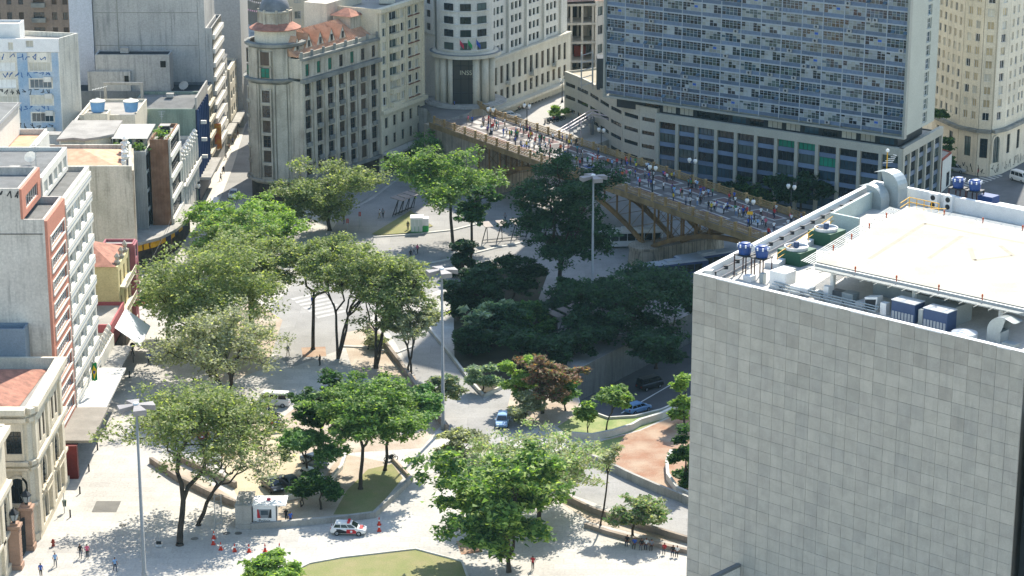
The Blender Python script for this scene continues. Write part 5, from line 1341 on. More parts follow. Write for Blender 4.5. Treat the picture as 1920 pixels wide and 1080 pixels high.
# ------------------------------------------------------------------ rooftop of the tiled block
RZ=38.3; U=(tu.x,tu.y); Vv=(tv.x,tv.y)
def rbox(name,label,px,py,w_,d_,h,m,z0=RZ,cat=None,group=None,parts=None,top=None):
    x,y=G(px,py,z0); e=empty(name,(x,y,z0),label,cat or name.replace('_',' '),group)
    b=MB(); b.obox((x,y),U,-w_/2,w_/2,-d_,0,z0,z0+h); b.build('casing',[m],e)
    if top is not None:
        b=MB(); b.obox((x,y),U,-w_/2-.05,w_/2+.05,-d_-.05,.05,z0+h,z0+h+.08); b.build('lid',[top],e)
    if parts: parts(e,x,y,z0)
    return e
def stand(e,x,y,z0,w_,h):
    for i in (-1,1):
        for j in (0,1):
            p=along((x,y),U,i*w_/2,-j*w_); b=MB(); b.box(p[0]-.06,p[1]-.06,z0,p[0]+.06,p[1]+.06,z0+h); b.build('leg',[mat('dark red steel','3f2222')],e)
    b=MB(); b.obox((x,y),U,-w_/2-.1,w_/2+.1,-w_-.1,.1,z0+h,z0+h+.1); b.build('platform',[DARKM],e)
TANKP=mat('royal blue plastic','24457f',.4,.12,1.2)
for px,py,lab in ((1387,520,'left of the two royal blue tanks at the front roof corner'),(1419,526,'right of the two royal blue tanks at the front roof corner'),(1788,391,'left of the two royal blue tanks at the back of the roof'),(1819,396,'right of the two royal blue tanks at the back of the roof')):
    x,y=G(px,py,RZ); sd=empty('tank_stand',(x,y,RZ),'dark steel stand under the '+lab.split(' at')[0].replace('two royal blue tanks','two tanks')+' '+lab[lab.index('at '):],'stand','tank stands'); stand(sd,x,y,RZ,1.5,2.3)
    p=along((x,y),U,0,-.75); t=empty('roof_tank',(p[0],p[1],RZ+2.4),lab,'water tank','roof tanks')
    b=MB(); b.lathe(p[0],p[1],[(.62,RZ+2.4),(.72,RZ+3.2),(.78,RZ+3.25),(.78,RZ+3.36),(.5,RZ+3.55),(.45,RZ+3.62),(.2,RZ+3.66)],16); b.build('barrel',[TANKP],t)
    b=MB()
    for k in range(8): a=math.pi/4*k; b.box(p[0]+.76*math.cos(a)-.07,p[1]+.76*math.sin(a)-.07,RZ+3.2,p[0]+.76*math.cos(a)+.07,p[1]+.76*math.sin(a)+.07,RZ+3.5)
    b.build('lid_clip',[WHITEP],t)
def fans(e,x,y,z0):
    for i in (0,1):
        p=along((x,y),U,0,.02); b=MB()
        for q in range(12):
            a0,a1=2*math.pi*q/12,2*math.pi*(q+1)/12
            f=lambda a:(*along((x,y),U,.32*math.cos(a),.03),z0+.5+i*.85+.32*math.sin(a))
            b.face([(*along((x,y),U,0,.03),z0+.5+i*.85),f(a0),f(a1)])
        b.build('fan',[DARKM],e)
rbox('condenser_unit','left tall white condenser with two fans behind the yellow rail',1748,392,1.15,.8,1.85,WHITEP,cat='condenser',group='condensers',parts=fans)
rbox('condenser_unit','right tall white condenser with two fans behind the yellow rail',1776,396,1.15,.8,1.85,WHITEP,cat='condenser',group='condensers',parts=fans)
GALV=mat('galvanised duct','9fa7a6',.4,.1,.6,metal=.25)
for px,py,w_,d_,h,m,lab in ((1400,528,1.0,.9,.6,WHITEP,'small white box at the foot of the front tank stands'),(1457,541,2.0,1.8,1.75,WHITEP,'big white cube unit on the front roof edge'),(1497,552,2.2,1.4,.75,WHITEP,'flat white twin unit beside the white cube'),(1427,532,.5,.5,1.1,GALV,'slim grey pump between tank stand and white cube'),(1530,557,1.0,1.0,.5,GALV,'low galvanised box right of the flat twin unit'),(1548,560,.6,.6,1.3,WHITEP,'slim white riser pipe casing near the front edge'),(1570,556,1.5,.9,.55,STEEL,'dark grey low plinth unit near the front edge'),(1655,590,.7,.7,1.2,WHITEP,'white valve cabinet left of the blue air handlers'),(1725,608,.5,.9,1.5,GALV,'narrow grey duct riser between the blue air handlers'),(1890,652,1.4,1.0,.4,GALV,'low grey box at the right end of the front edge'),(1470,516,1.6,1.0,.7,GALV,'grey box behind the white cube unit'),(1360,505,1.2,.9,.6,WHITEP,'small white box behind the front roof corner'),(1588,566,1.3,1.2,.9,GALV,'grey cube duct on the front roof edge'),(1612,574,1.1,1.6,.4,WHITEP,'low white slab unit on the front roof edge'),(1845,398,1.9,1.6,1.9,flat('blue duct wrap','1f3f74'),'dark blue wrapped duct box at the back of the roof')):
    rbox('roof_unit',lab,px,py,w_,d_,h,m,cat='roof unit',group='roof units')
def vent_hood(px,py,w_,h,lab,grp='duct hoods',flip=1):
    x,y=G(px,py,RZ); e=empty('duct_hood',(x,y,RZ),lab,'duct hood',grp)
    b=MB(); b.obox((x,y),U,-w_/2,w_/2,-w_,0,RZ,RZ+h); b.build('duct_box',[GALV],e)
    b=MB(); N=7; pr=[]
    for k in range(N+1):
        a=math.pi/2*k/N*1.15; pr.append((a,))
    zc=RZ+h; 
    for k in range(N):
        a0=math.pi/2*k/N*1.2; a1=math.pi/2*(k+1)/N*1.2
        def q(a,r): return (-flip*(-w_/2+w_*1.0-r*math.cos(a)) , zc+r*math.sin(a))
        for (r0,) in ((w_,),):
            A0=(flip*(-w_/2)+flip*(0)+0,0)
        xo=lambda a,r: flip*(-w_/2 -.0) + flip*(0) + flip*(r*math.cos(a)-0) if False else flip*(-w_/2+r*math.cos(a))
        P0=(xo(a0,w_),zc+w_*math.sin(a0)); P1=(xo(a1,w_),zc+w_*math.sin(a1)); I0=(xo(a0,.08),zc+.08*math.sin(a0)); I1=(xo(a1,.08),zc+.08*math.sin(a1))
        for (c0,c1) in ((P0,P1),):
            b.quad((*along((x,y),U,c0[0],0),c0[1]),(*along((x,y),U,c0[0],-w_),c0[1]),(*along((x,y),U,c1[0],-w_),c1[1]),(*along((x,y),U,c1[0],0),c1[1]))
        b.quad((*along((x,y),U,I0[0],0),I0[1]),(*along((x,y),U,P0[0],0),P0[1]),(*along((x,y),U,P1[0],0),P1[1]),(*along((x,y),U,I1[0],0),I1[1]))
        b.quad((*along((x,y),U,I0[0],-w_),I0[1]),(*along((x,y),U,I1[0],-w_),I1[1]),(*along((x,y),U,P1[0],-w_),P1[1]),(*along((x,y),U,P0[0],-w_),P0[1]))
    a1=math.pi/2*1.2; P1=(flip*(-w_/2+w_*math.cos(a1)),zc+w_*math.sin(a1)); ex=flip*-1.0
    b.quad((*along((x,y),U,P1[0],0),P1[1]),(*along((x,y),U,P1[0],-w_),P1[1]),(*along((x,y),U,P1[0]+ex,-w_),P1[1]-.25),(*along((x,y),U,P1[0]+ex,0),P1[1]-.25))
    b.build('curved_hood',[GALV],e); return e
vent_hood(1670,388,1.9,2.2,'tall curved galvanised hood at the far roof corner')
vent_hood(1640,392,1.7,1.0,'lower curved galvanised hood at the far roof corner')
vent_hood(1862,640,1.5,1.0,'curved galvanised hood on the front roof edge',flip=-1)
for px,py,w_,d_,h,lab in ((1612,384,2.6,1.3,1.1,'long galvanised fan box next to the corner hoods'),(1900,412,5.5,1.6,1.3,'long galvanised duct at the back right of the roof'),(1672,560,4.6,1.6,1.4,'stepped galvanised duct run below the helipad'),(1735,578,5.2,1.6,1.3,'second galvanised duct run below the helipad'),(1775,610,1.6,3.2,1.9,'galvanised duct elbow at the right end of the run')):
    rbox('air_duct',lab,px,py,w_,d_,h,GALV,cat='duct',group='air ducts')
def louvre(e,x,y,z0):
    for k in range(7):
        b=MB(); b.obox((x,y),U,-1.25+k*.37,-1.0+k*.37,0,.05,z0+.1,z0+.85); b.build('louvre',[flat('louvre grey','9aa0a4')],e)
BLU=mat('blue unit paint','34496a',.5,.12,.8)
rbox('air_handler','left blue air handling unit with louvres on the front edge',1692,602,2.7,1.7,1.9,BLU,cat='air handler',group='air handlers',parts=louvre,top=WHITEP)
rbox('air_handler','right blue air handling unit with louvres on the front edge',1752,618,2.7,1.7,1.9,BLU,cat='air handler',group='air handlers',parts=louvre,top=WHITEP)
x,y=G(1808,632,RZ); e=empty('round_tank',(x,y,RZ),'low round white tank between blue unit and curved hood','tank')
b=MB(); b.lathe(x,y,[(1.25,RZ),(1.25,RZ+.5),(.3,RZ+.75),(.05,RZ+.78)],18); b.build('drum',[WHITEP],e)
# tilted square vent
x,y=G(1632,583,RZ); e=empty('tilted_vent',(x,y,RZ),'white box vent with slanted dark opening on the front edge','vent')
b=MB(); P=lambda a,d,z:(*along((x,y),U,a,-d),z)
b.hexa([P(-.6,0,RZ),P(.6,0,RZ),P(.6,1.2,RZ),P(-.6,1.2,RZ),P(-.9,.2,RZ+1.2),P(.6,.2,RZ+1.5),P(.6,1.2,RZ+1.5),P(-.9,1.2,RZ+1.2)]); b.build('casing',[WHITEP],e)
b=MB(); b.quad(P(-.62,-.02,RZ+.15),P(.5,-.02,RZ+.15),P(.5,.15,RZ+1.25),P(-.8,.15,RZ+1.0)); b.build('grille',[DARKM],e)
# cooling towers
GRNC=mat('dark green coating','2c5a44',.6,.2,.5)
for px,py,lab in ((1492,492,'near green cooling tower with round fan ring'),(1548,456,'far green cooling tower with round fan ring')):
    x,y=G(px,py,RZ); e=empty('cooling_tower',(x,y,RZ),lab,'cooling tower','cooling towers'); z=RZ+1.5
    b=MB(); b.obox((x,y),U,-1.5,1.5,-1.6,1.3,RZ,z); b.build('basin',[GRNC],e)
    b=MB(); b.lathe(x,y,[(1.25,z),(1.3,z+.35),(1.2,z+.35),(1.15,z+.05)],20,0,False); b.build('fan_ring',[WHITEP],e)
    b=MB(); b.cyl(x,y,z+.01,z+.04,1.15,seg=18); b.build('fan_well',[flat('dark well','3a2c2c')],e)
    b=MB()
    for k in range(5): a=2*math.pi*k/5; b.hexa([(x+.2*math.cos(a),y+.2*math.sin(a),z+.15),(x+1.1*math.cos(a-.12),y+1.1*math.sin(a-.12),z+.15),(x+1.1*math.cos(a+.12),y+1.1*math.sin(a+.12),z+.2),(x+.2*math.cos(a+.5),y+.2*math.sin(a+.5),z+.2)]+[(x+.2*math.cos(a),y+.2*math.sin(a),z+.18),(x+1.1*math.cos(a-.12),y+1.1*math.sin(a-.12),z+.18),(x+1.1*math.cos(a+.12),y+1.1*math.sin(a+.12),z+.23),(x+.2*math.cos(a+.5),y+.2*math.sin(a+.5),z+.23)])
    b.build('fan_blade',[WHITEP],e)
    b=MB(); b.cyl(x,y,z+.15,z+.8,.3,seg=10); b.build('motor',[BLU],e)
# wall between cooling area and left walk, raised walk with yellow railing
wk=empty('roof_walkway',(*G(1500,440,RZ),RZ),'white raised roof walkway with thin yellow railing along the left parapet','walkway')
w0=G(1437,492,RZ+.6); w1=G(1552,414,RZ+.6); u,W=unit(w0,w1)
b=MB(); b.obox(w0,u,0,W,-.2,1.3,RZ,RZ+.6); b.build('slab',[WHITEP],wk)
b=MB()
for k in range(9): p=along(w0,u,W*k/8,1.2); b.tube([(*p,RZ+.6),(*p,RZ+1.7)],.04,5)
for z in (RZ+1.15,RZ+1.7): b.tube([(*along(w0,u,0,1.2),z),(*along(w0,u,W,1.2),z)],.04,5)
b.build('railing',[YEL],wk)
gwall=empty('roof_screen',(*G(1580,425,RZ),RZ),'pale green roof screen wall beside the helipad','wall')
g0=G(1560,432,RZ); g1=G(1640,388,RZ); u,W=unit(g0,g1)
b=MB(); b.obox(g0,u,0,W,-.3,0,RZ,RZ+2.0); p2=along(g0,u,0,0); b.obox(g0,U,0,3.5,-.3,0,RZ,RZ+2.0); b.build('panel',[mat('pale green panel','a9b6b0',.6,.1,.4)],gwall)
yr=empty('yellow_stair_rail',(*G(1725,392,RZ+2),RZ),'yellow stair railing at the back corner of the helipad','railing')
b=MB(); pts=[G(1688,388,RZ+2.3),G(1705,377,RZ+2.3),G(1760,392,RZ+1.4)]
for z in (.6,1.15): b.tube([(*pts[0],RZ+1.6+z),(*pts[1],RZ+1.6+z),(*pts[2],RZ+.9+z)],.05,5); b.tube([(pts[0][0]+.9,pts[0][1]-1.2,RZ+1.2+z),(pts[2][0]+.6,pts[2][1]-1.2,RZ+.6+z)],.05,5)
for t in (0,.25,.5,.75,1):
    x=pts[1][0]+(pts[2][0]-pts[1][0])*t; y=pts[1][1]+(pts[2][1]-pts[1][1])*t; b.tube([(x,y,RZ),(x,y,RZ+2.75-.7*t)],.05,5)
b.build('rail',[YEL],yr)
# helipad
HZ=41.6; hA=G(1531,491,HZ); hB=G(1928,578,HZ); hD=G(1697,389,HZ); hu,hW=unit(hA,hB); hv=(hD[0]-hA[0],hD[1]-hA[1]); hC=(hB[0]+hv[0],hB[1]+hv[1])
hp=empty('helipad',(hA[0],hA[1],RZ),'raised cream helipad platform with faded letter on the tiled block roof','helipad')
HPM=mat('cream helipad coating','aaa597',.8,.1,.25,col2='a19b8b',fine=.1,brick=(3.0,3.0,.03,.9),stain=.35)
b=MB(); b.prism([hA,hB,hC,hD],HZ-.5,HZ,0,0,bottom=True); b.build('deck',[HPM],hp)
b=MB(); sp_=along(hA,hu,0,.05); b.obox(hA,hu,0,hW,.02,.3,HZ-.75,HZ-.1); b.build('edge_beam',[METAL],hp)
# mesh apron (safety net frames)
vun,vL=unit(hD,hA)
for (A,u,W,lab) in ((hA,hu,hW,'f'),(hD,vun,vL,'l'),(hC,unit(hC,hD)[0],hW,'b')):
    n_=int(W/1.6)
    for k in range(n_):
        b=MB(); a0=W*k/n_; a1=W*(k+1)/n_-.06
        for q in range(6):
            d0=.35+q*.25; b.quad((*along(A,u,a0,d0),HZ-.35+.04*q),(*along(A,u,a0,d0+.15),HZ-.33+.04*q),(*along(A,u,a1,d0+.15),HZ-.33+.04*q),(*along(A,u,a1,d0),HZ-.35+.04*q))
        b.obox(A,u,a0,a0+.08,.3,1.9,HZ-.45,HZ-.38); b.build('net_frame',[mat('net grey','8d918c',.6,.15,.6)],hp)
    if lab!='b':
        for k in range(1,n_,6):
            b=MB(); p=along(A,u,W*k/n_,-.6); b.cyl(p[0],p[1],RZ,HZ-.5,.22,seg=8); b.build('column',[WHITEP],hp)
    for k in range(1,5):
        p=along(A,u,W*k/5,.25); b=MB(); b.cyl(p[0],p[1],HZ-.1,HZ+.25,.06,seg=6); b.cyl(p[0],p[1],HZ+.25,HZ+.5,.1,.08,8); b.build('edge_light',[flat('orange lamp','b4512c')],hp)
# faded paint marks on the deck
FD=mat('faded paint','9b927f',.8,.15,.6)
b=MB(); hc=lambda s,t:(hA[0]+hu[0]*hW*s+hv[0]*t, hA[1]+hu[1]*hW*s+hv[1]*t, HZ+.005)
for pts in (((.18,.18),(.18,.82)),((.18,.82),(.75,.82)),((.40,.35),(.40,.75)),((.58,.45),(.70,.62)),((.70,.62),(.60,.72)),((.50,.6),(.58,.45))):
    (s0_,t0_),(s1_,t1_)=pts; A=hc(s0_,t0_); B=hc(s1_,t1_); u,W=unit(A,B); n_=(u[1]*.25,-u[0]*.25)
    b.quad((A[0]+n_[0],A[1]+n_[1],HZ+.005),(B[0]+n_[0],B[1]+n_[1],HZ+.005),(B[0]-n_[0],B[1]-n_[1],HZ+.005),(A[0]-n_[0],A[1]-n_[1],HZ+.005))
b.build('faded_marking',[FD],hp)
# parallel pipes along front and left
pp_=empty('roof_pipes',(*TP(10,3),RZ),'bundle of parallel grey pipes along the front of the roof','pipes')
for k in range(3):
    p0=TP(7,5.0+.5*k); p1=TP(20,5.0+.4*k); b=MB(); b.tube([(*p0,RZ+.45+.12*k),(*p1,RZ+.45+.12*k)],.07,6); b.build('pipe',[GALV],pp_)
for k in range(5):
    p=TP(8+k*2.6,5.6); b=MB(); b.box(p[0]-.06,p[1]-.7,RZ,p[0]+.06,p[1]+.7,RZ+.4); b.build('bracket',[STEEL],pp_)
pl=empty('parapet_pipes',(*TP(1,20),RZ),'two thin pipes with dark brackets along the left parapet','pipes')
for k in range(2):
    b=MB(); b.tube([(*TP(.85+.55*k,2),RZ+1.1-.5*k),(*TP(.85+.55*k,TDp-1),RZ+1.1-.5*k)],.08,6); b.build('pipe',[STEEL],pl)
for k in range(14):
    p=TP(.9,3+k*2.7); b=MB(); b.box(p[0]-.22,p[1]-.1,RZ+.9,p[0]+.25,p[1]+.12,RZ+1.3); b.build('bracket',[DARKM],pl)
# antenna and floodlight
x,y=G(1660,372,RZ); e=empty('roof_antenna',(x,y,RZ),'yellow antenna mast with dishes behind the corner hoods','antenna')
b=MB(); b.tube([(x,y,RZ),(x,y,RZ+5.6)],.06,6); b.build('mast',[YEL],e)
b=MB(); 
for k in range(5): b.tube([(x-.5+.3*k,y,RZ+4.3+.25*k),(x+.7+.1*k,y,RZ+4.4+.2*k)],.04,4)
b.sphere(x,y,RZ+5.8,.22); b.build('aerial',[WHITEP],e)
x,y=G(1330,522,RZ+1); e=empty('floodlight',(x,y,RZ+1),'square grey floodlight tilted on the front roof corner','floodlight')
b=MB(); b.hexa([(x-.5,y-.2,RZ+1.2),(x+.3,y-.5,RZ+1.2),(x+.6,y+.2,RZ+1.2),(x-.2,y+.5,RZ+1.2),(x-.6,y-.1,RZ+1.9),(x+.2,y-.4,RZ+1.9),(x+.5,y+.3,RZ+1.9),(x-.3,y+.6,RZ+1.9)]); b.build('head',[METAL],e)
b=MB(); b.tube([(x,y,RZ),(x,y,RZ+1.3)],.07,6); b.build('bracket',[DARKM],e)
# ------------------------------------------------------------------ trees
BARK=mat('bark grey brown','4a4036',.95,.3,.8,col2='2f2922'); BARKP=mat('bark pale','6b6152',.95,.3,.8)
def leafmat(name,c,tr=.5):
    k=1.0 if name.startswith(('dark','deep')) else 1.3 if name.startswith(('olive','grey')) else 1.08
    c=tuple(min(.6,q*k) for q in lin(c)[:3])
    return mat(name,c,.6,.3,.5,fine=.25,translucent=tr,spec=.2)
LF={'olive':[leafmat('olive leaf a','7f8c58'),leafmat('olive leaf b','687848'),leafmat('olive leaf c','9ba072')],
 'grey':[leafmat('grey leaf a','92977a'),leafmat('grey leaf b','7c8266'),leafmat('grey leaf c','a9ab8e')],
 'bright':[leafmat('bright leaf a','74924a'),leafmat('bright leaf b','58783c'),leafmat('bright leaf c','95ab5c')],
 'lime':[leafmat('lime leaf a','8aa850'),leafmat('lime leaf b','70913f'),leafmat('lime leaf c','a6bb68')],
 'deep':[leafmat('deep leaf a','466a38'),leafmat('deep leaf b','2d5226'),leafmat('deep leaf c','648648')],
 'dark':[leafmat('dark shaded leaf a','35553a'),leafmat('dark shaded leaf b','294430'),leafmat('dark shaded leaf c','466847')],  # tower shade put into the leaf colour, also serves dark trees
 'fresh':[leafmat('fresh leaf a','72985a'),leafmat('fresh leaf b','588048'),leafmat('fresh leaf c','8fae70')],
 'red':[leafmat('red leaf a','83604f'),leafmat('red leaf b','66704a'),leafmat('red leaf c','9c7f63')],
 'silver':[leafmat('silver leaf a','8fa287'),leafmat('silver leaf b','6f8a6c'),leafmat('silver leaf c','b3c0a4')]}
NLEAF=0
def leaves_mesh(name,P,size,mats,rng,asp=1.9,flatness=1.1):
    """many small folded leaf faces at points P"""
    global NLEAF
    n=len(P); NLEAF+=n
    nrm=rng.normal(size=(n,3)); nrm[:,2]=np.abs(nrm[:,2])+flatness; nrm/=np.linalg.norm(nrm,axis=1)[:,None]
    t=rng.normal(size=(n,3)); t-=nrm*(t*nrm).sum(1)[:,None]; t/=np.linalg.norm(t,axis=1)[:,None]; bt=np.cross(nrm,t)
    s=size*rng.uniform(.55,1.35,size=(n,1)); L=t*s*asp*.5; W=bt*s*.5
    V4=np.empty((n,3,3)); V4[:,0]=P-L; V4[:,1]=P-W*1.3+nrm*s*.15; V4[:,2]=P+L*.7+W*1.1
    me=bpy.data.meshes.new(name); me.vertices.add(n*3); me.vertices.foreach_set('co',V4.ravel())
    me.loops.add(n*3); me.loops.foreach_set('vertex_index',np.arange(n*3)); me.polygons.add(n); me.polygons.foreach_set('loop_start',np.arange(n)*3); me.polygons.foreach_set('loop_total',np.full(n,3))
    for m in mats: me.materials.append(m)
    me.polygons.foreach_set('material_index',rng.choice(len(mats),size=n,p=[.45,.33,.22][:len(mats)] if len(mats)==3 else None)); me.update(); me.validate(); return me
def kmeans(T,k,rng):
    c=T[rng.choice(len(T),k,replace=False)]
    for _ in range(5):
        l=np.argmin(((T[:,None]-c[None])**2).sum(2),1)
        for j in range(k):
            if (l==j).any(): c[j]=T[l==j].mean(0)
    return l
def tree(name,label,px,py,top,cpx,cw,kind='olive',shape='umbrella',depth=.55,tips=130,lpt=60,leaf=.42,spread=.85,trunk=.32,fork=.38,seed=1,z=0,cat='tree',lobes=14,bark=None,lean=(0,0),gap=0.0,stems=1,group=None,cy=1.0,mix=None,thinw=1.0,back=0.0):
    """px,py foot; top = pixel row of the crown top; cpx = pixel column of crown centre; cw = crown width in pixels"""
    leaf*=.86; lpt=int(lpt*1.5); spread*=1.08; tips=int(tips*1.15)
    rng=np.random.default_rng(seed); x,y=G(px,py,z); s=scl(x,y,z+8); Rx=cw/s/2; cyo=(.3 if shape=='umbrella' else .12)*Rx*cy+back; Ht=max(1.2,hgt(y+cyo+.5*Rx*cy,top)-z); cxo=(cpx-px)/s
    e=empty(name,(x,y,z),label,cat,group)
    base=np.zeros(3); zb=Ht*(1-depth)
    # clumps over the crown, tips inside the clumps
    cl=[]
    while len(cl)<lobes:
        a=rng.uniform(0,2*math.pi); r=math.sqrt(rng.uniform(0,1))*.86
        if shape=='umbrella': zz=zb+(Ht-zb)*(math.sqrt(1-r*r)*.86*rng.uniform(.3,1)**.6+.05*rng.normal()); zz=min(zz,Ht*.95)
        elif shape=='round': zz=zb+(Ht-zb)*(.5+.46*math.sqrt(1-r*r)*rng.uniform(-1,1))
        else: zz=zb+(Ht-zb)*rng.uniform(.05,.95); r*=1-.75*abs((zz-zb)/(Ht-zb)-.35)   # tall
        cl.append((cxo+r*math.cos(a)*Rx, cyo+r*math.sin(a)*Rx*cy, zz))
    cl=np.array(cl); ti=[]
    sg=Rx*.20*spread
    for k in range(tips):
        c=cl[rng.integers(len(cl))]; p=c+rng.normal(size=3)*np.array([sg,sg,sg*.5]); p[2]=min(max(p[2],zb*.8),Ht); ti.append(p)
    T=np.array(ti); mb=MB(); N=len(T)
    r0=trunk
    def seg(p,q,ra,rb,wob):
        n=4 if np.linalg.norm(q-p)>1.2 else 3; pts=[]
        for i in range(n):
            t=i/(n-1); v=p+(q-p)*t
            if 0<i<n-1: v=v+rng.normal(size=3)*wob*np.array([1,1,.5])
            pts.append(tuple(v))
        mb.tube(pts,[ra+(rb-ra)*i/(n-1) for i in range(n)],6 if ra>.12 else (5 if ra>.06 else 3),0,cap=False)
    def grow(p,T,ra,dep):
        n=len(T)
        if n<=2 or dep>8:
            for t in T: seg(p,t,max(.03,ra*.8)*thinw,.018*thinw,.12)
            return
        k=3 if (n>24 and rng.random()<.5) else 2
        l=kmeans(T,k,rng)
        for j in range(k):
            S_=T[l==j]
            if len(S_)==0: continue
            m=S_.mean(0); fr=rng.uniform(.38,.55); q=p+(m-p)*fr+rng.normal(size=3)*.12*np.linalg.norm(m-p)*.6; q[2]+=.06*np.linalg.norm(m-p)
            rb=max(.035,r0*(len(S_)/N)**.5*.92)
            seg(p,q,min(ra,rb*1.25),rb,.07*np.linalg.norm(q-p)); grow(q,S_,rb,dep+1)
    sets=[T] if stems==1 else [T[kmeans(T,stems,rng)==j] for j in range(stems)]
    for j,S_ in enumerate(sets):
        if len(S_)==0: continue
        b0=np.array([rng.uniform(-.25,.25)*(stems>1),rng.uniform(-.25,.25)*(stems>1),-.1]); m=S_.mean(0)
        fk=np.array([lean[0]+m[0]*.25,lean[1]+m[1]*.2,Ht*fork*rng.uniform(.9,1.1)]); rr=r0*(len(S_)/N)**.5
        if stems==1: mb.tube([tuple(b0),(0,0,.25)],[rr*1.6,rr*1.1],8,0,False); b0=np.array([0,0,.25])
        seg(b0,fk,rr*1.1,rr*.85,.12); grow(fk,S_,rr*.85,0)
    o=mb.build('trunk',[bark or BARK],e,smooth=True,loc=(0,0,0)); 
    # leaves around the tips
    n=tips*lpt; idx=rng.integers(0,N,n); sp=np.array([1,1,.45])*max(.35,Rx*.085)*spread
    P=T[idx]+rng.normal(size=(n,3))*sp
    if gap>0:
        ph=rng.uniform(0,9,3); f=np.sin(P[:,0]*1.7+ph[0])*np.sin(P[:,1]*1.5+ph[1])*np.sin(P[:,2]*2.1+ph[2]); P=P[f<(1-gap)*.9-.25+.5*(1-gap)]
    me=leaves_mesh('crown',P,leaf,LF[kind] if not mix else mix,rng); c=bpy.data.objects.new('crown',me); COL.objects.link(c); c.parent=e
    return e
T_=tree
# front left and centre plaza
T_('umbrella_tree','spreading umbrella tree with forked trunk on the left front plaza',337,1022,692,345,300,'olive',tips=250,lpt=42,leaf=.33,depth=.6,fork=.28,trunk=.36,seed=11,lobes=34,lean=(-.3,.6),gap=.1,back=7)
T_('bare_tree','thin half bare tree arching right of the umbrella tree',372,985,790,440,190,'grey',depth=.55,tips=130,lpt=12,leaf=.3,trunk=.24,seed=12,lobes=18,lean=(.6,0))
T_('grey_tree','sparse grey-green tree with two dark leaning trunks beside the van',436,782,555,420,225,'grey',depth=.70,tips=260,lpt=26,leaf=.34,trunk=.42,seed=13,lobes=32,stems=3,fork=.36,back=1.5)
T_('big_plaza_tree','large olive tree with tangled limbs at the left of the plaza',396,702,432,392,275,'olive',depth=.74,tips=320,lpt=40,leaf=.36,trunk=.46,seed=14,lobes=40,stems=3,fork=.3)
T_('plaza_tree','olive tree whose crown fills the middle of the left grove',470,640,400,475,190,'olive',depth=.75,tips=230,lpt=40,leaf=.36,trunk=.4,seed=15,lobes=28,fork=.32,stems=2)
T_('lime_tree','bright lime green tree at the mouth of the narrow street',452,480,370,458,180,'lime',shape='round',depth=.8,tips=180,lpt=66,leaf=.40,trunk=.3,seed=16,lobes=22)
T_('plaza_tree','mid green tree at the left fringe of the grove beside the pink shop',316,640,468,335,140,'fresh',depth=.78,tips=160,lpt=50,leaf=.36,trunk=.3,seed=17,lobes=20)
T_('plaza_tree','pale olive tree between the grove and the narrow street mouth',425,520,392,432,150,'fresh',shape='round',depth=.8,tips=170,lpt=52,leaf=.38,trunk=.3,seed=171,lobes=20,mix=[LF['olive'][0],LF['lime'][1],LF['fresh'][0]])
T_('street_tree','grey-green tree in front of the domed corner building',618,432,286,608,190,'olive',shape='round',depth=.8,tips=190,lpt=52,leaf=.38,trunk=.34,seed=18,lobes=24)
T_('tall_plaza_tree','tall tree with red earth at its foot between the zebra crossings',587,655,418,600,150,'olive',depth=.58,tips=170,lpt=40,leaf=.34,trunk=.28,seed=19,lobes=22,fork=.4,gap=.1)
T_('tall_plaza_tree','tall forked dark trunk tree in the middle of the plaza',636,672,416,660,200,'olive',depth=.6,tips=240,lpt=42,leaf=.34,trunk=.42,seed=20,lobes=30,stems=3,fork=.36,gap=.1)
T_('multi_stem_tree','several slender leaning stems with thin foliage beside the ramp',705,690,470,738,185,'olive',depth=.72,tips=240,lpt=36,leaf=.34,trunk=.42,seed=21,lobes=28,stems=4,fork=.36)
T_('multi_stem_tree','smaller leaning tree close to the ramp wall',768,705,545,775,115,'grey',depth=.75,tips=120,lpt=36,leaf=.33,trunk=.25,seed=22,lobes=16,stems=2)
# by the bridge
T_('valley_tree','pale green tree touching the cream apartment end of the viaduct',872,330,222,850,155,'fresh',shape='round',depth=.8,tips=150,lpt=62,leaf=.42,trunk=.3,seed=23,lobes=18)
T_('valley_tree','slender tall tree left of the viaduct arches',850,470,266,838,205,'bright',depth=.66,tips=230,lpt=52,leaf=.38,trunk=.3,seed=24,lobes=20,fork=.5,gap=.1)
T_('valley_tree','slender tall tree with dark stem beside the ticket kiosks',882,500,330,900,85,'deep',depth=.6,tips=90,lpt=45,leaf=.4,trunk=.26,seed=25,lobes=12,fork=.5)
T_('ivy_tree','ivy covered dark column tree beside the avenue',868,520,445,868,55,'dark',shape='tall',depth=.95,tips=80,lpt=60,leaf=.42,trunk=.3,seed=26,lobes=12)
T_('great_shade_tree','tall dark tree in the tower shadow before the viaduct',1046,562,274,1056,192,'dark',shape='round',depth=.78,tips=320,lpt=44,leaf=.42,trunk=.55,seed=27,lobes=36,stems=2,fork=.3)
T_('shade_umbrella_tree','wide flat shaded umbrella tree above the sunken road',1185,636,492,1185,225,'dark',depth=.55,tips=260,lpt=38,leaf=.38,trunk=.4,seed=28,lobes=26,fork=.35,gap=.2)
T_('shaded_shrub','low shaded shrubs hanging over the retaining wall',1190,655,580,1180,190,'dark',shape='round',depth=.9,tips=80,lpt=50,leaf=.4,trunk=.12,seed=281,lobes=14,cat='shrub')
T_('shaded_shrub','shaded shrubs right of the umbrella tree by the tiled block',1262,615,515,1262,110,'dark',shape='round',depth=.9,tips=70,lpt=50,leaf=.4,trunk=.12,seed=282,lobes=12,cat='shrub')
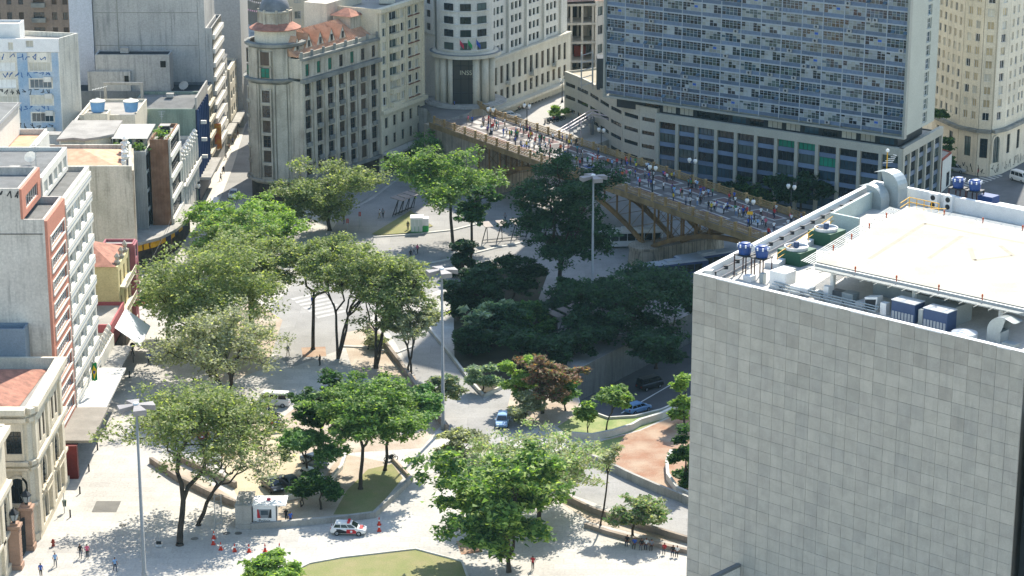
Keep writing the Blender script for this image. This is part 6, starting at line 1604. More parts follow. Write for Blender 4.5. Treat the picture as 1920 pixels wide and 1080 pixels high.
for k,(a,b,c,d,w_,kd,lab) in enumerate(((905,600,500,905,95,'dark','dense dark garden tree at the left of the shaded bed'),(960,570,480,962,110,'dark','dense dark garden tree at the back of the shaded bed'),(930,650,560,930,110,'dark','dark garden tree in the middle of the shaded bed'),(1000,640,555,1000,85,'deep','deep green garden tree at the right of the shaded bed'),(880,665,600,882,70,'dark','dark garden shrub behind the curved kerb'),(975,690,610,975,90,'dark','dark garden tree at the front of the shaded bed'),(1060,600,520,1065,75,'dark','dark palm like tree beside the great shade tree'),(860,600,520,862,60,'dark','narrow dark garden tree next to the light mast'))):
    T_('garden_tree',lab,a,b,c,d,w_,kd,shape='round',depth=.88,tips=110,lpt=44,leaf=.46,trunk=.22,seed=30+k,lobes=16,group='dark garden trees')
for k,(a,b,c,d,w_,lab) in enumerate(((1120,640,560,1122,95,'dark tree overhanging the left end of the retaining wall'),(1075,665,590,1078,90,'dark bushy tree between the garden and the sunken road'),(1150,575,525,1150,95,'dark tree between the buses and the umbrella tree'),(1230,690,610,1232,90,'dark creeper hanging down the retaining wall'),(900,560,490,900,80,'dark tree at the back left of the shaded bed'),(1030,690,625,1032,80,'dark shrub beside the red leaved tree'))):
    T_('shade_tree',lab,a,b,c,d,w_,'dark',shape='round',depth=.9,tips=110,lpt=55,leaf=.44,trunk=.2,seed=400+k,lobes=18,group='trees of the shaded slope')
T_('star_leaf_shrub','pale star leaved plant glowing in the dark garden',922,652,555,918,105,'silver',shape='round',depth=.85,tips=60,lpt=26,leaf=.7,trunk=.15,seed=40,lobes=14,cat='shrub')
T_('round_shrub','round pale green shrub at the tip of the curved kerb',905,735,672,904,52,'silver',shape='round',depth=.85,tips=60,lpt=40,leaf=.36,trunk=.12,seed=41,lobes=10,cat='shrub')
T_('red_leaf_tree','tree with red and green leaves on the bare earth mound',1016,776,655,1030,130,'red',shape='round',depth=.75,tips=140,lpt=36,leaf=.42,trunk=.26,seed=42,lobes=18,stems=2)
T_('yellow_green_tree','yellow-green leafy tree left of the red leaved one',985,768,660,975,60,'lime',shape='round',depth=.75,tips=70,lpt=42,leaf=.46,trunk=.18,seed=43,lobes=12)
T_('pale_shrub','pale dry shrub in front of the red leaved tree',985,795,735,985,60,'grey',shape='round',depth=.9,tips=60,lpt=36,leaf=.36,trunk=.1,seed=44,lobes=10,cat='shrub')
T_('young_tree','small green tree between the red tree and the lawn',1060,770,700,1062,50,'fresh',shape='round',depth=.7,tips=60,lpt=40,leaf=.4,trunk=.12,seed=45,lobes=10)
T_('young_tree','slim young tree on the lawn, left one',1104,812,742,1100,42,'bright',shape='round',depth=.65,tips=50,lpt=34,leaf=.4,trunk=.09,seed=46,lobes=9,stems=2)
T_('young_tree','slim young tree on the lawn, right one near the sunken cars',1137,806,712,1152,62,'bright',shape='round',depth=.6,tips=60,lpt=34,leaf=.42,trunk=.1,seed=47,lobes=10,lean=(.4,0))
# lower right
T_('front_bright_tree','big bright green dense tree in the lower centre foreground',955,1072,818,925,255,'bright',shape='round',depth=.74,tips=210,lpt=62,leaf=.5,trunk=.34,seed=50,lobes=22,stems=3,fork=.3,gap=.15,mix=[LF['bright'][0],LF['deep'][0],LF['lime'][2]])
T_('feathery_tree','feathery grey-green tree behind the bright foreground tree',1010,975,796,1003,245,'grey',depth=.72,tips=230,lpt=55,leaf=.3,trunk=.28,seed=51,lobes=24,mix=[LF['grey'][0],LF['fresh'][2],LF['grey'][2]])
T_('leaning_sapling','thin leaning almost bare sapling by the lower road',1126,985,828,1152,40,'grey',depth=.3,tips=26,lpt=16,leaf=.3,trunk=.12,seed=52,lobes=6,lean=(.5,0),fork=.6)
T_('bench_tree','small grey-green tree leaning over the people on the bench',1186,1006,908,1190,112,'grey',shape='round',depth=.78,tips=110,lpt=45,leaf=.34,trunk=.16,seed=53,lobes=14,mix=[LF['grey'][0],LF['fresh'][0],LF['grey'][1]])
# planter trees in the centre
T_('flamboyant_tree','flat topped bright green tree in the middle planter',676,917,690,690,215,'bright',depth=.52,tips=240,lpt=64,leaf=.38,trunk=.26,seed=54,lobes=26,fork=.4)
T_('flamboyant_tree','second bright tree of the planter, right behind the first',722,882,705,765,120,'fresh',depth=.5,tips=120,lpt=58,leaf=.38,trunk=.22,seed=55,lobes=14,fork=.4)
T_('planter_tree','darker green tree at the left of the planter above the parked cars',600,865,690,618,125,'deep',shape='round',depth=.7,tips=160,lpt=55,leaf=.38,trunk=.24,seed=56,lobes=18)
T_('planter_tree','low spreading green tree over the parked cars',575,900,795,580,125,'fresh',depth=.65,tips=120,lpt=50,leaf=.36,trunk=.18,seed=57,lobes=14)
T_('planter_tree','small dark tree beside the police booth',602,955,880,605,70,'deep',shape='round',depth=.75,tips=70,lpt=46,leaf=.36,trunk=.13,seed=58,lobes=10)
T_('planter_tree','small dark tree with two stems behind the planter wall',565,950,875,572,55,'deep',shape='round',depth=.7,tips=50,lpt=40,leaf=.36,trunk=.11,seed=59,lobes=9,stems=2)
T_('mast_shrub','grey leaved small tree wrapped around the middle light mast',812,785,688,815,85,'silver',shape='round',depth=.8,tips=90,lpt=45,leaf=.36,trunk=.16,seed=60,lobes=12,mix=[LF['grey'][0],LF['silver'][1],LF['grey'][1]])
T_('edge_shrub','pale shrub row left of the bright foreground tree',868,860,800,868,90,'grey',shape='round',depth=.9,tips=80,lpt=42,leaf=.36,trunk=.12,seed=61,lobes=12,cat='shrub')
T_('bottom_lime_tree','lime green tree top cut off by the bottom edge',520,1135,1035,520,105,'lime',shape='round',depth=.8,tips=100,lpt=55,leaf=.42,trunk=.2,seed=62,lobes=14)
T_('corner_shrub','yellow-green shrub against the tiled block, upper one',1283,800,700,1280,45,'lime',shape='tall',depth=.95,tips=60,lpt=50,leaf=.42,trunk=.15,seed=63,lobes=10,cat='shrub')
T_('corner_shrub','green shrub against the tiled block, lower one',1284,915,790,1282,50,'deep',shape='tall',depth=.95,tips=80,lpt=50,leaf=.42,trunk=.15,seed=64,lobes=12,cat='shrub')
T_('sprawling_shrub','bare earth shrub below the multi stemmed tree',690,655,615,690,60,'grey',shape='round',depth=.9,tips=40,lpt=30,leaf=.32,trunk=.1,seed=65,lobes=8,cat='shrub')
# behind the viaduct
for k,(a,b,c,w_,lab) in enumerate(((1180,312,270,95,'shaded tree below the curved annex, leftmost behind the viaduct'),(1232,330,292,80,'shaded tree at the left corner of the podium'),(1390,372,322,80,'shaded tree before the middle of the podium'),(1440,385,325,100,'broad shaded tree before the podium, fourth from the annex'),(1500,400,318,110,'largest shaded tree before the podium, nearest the roof parapet'),(1575,390,330,90,'shaded tree half hidden by the roof parapet of the tiled block'),(1330,352,318,60,'low shaded shrub before the glazed podium'))):
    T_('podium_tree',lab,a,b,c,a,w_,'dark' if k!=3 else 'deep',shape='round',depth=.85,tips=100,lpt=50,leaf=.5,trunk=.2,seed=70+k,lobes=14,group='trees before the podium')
T_('corner_tree','dark tree in the gap between apartments and round office',808,150,76,810,44,'dark',shape='tall',depth=.85,tips=60,lpt=50,leaf=.5,trunk=.2,seed=80,lobes=10,z=10.8)
T_('street_bush','small bright green bush on the bright street',1045,222,200,1046,30,'lime',shape='round',depth=.9,tips=30,lpt=40,leaf=.45,trunk=.08,seed=81,lobes=6,z=5.6,cat='shrub')
T_('roadside_tree','dark green tree between podium and kiosk hut',1765,330,255,1768,42,'deep',shape='tall',depth=.9,tips=60,lpt=50,leaf=.5,trunk=.15,seed=82,lobes=10)
T_('ledge_bush','green bush growing on the ledge of the rounded cream block',1762,222,203,1764,36,'deep',shape='round',depth=.95,tips=30,lpt=40,leaf=.4,trunk=.06,seed=83,lobes=6,z=10.4,cat='shrub')
for k,(a,b,zz,lab) in enumerate(((395/1.0,0,0,''),)): pass
for k,(x_,y_,z_,lab) in enumerate(((-65.5,377.6,17.6,'potted green plant under the white shed roof, left one'),(-62.2,377.4,17.6,'potted green plant under the white shed roof, right one'),(-58.8,380,19.3,'green plants in a planter on top of the brick pier'))):
    e=empty('roof_plant',(x_,y_,z_),lab,'plant','roof plants'); b=MB(); b.lathe(0,0,[(.35,-.1),(.5,.6)],8); b.build('pot',[TERRA],e,loc=(0,0,0)); rng=np.random.default_rng(k)
    P=rng.normal(size=(160,3))*np.array([.6,.5,.45])+np.array([0,0,1.1]); c=bpy.data.objects.new('foliage',leaves_mesh('foliage',P,.38,LF['bright'],rng)); COL.objects.link(c); c.parent=e
print('leaves',NLEAF)
# ------------------------------------------------------------------ light masts with four-petal heads
def mast(label,px,py,top,z=0,head=1.0):
    x,y=G(px,py,z); zt=hgt(y,top); e=empty('light_mast',(x,y,z),label,'light mast','four petal light masts')
    b=MB(); b.lathe(x,y,[(.32,z),(.32,z+1.2),(.24,z+1.25),(.13,zt)],10); b.build('pole',[mat('mast grey','8e8f8c',.6,.1,.5)],e,smooth=True)
    for k in range(4):
        a=math.pi/2*k+.35; d=(math.cos(a),math.sin(a)); n_=(-d[1],d[0]); b=MB()
        P=lambda r,w_,zz:(x+d[0]*r+n_[0]*w_,y+d[1]*r+n_[1]*w_,zz)
        b.hexa([P(.25,-.3,zt-.1),P(2.0,-.75,zt-.45),P(2.0,.75,zt-.45),P(.25,.3,zt-.1),P(.25,-.3,zt+.25),P(2.0,-.75,zt+.15),P(2.0,.75,zt+.15),P(.25,.3,zt+.25)]); o=b.build('lamp_petal',[mat('petal grey','8a8582',.55,.12,.5)],e)
        b=MB(); b.quad(P(.5,.35,zt-.18),P(1.95,.68,zt-.47),P(1.95,-.68,zt-.47),P(.5,-.35,zt-.18)); q=b.build('lamp_glass',[flat('lamp glass','cfd2cf')],e); q.parent=o
    b=MB(); b.cyl(x,y,zt-.1,zt+.45,.4,.3,10); b.build('hub',[WHITEP],e)
mast('tall light mast rising from the bottom edge at the left',271.5,1092,762)
mast('tall light mast beside the ramp in the middle of the picture',831,806,508)
mast('tall light mast in the shade in front of the viaduct',1110,588,332)

# ------------------------------------------------------------------ vehicles
TYRE=flat('tyre rubber','17181a',.9); RIM=mat('wheel rim','9b9ea0',.35,.1,1,metal=.5); CGL=mat('car glass','141b20',.08,.2,.6,fine=0,spec=.7); HLG=flat('headlamp glass','dfe3e4',.2); TLG=flat('tail lamp','8d1d1d',.3)
def carpaint(n,c): return mat('car paint '+n,c,.28,.04,.5,fine=0,spec=.6)
def car(label,px,py,rz,paint,kind='sedan',z=0,police=False,L=4.2,Wd=1.72,h=1.45,cat='car',group=None,name='car'):
    x,y=G(px,py,z); e=empty(name,(x,y,z),label,cat,group,rz); e['_w']=0
    # side profile sections from rear to front: (x, zlow, zbelt, half width)
    b=MB(); w2=Wd/2
    if kind=='van': sec=[(-L/2,.35,1.0,.92),(-L/2+.1,.28,1.1,.98),(L/2-.35,.28,1.1,1),(L/2-.05,.32,.95,.96),(L/2,.4,.8,.9)]
    elif kind=='hatch': sec=[(-L/2,.4,.75,.88),(-L/2+.15,.3,.95,.97),(-.6,.26,.95,1),(.7,.26,.93,1),(L/2-.45,.28,.82,.96),(L/2-.1,.32,.68,.88),(L/2,.4,.58,.8)]
    else: sec=[(-L/2,.42,.78,.86),(-L/2+.15,.32,.92,.95),(-1.0,.26,.95,1),(.7,.26,.93,1),(L/2-.5,.28,.82,.96),(L/2-.1,.32,.68,.88),(L/2,.4,.58,.8)]
    ring=[]
    for (sx,zl,zb,k) in sec:
        i=len(b.v); hw=w2*k; b.v += [(sx,-hw*.94,zl),(sx,-hw,zl+.15),(sx,-hw,zb-.12),(sx,-hw*.9,zb),(sx,hw*.9,zb),(sx,hw,zb-.12),(sx,hw,zl+.15),(sx,hw*.94,zl)]; ring.append(i)
    for a,c in zip(ring,ring[1:]):
        for j in range(8): j2=(j+1)%8; b.f.append((a+j,c+j,c+j2,a+j2)[::-1]); b.m.append(0)
    b.f.append(tuple(ring[0]+j for j in range(8))); b.m.append(0); b.f.append(tuple(ring[-1]+7-j for j in range(8))); b.m.append(0)
    body=b.build('body',[paint],e,loc=(0,0,0))
    # cabin
    zb=1.08 if kind=='van' else .93
    if kind=='van': c0=(-L/2+.08,L/2-.2); c1=(-L/2+.25,L/2-.75)
    elif kind=='hatch': c0=(-L/2+.2,1.15); c1=(-L/2+.55,.35)
    else: c0=(-L/2+.65,1.15); c1=(-L/2+1.25,.35)
    wb,wt=w2*.9,w2*.72
    if kind=='van': wt=w2*.82
    q=MB(); q.hexa([(c0[0],-wb,zb),(c0[1],-wb,zb),(c0[1],wb,zb),(c0[0],wb,zb),(c1[0],-wt,h),(c1[1],-wt,h),(c1[1],wt,h),(c1[0],wt,h)])
    q.box(c1[0]+.05,-wt+.06,h,c1[1]-.05,wt-.06,h+.05); cab=q.build('cabin',[paint],e,loc=(0,0,0))
    def lerp(a,b_,t): return a+(b_-a)*t
    def pane(xa,xb,s,name='side_window'):
        g=MB(); t0,t1=.12,.82
        f=lambda fx,t:(lerp(lerp(c0[0],c0[1],fx),lerp(c1[0],c1[1],fx),t), s*(lerp(wb,wt,t)+.012), lerp(zb,h,t))
        g.face([f(xa,t0),f(xb,t0),f(xb,t1),f(xa,t1)]); w_=g.build(name,[CGL],e,loc=(0,0,0))
    nwin=3 if kind!='sedan' else 2
    for s in (-1,1):
        for k in range(nwin): pane(.04+k*.93/nwin+.015,.04+(k+1)*.93/nwin-.015,s)
    for (fx,nm,sg) in ((1,'windscreen',1),(0,'rear_window',-1)):
        g=MB(); f=lambda v,t:(lerp(c0[int(fx)],c1[int(fx)],t)+sg*.015, v*lerp(wb,wt,t)*.92, lerp(zb,h,t)+.01)
        g.face([f(-1,.1),f(1,.1),f(1,.9),f(-1,.9)]); g.build(nm,[CGL],e,loc=(0,0,0))
    for wx in (-L*.31,L*.31):
        for s in (-1,1):
            g=MB(); R_=.31
            i=len(g.v)
            for yy in (0,.2):
                for j in range(14): a=2*math.pi*j/14; g.v.append((wx+R_*math.cos(a),s*(w2-.18+yy),R_+R_*math.sin(a)))
            for j in range(14): j2=(j+1)%14; g.f.append((i+j,i+j2,i+14+j2,i+14+j)); g.m.append(0)
            g.f.append(tuple(i+14+j for j in range(14))); g.m.append(0); wh=g.build('wheel',[TYRE],e,loc=(0,0,0))
            g=MB(); g.face([(wx+.19*math.cos(2*math.pi*j/10),s*(w2+.03),R_+.19*math.sin(2*math.pi*j/10)) for j in range(10)]); r_=g.build('rim',[RIM],e,loc=(0,0,0)); r_.parent=wh
    for s in (-1,1):
        g=MB(); g.box(L/2-.25,s*w2*.55-.16,.55,L/2-.02,s*w2*.55+.16,.7); g.build('headlight',[HLG],e,loc=(0,0,0))
        g=MB(); g.box(-L/2-.02,s*w2*.62-.14,.62,-L/2+.12,s*w2*.62+.14,.85); g.build('tail_light',[TLG],e,loc=(0,0,0))
        g=MB(); g.box(.85,s*(w2+.02)-.08,.92,1.0,s*(w2+.02)+.08,1.04); g.build('mirror',[paint],e,loc=(0,0,0))
    if police:
        RED=flat('police red','b3202a',.35); BLK=flat('police black','17191c',.35)
        for s in (-1,1):
            g=MB(); g.face([(-.15,s*(w2+.008),.32),(.95,s*(w2+.008),.32),(1.05,s*(w2+.008),.6),(.75,s*(w2+.008),.84),(-.15,s*(w2+.008),.84)]); g.build('red_panel',[RED],e,loc=(0,0,0))
            g=MB(); g.face([(-1.35,s*(w2+.008),.55),(-.9,s*(w2+.008),.32),(-.15,s*(w2+.008),.32),(-.15,s*(w2+.008),.6),(-.9,s*(w2+.008),.84),(-1.35,s*(w2+.008),.84)]); g.build('black_panel',[BLK],e,loc=(0,0,0))
            g=MB(); g.face([(.42+.15*math.cos(2*math.pi*j/10),s*(w2+.014),.58+.15*math.sin(2*math.pi*j/10)) for j in range(10)]); g.build('emblem',[WHITEP],e,loc=(0,0,0))
        g=MB(); g.face([(1.3,-.55,.915),(1.75,-.5,.865),(1.75,.5,.865),(1.3,.55,.915)]); g.build('bonnet_panel',[RED],e,loc=(0,0,0))
        g=MB(); g.box(-.1,-.6,h+.05,.2,.6,h+.2); g.build('light_bar',[flat('beacon red','b5182c',.3)],e,loc=(0,0,0))
    return e
pw=carpaint('white','d7d7d3'); pk=carpaint('black','15171a'); pg=carpaint('graphite','3a4047'); ps_=carpaint('silver','9a9ea1'); pb=carpaint('light blue','7fa3c2'); pr_=carpaint('red','7d1f1f'); pt_=carpaint('teal grey','5b7580')
car('white police car with red and black panels in front of the planter wall',654,1000,R(-4),pw,'hatch',police=True,cat='police car',name='police_car')
car('black sedan at the left end of the row parked behind the police booth',511,917,R(-62),pk,'sedan')
car('graphite sedan parked second from the left behind the police booth',546,914,R(-58),pg,'sedan')
car('white car parked in the row under the planter trees',586,902,R(-50),pw,'hatch')
car('grey-blue car deep under the planter trees',590,872,R(-45),pt_,'sedan')
car('white old panel van parked left of the flat topped tree',514,760,R(172),pw,'van',L=4.5,Wd=1.75,h=1.95,cat='van',name='panel_van')
car('white car half hidden behind the bare tree in the yard',402,858,R(-80),pw,'hatch')
car('dark red car behind the bare tree in the yard',379,818,R(-70),pr_,'sedan')
car('light blue car stopped at the bend of the service road',942,796,R(-94),pb,'hatch')
car('dark off-roader driving on the sunken road',1218,728,R(38),pk,'van',z=-5,L=4.2,h=1.8)
car('pale blue-grey car on the sunken road near its left end',1196,772,R(40),pb,'hatch',z=-5)
car('white car parked on the bright street behind the viaduct',957,222,R(10),pw,'hatch',z=5.6)
car('silver car on the crossing street at the right edge',1793,322,R(-35),ps_,'sedan')
car('white car driving down the narrow street toward the plaza',438,370,R(-88),pw,'sedan')
car('white delivery van at the mouth of the narrow street',404,396,R(-80),pw,'van',L=4.8,h=2.1,cat='van',name='delivery_van')
car('white car far up the narrow street',463,125,R(-80),pw,'hatch')
car('white van at the right edge of the crossing street',1912,340,R(-60),pw,'van',h=2.0,cat='van',name='delivery_van')
def bus(label,px,py,rz,front,side,roof,z=0,L=11.5):
    x,y=G(px,py,z); e=empty('city_bus',(x,y,z),label,'bus','city buses',rz); e['_w']=0
    b=MB(); b.box(-L/2,-1.25,.35,L/2,1.25,2.95); b.build('body',[side],e,loc=(0,0,0))
    b=MB(); b.hexa([(-L/2+.05,-1.2,2.95),(L/2-.05,-1.2,2.95),(L/2-.05,1.2,2.95),(-L/2+.05,1.2,2.95),(-L/2+.3,-1.0,3.15),(L/2-.3,-1.0,3.15),(L/2-.3,1.0,3.15),(-L/2+.3,1.0,3.15)]); b.box(-1.5,-.7,3.15,1.2,.7,3.4); b.build('roof',[roof],e,loc=(0,0,0))
    for s in (-1,1):
        for k in range(7):
            g=MB(); xx=-L/2+.4+k*(L-1.4)/7; g.box(xx,s*1.25-.02,1.35,xx+(L-1.4)/7-.12,s*1.25+.02,2.6); g.build('side_window',[CGL],e,loc=(0,0,0))
        for wx in (-L*.3,L*.32):
            g=MB(); i=0
            for yy in (0,.12):
                for j in range(14): a=2*math.pi*j/14; g.v.append((wx+.48*math.cos(a),s*(1.18+yy),.48+.48*math.sin(a)))
            for j in range(14): j2=(j+1)%14; g.f.append((j,j2,14+j2,14+j)); g.m.append(0)
            g.f.append(tuple(14+j for j in range(14))); g.m.append(0); g.build('wheel',[TYRE],e,loc=(0,0,0))
    g=MB(); g.box(L/2,-1.15,1.1,L/2+.04,1.15,2.7); g.build('windscreen',[CGL],e,loc=(0,0,0))
    g=MB(); g.box(L/2-1.2,-1.27,.4,L/2+.02,1.27,1.1); g.box(L/2-.02,-1.2,.4,L/2+.05,1.2,1.08); g.build('front_panel',[front],e,loc=(0,0,0))
BUSG=flat('bus green','27733f',.4); BUSB=flat('bus navy','1f3560',.4)
bus('white and green city bus coming out under the viaduct',1178,462,R(186),BUSG,pw,pw)
bus('blue city bus with pale roof in front of the stone pier',1325,508,R(28),BUSB,BUSB,mat('dusty bus roof','9aa2a8',.5,.1,.6))
bus('second blue city bus, further left in the tree shade',1262,524,R(22),BUSB,BUSB,mat('dusty bus roof','9aa2a8',.5,.1,.6))

# motorcycles
def moto_proto(col):
    e=empty('motorcycle',(0,0,0)); e['_w']=0
    for wx in (-.65,.65):
        b=MB(); b.tube([(wx+.28*math.cos(t),0,.3+.28*math.sin(t)) for t in [2*math.pi*q/12 for q in range(13)]],.06,5,0,False); b.build('wheel',[TYRE],e,loc=(0,0,0))
    b=MB(); b.tube([(.65,0,.3),(.45,0,.95)],.04,5); b.tube([(-.65,0,.3),(-.2,0,.45),(.3,0,.6)],.06,5); b.box(-.25,-.14,.25,.25,.14,.6); b.build('frame',[DARKM],e,loc=(0,0,0))
    b=MB(); b.hexa([(-.05,-.14,.62),(.42,-.12,.62),(.42,.12,.62),(-.05,.14,.62),(0,-.1,.88),(.36,-.08,.85),(.36,.08,.85),(0,.1,.88)]); b.build('fuel_tank',[col],e,loc=(0,0,0))
    b=MB(); b.box(-.75,-.13,.68,-.02,.13,.78); b.build('seat',[TYRE],e,loc=(0,0,0))
    b=MB(); b.tube([(.4,-.36,1.0),(.46,0,.96),(.4,.36,1.0)],.03,5); b.build('handlebar',[METAL],e,loc=(0,0,0))
    b=MB(); b.box(.5,-.08,.75,.62,.08,.92); b.build('headlight',[HLG],e,loc=(0,0,0))
    return e
mps=[moto_proto(flat('moto red','8d1f22',.3)),moto_proto(flat('moto black','1a1b1e',.3)),moto_proto(flat('moto blue','24407a',.3))]; used=[0,0,0]
mpos=[(503,772,0),(509,779,0),(516,784,0),(510,790,0),(518,797,0),(524,803,0),(513,803,0),(520,811,0)]
words=['first','second','third','fourth','fifth','sixth','seventh','eighth','ninth','tenth','eleventh','twelfth','thirteenth','fourteenth','fifteenth','sixteenth','seventeenth','eighteenth','nineteenth','twentieth']
cn=('red','black','blue')
def put_moto(i,px,py,z,rz,lab,grp):
    k=i%3; o=mps[k] if not used[k] else copy_tree(mps[k]); used[k]=1
    x,y=G(px,py,z); o.location=(x,y,z); o.rotation_euler=(0,0,rz); tag(o,lab,'motorcycle',grp)
for i,(px,py,z) in enumerate(mpos): put_moto(i,px,py,z,R(150+i*7),'%s motorcycle beside the old panel van, %s from the van'%(cn[i%3],words[i]),'motorcycles by the van')
for i in range(14):
    t=i/13; put_moto(i,972+t*78,207-t*34,5.6,R(60),'%s motorcycle in the row along the art deco office, %s from the white car'%(cn[i%3],words[i]),'motorcycles on the bright street')
for i in range(6): put_moto(i,1022+i*6,232-i*1.5,5.6,R(90+i*20),'%s motorcycle near the steel stair, %s from the left'%(cn[i%3],words[i]),'motorcycles at the stair')
put_moto(1,733,864,0,R(20),'black motorcycle parked at the right corner of the planter','single motorcycle')

# ------------------------------------------------------------------ street furniture
# police booth trailer
x,y=G(498,988); e=empty('police_booth',(x,y,0),'white mobile police booth with red and black emblem panel beside the concrete block','police booth')
b=MB(); b.box(x-1.45,y,.45,x+1.25,y+2.9,2.7); b.build('body',[WHITEP],e)
b=MB(); b.box(x-1.55,y-.1,2.7,x+2.5,y+3.0,2.82); b.build('roof',[WHITEP],e)
b=MB(); b.box(x-.95,y-.03,1.15,x+.75,y-.0,2.25,0); b.build('emblem_panel',[flat('panel grey','7d8285')],e)
for nm,pts,m in (('red_wedge',[(-.95,1.15),(-.55,1.15),(-.8,2.25),(-.95,2.25)],flat('police red','b3202a')),('black_wedge',[(.35,1.15),(.75,1.15),(.75,2.25),(.6,2.25)],flat('police black','17191c'))):
    g=MB(); g.face([(x+p[0],y-.04,p[1]) for p in pts]); g.build(nm,[m],e)
g=MB(); g.box(x-.5,y-.06,1.55,x+.35,y-.035,2.1); g.build('window',[GL_B],e)
g=MB(); g.box(x-1.3,y+.2,0,x-1.0,y+.8,.5); g.box(x+.8,y+.2,0,x+1.1,y+.8,.5); g.box(x-1.3,y-.02,.5,x-1.0,y+.0,.72,0); g.build('wheel',[TYRE],e)
text(e,'Polícia',(x-.1,y-.03,.62),.55,0,flat('lettering black','1b1b1d'),ext=.01)
g=MB(); g.box(x+1.26,y+.3,.5,x+1.32,y+1.2,2.5); g.build('door',[STEEL],e)
g=MB(); g.cyl(x+.3,y+1.6,2.82,3.05,.25,seg=10); g.build('beacon',[flat('beacon red','b5182c')],e)
x,y=G(457,992); e=empty('concrete_block',(x,y,0),'tall bare concrete vent block left of the police booth','concrete block')
b=MB(); b.box(x-.95,y,0,x+.95,y+4.6,2.9); b.box(x-1.0,y-.05,2.9,x+1.0,y+4.65,3.0); b.build('body',[CONC],e)
b=MB(); b.box(x-.9,y-.012,.6,x+.9,y,.63); b.build('joint',[DARKST],e)
# traffic cones
def cone_proto():
    e=empty('traffic_cone',(0,0,0)); e['_w']=0; OR=flat('cone red','c0341f',.5)
    b=MB(); b.box(-.2,-.2,0,.2,.2,.05); b.build('base',[OR],e,loc=(0,0,0))
    b=MB(); b.lathe(0,0,[(.15,.05),(.1,.4)],10); b.lathe(0,0,[(.075,.55),(.03,.8)],10); b.build('shell',[OR],e,loc=(0,0,0))
    b=MB(); b.lathe(0,0,[(.1,.4),(.075,.55)],10); b.build('stripe',[WHITEP],e,loc=(0,0,0)); return e
cp_=cone_proto(); first=True
for i,(px,py) in enumerate(((401,1010),(400,1021),(414,1031),(440,1034),(467,1035),(497,1034),(524,1033),(711,984),(711,996))):
    o=cp_ if first else copy_tree(cp_); first=False; x,y=G(px,py); o.location=(x,y,0); o.scale=(1.25,1.25,1.25)
    tag(o,'orange-red traffic cone right of the police car, %s one'%('farther','nearer')[i-7] if i>6 else 'orange-red traffic cone in the left front line, %s from its left end'%words[i],'traffic cone','traffic cones')
# bollards
def bollard(px,py,lab):
    x,y=G(px,py); e=empty('bollard',(x,y,0),lab,'bollard','bollards on the left pavement'); b=MB(); b.lathe(x,y,[(.12,0),(.1,.1),(.09,.85),(.12,.9),(.05,1.0)],8); b.build('post',[DARKM],e)
for i,(px,py) in enumerate(((132,970),(150,926),(167,884),(183,844),(199,806),(243,708))): bollard(px,py,'dark iron bollard on the left pavement, %s from the cream building'%words[i])
x,y=G(121,962); e=empty('litter_bin',(x,y,0),'thin post with small green litter bin near the cream building','litter bin')
b=MB(); b.cyl(x,y,0,2.6,.05,seg=6); b.build('post',[METAL],e); b=MB(); b.lathe(x,y+.25,[(.2,.8),(.26,1.5),(.27,1.55)],10); b.build('bin',[flat('bin green','1f3a2a')],e)
x,y=G(100,1024); e=empty('hydrant',(x,y,0),'small red-brown hydrant on the left front pavement','hydrant')
b=MB(); b.lathe(x,y,[(.22,0),(.2,.1),(.16,.15),(.16,.6),(.2,.65),(.12,.85),(.02,.92)],10); b.build('body',[flat('hydrant red','8d3a2c')],e); b=MB(); b.tube([(x-.28,y,.5),(x+.28,y,.5)],.08,8); b.build('outlet',[flat('hydrant red','8d3a2c')],e)
x,y=G(250,680); e=empty('street_sign',(x,y,0),'dark round headed sign post by the white awning','sign'); b=MB(); b.cyl(x,y,0,2.6,.05,seg=6); b.build('post',[DARKM],e); b=MB(); b.tube([(x,y-.08,2.7),(x,y-.03,2.7)],.4,10); b.build('plate',[DARKM],e)
x,y=G(298,1025); e=empty('sign_easel',(x,y,0),'small wheeled sign frame beside the umbrella tree','sign'); b=MB(); b.tube([(x,y,.1),(x,y,3.2)],.03,5); b.box(x-.35,y-.25,.05,x+.35,y+.25,.14); b.build('stand',[METAL],e); b=MB(); b.box(x-.3,y-.03,.3,x+.3,y,.7); b.build('plate',[DARKM],e)
x,y=G(410,990); e=empty('wire_frame_tower',(x,y,0),'thin wire frame scaffold left of the concrete block','scaffold')
b=MB()
for i in (-.4,.4):
    for j in (-.3,.3): b.tube([(x+i,y+j,0),(x+i,y+j,4.2)],.03,4)
for k in range(6): b.tube([(x-.4,y-.3,.5+k*.7),(x+.4,y-.3,.85+k*.7)],.025,4); b.tube([(x-.4,y+.3,.5+k*.7),(x+.4,y+.3,.5+k*.7)],.025,4)
b.build('frame',[METAL],e)
# cabinet on the grass island
A=G(770,436,.15); e=empty('power_cabinet',(*A,.15),'white and green equipment cabinet on the small grass island','cabinet')
b=MB(); b.box(A[0],A[1],.15,A[0]+2.1,A[1]+2.2,1.25); b.box(A[0]+2.1,A[1]+.5,.15,A[0]+3.1,A[1]+2.2,1.25); b.build('base',[flat('cabinet green','2f9a4c',.5)],e)
b=MB(); b.box(A[0]-.02,A[1]-.02,1.25,A[0]+2.12,A[1]+2.22,2.7); b.box(A[0]+2.1,A[1]+.48,1.25,A[0]+3.12,A[1]+2.22,2.5); b.build('upper_casing',[WHITEP],e)
b=MB(); b.box(A[0]-.1,A[1]-.1,2.7,A[0]+2.2,A[1]+2.3,2.8); b.build('roof',[WHITEP],e)
b=MB(); 
for k in range(3): b.box(A[0]+.1+k*.68,A[1]-.04,.3,A[0]+.7+k*.68,A[1]-.02,2.5)
b.build('door',[flat('cabinet door','c3cbc0',.5)],e)
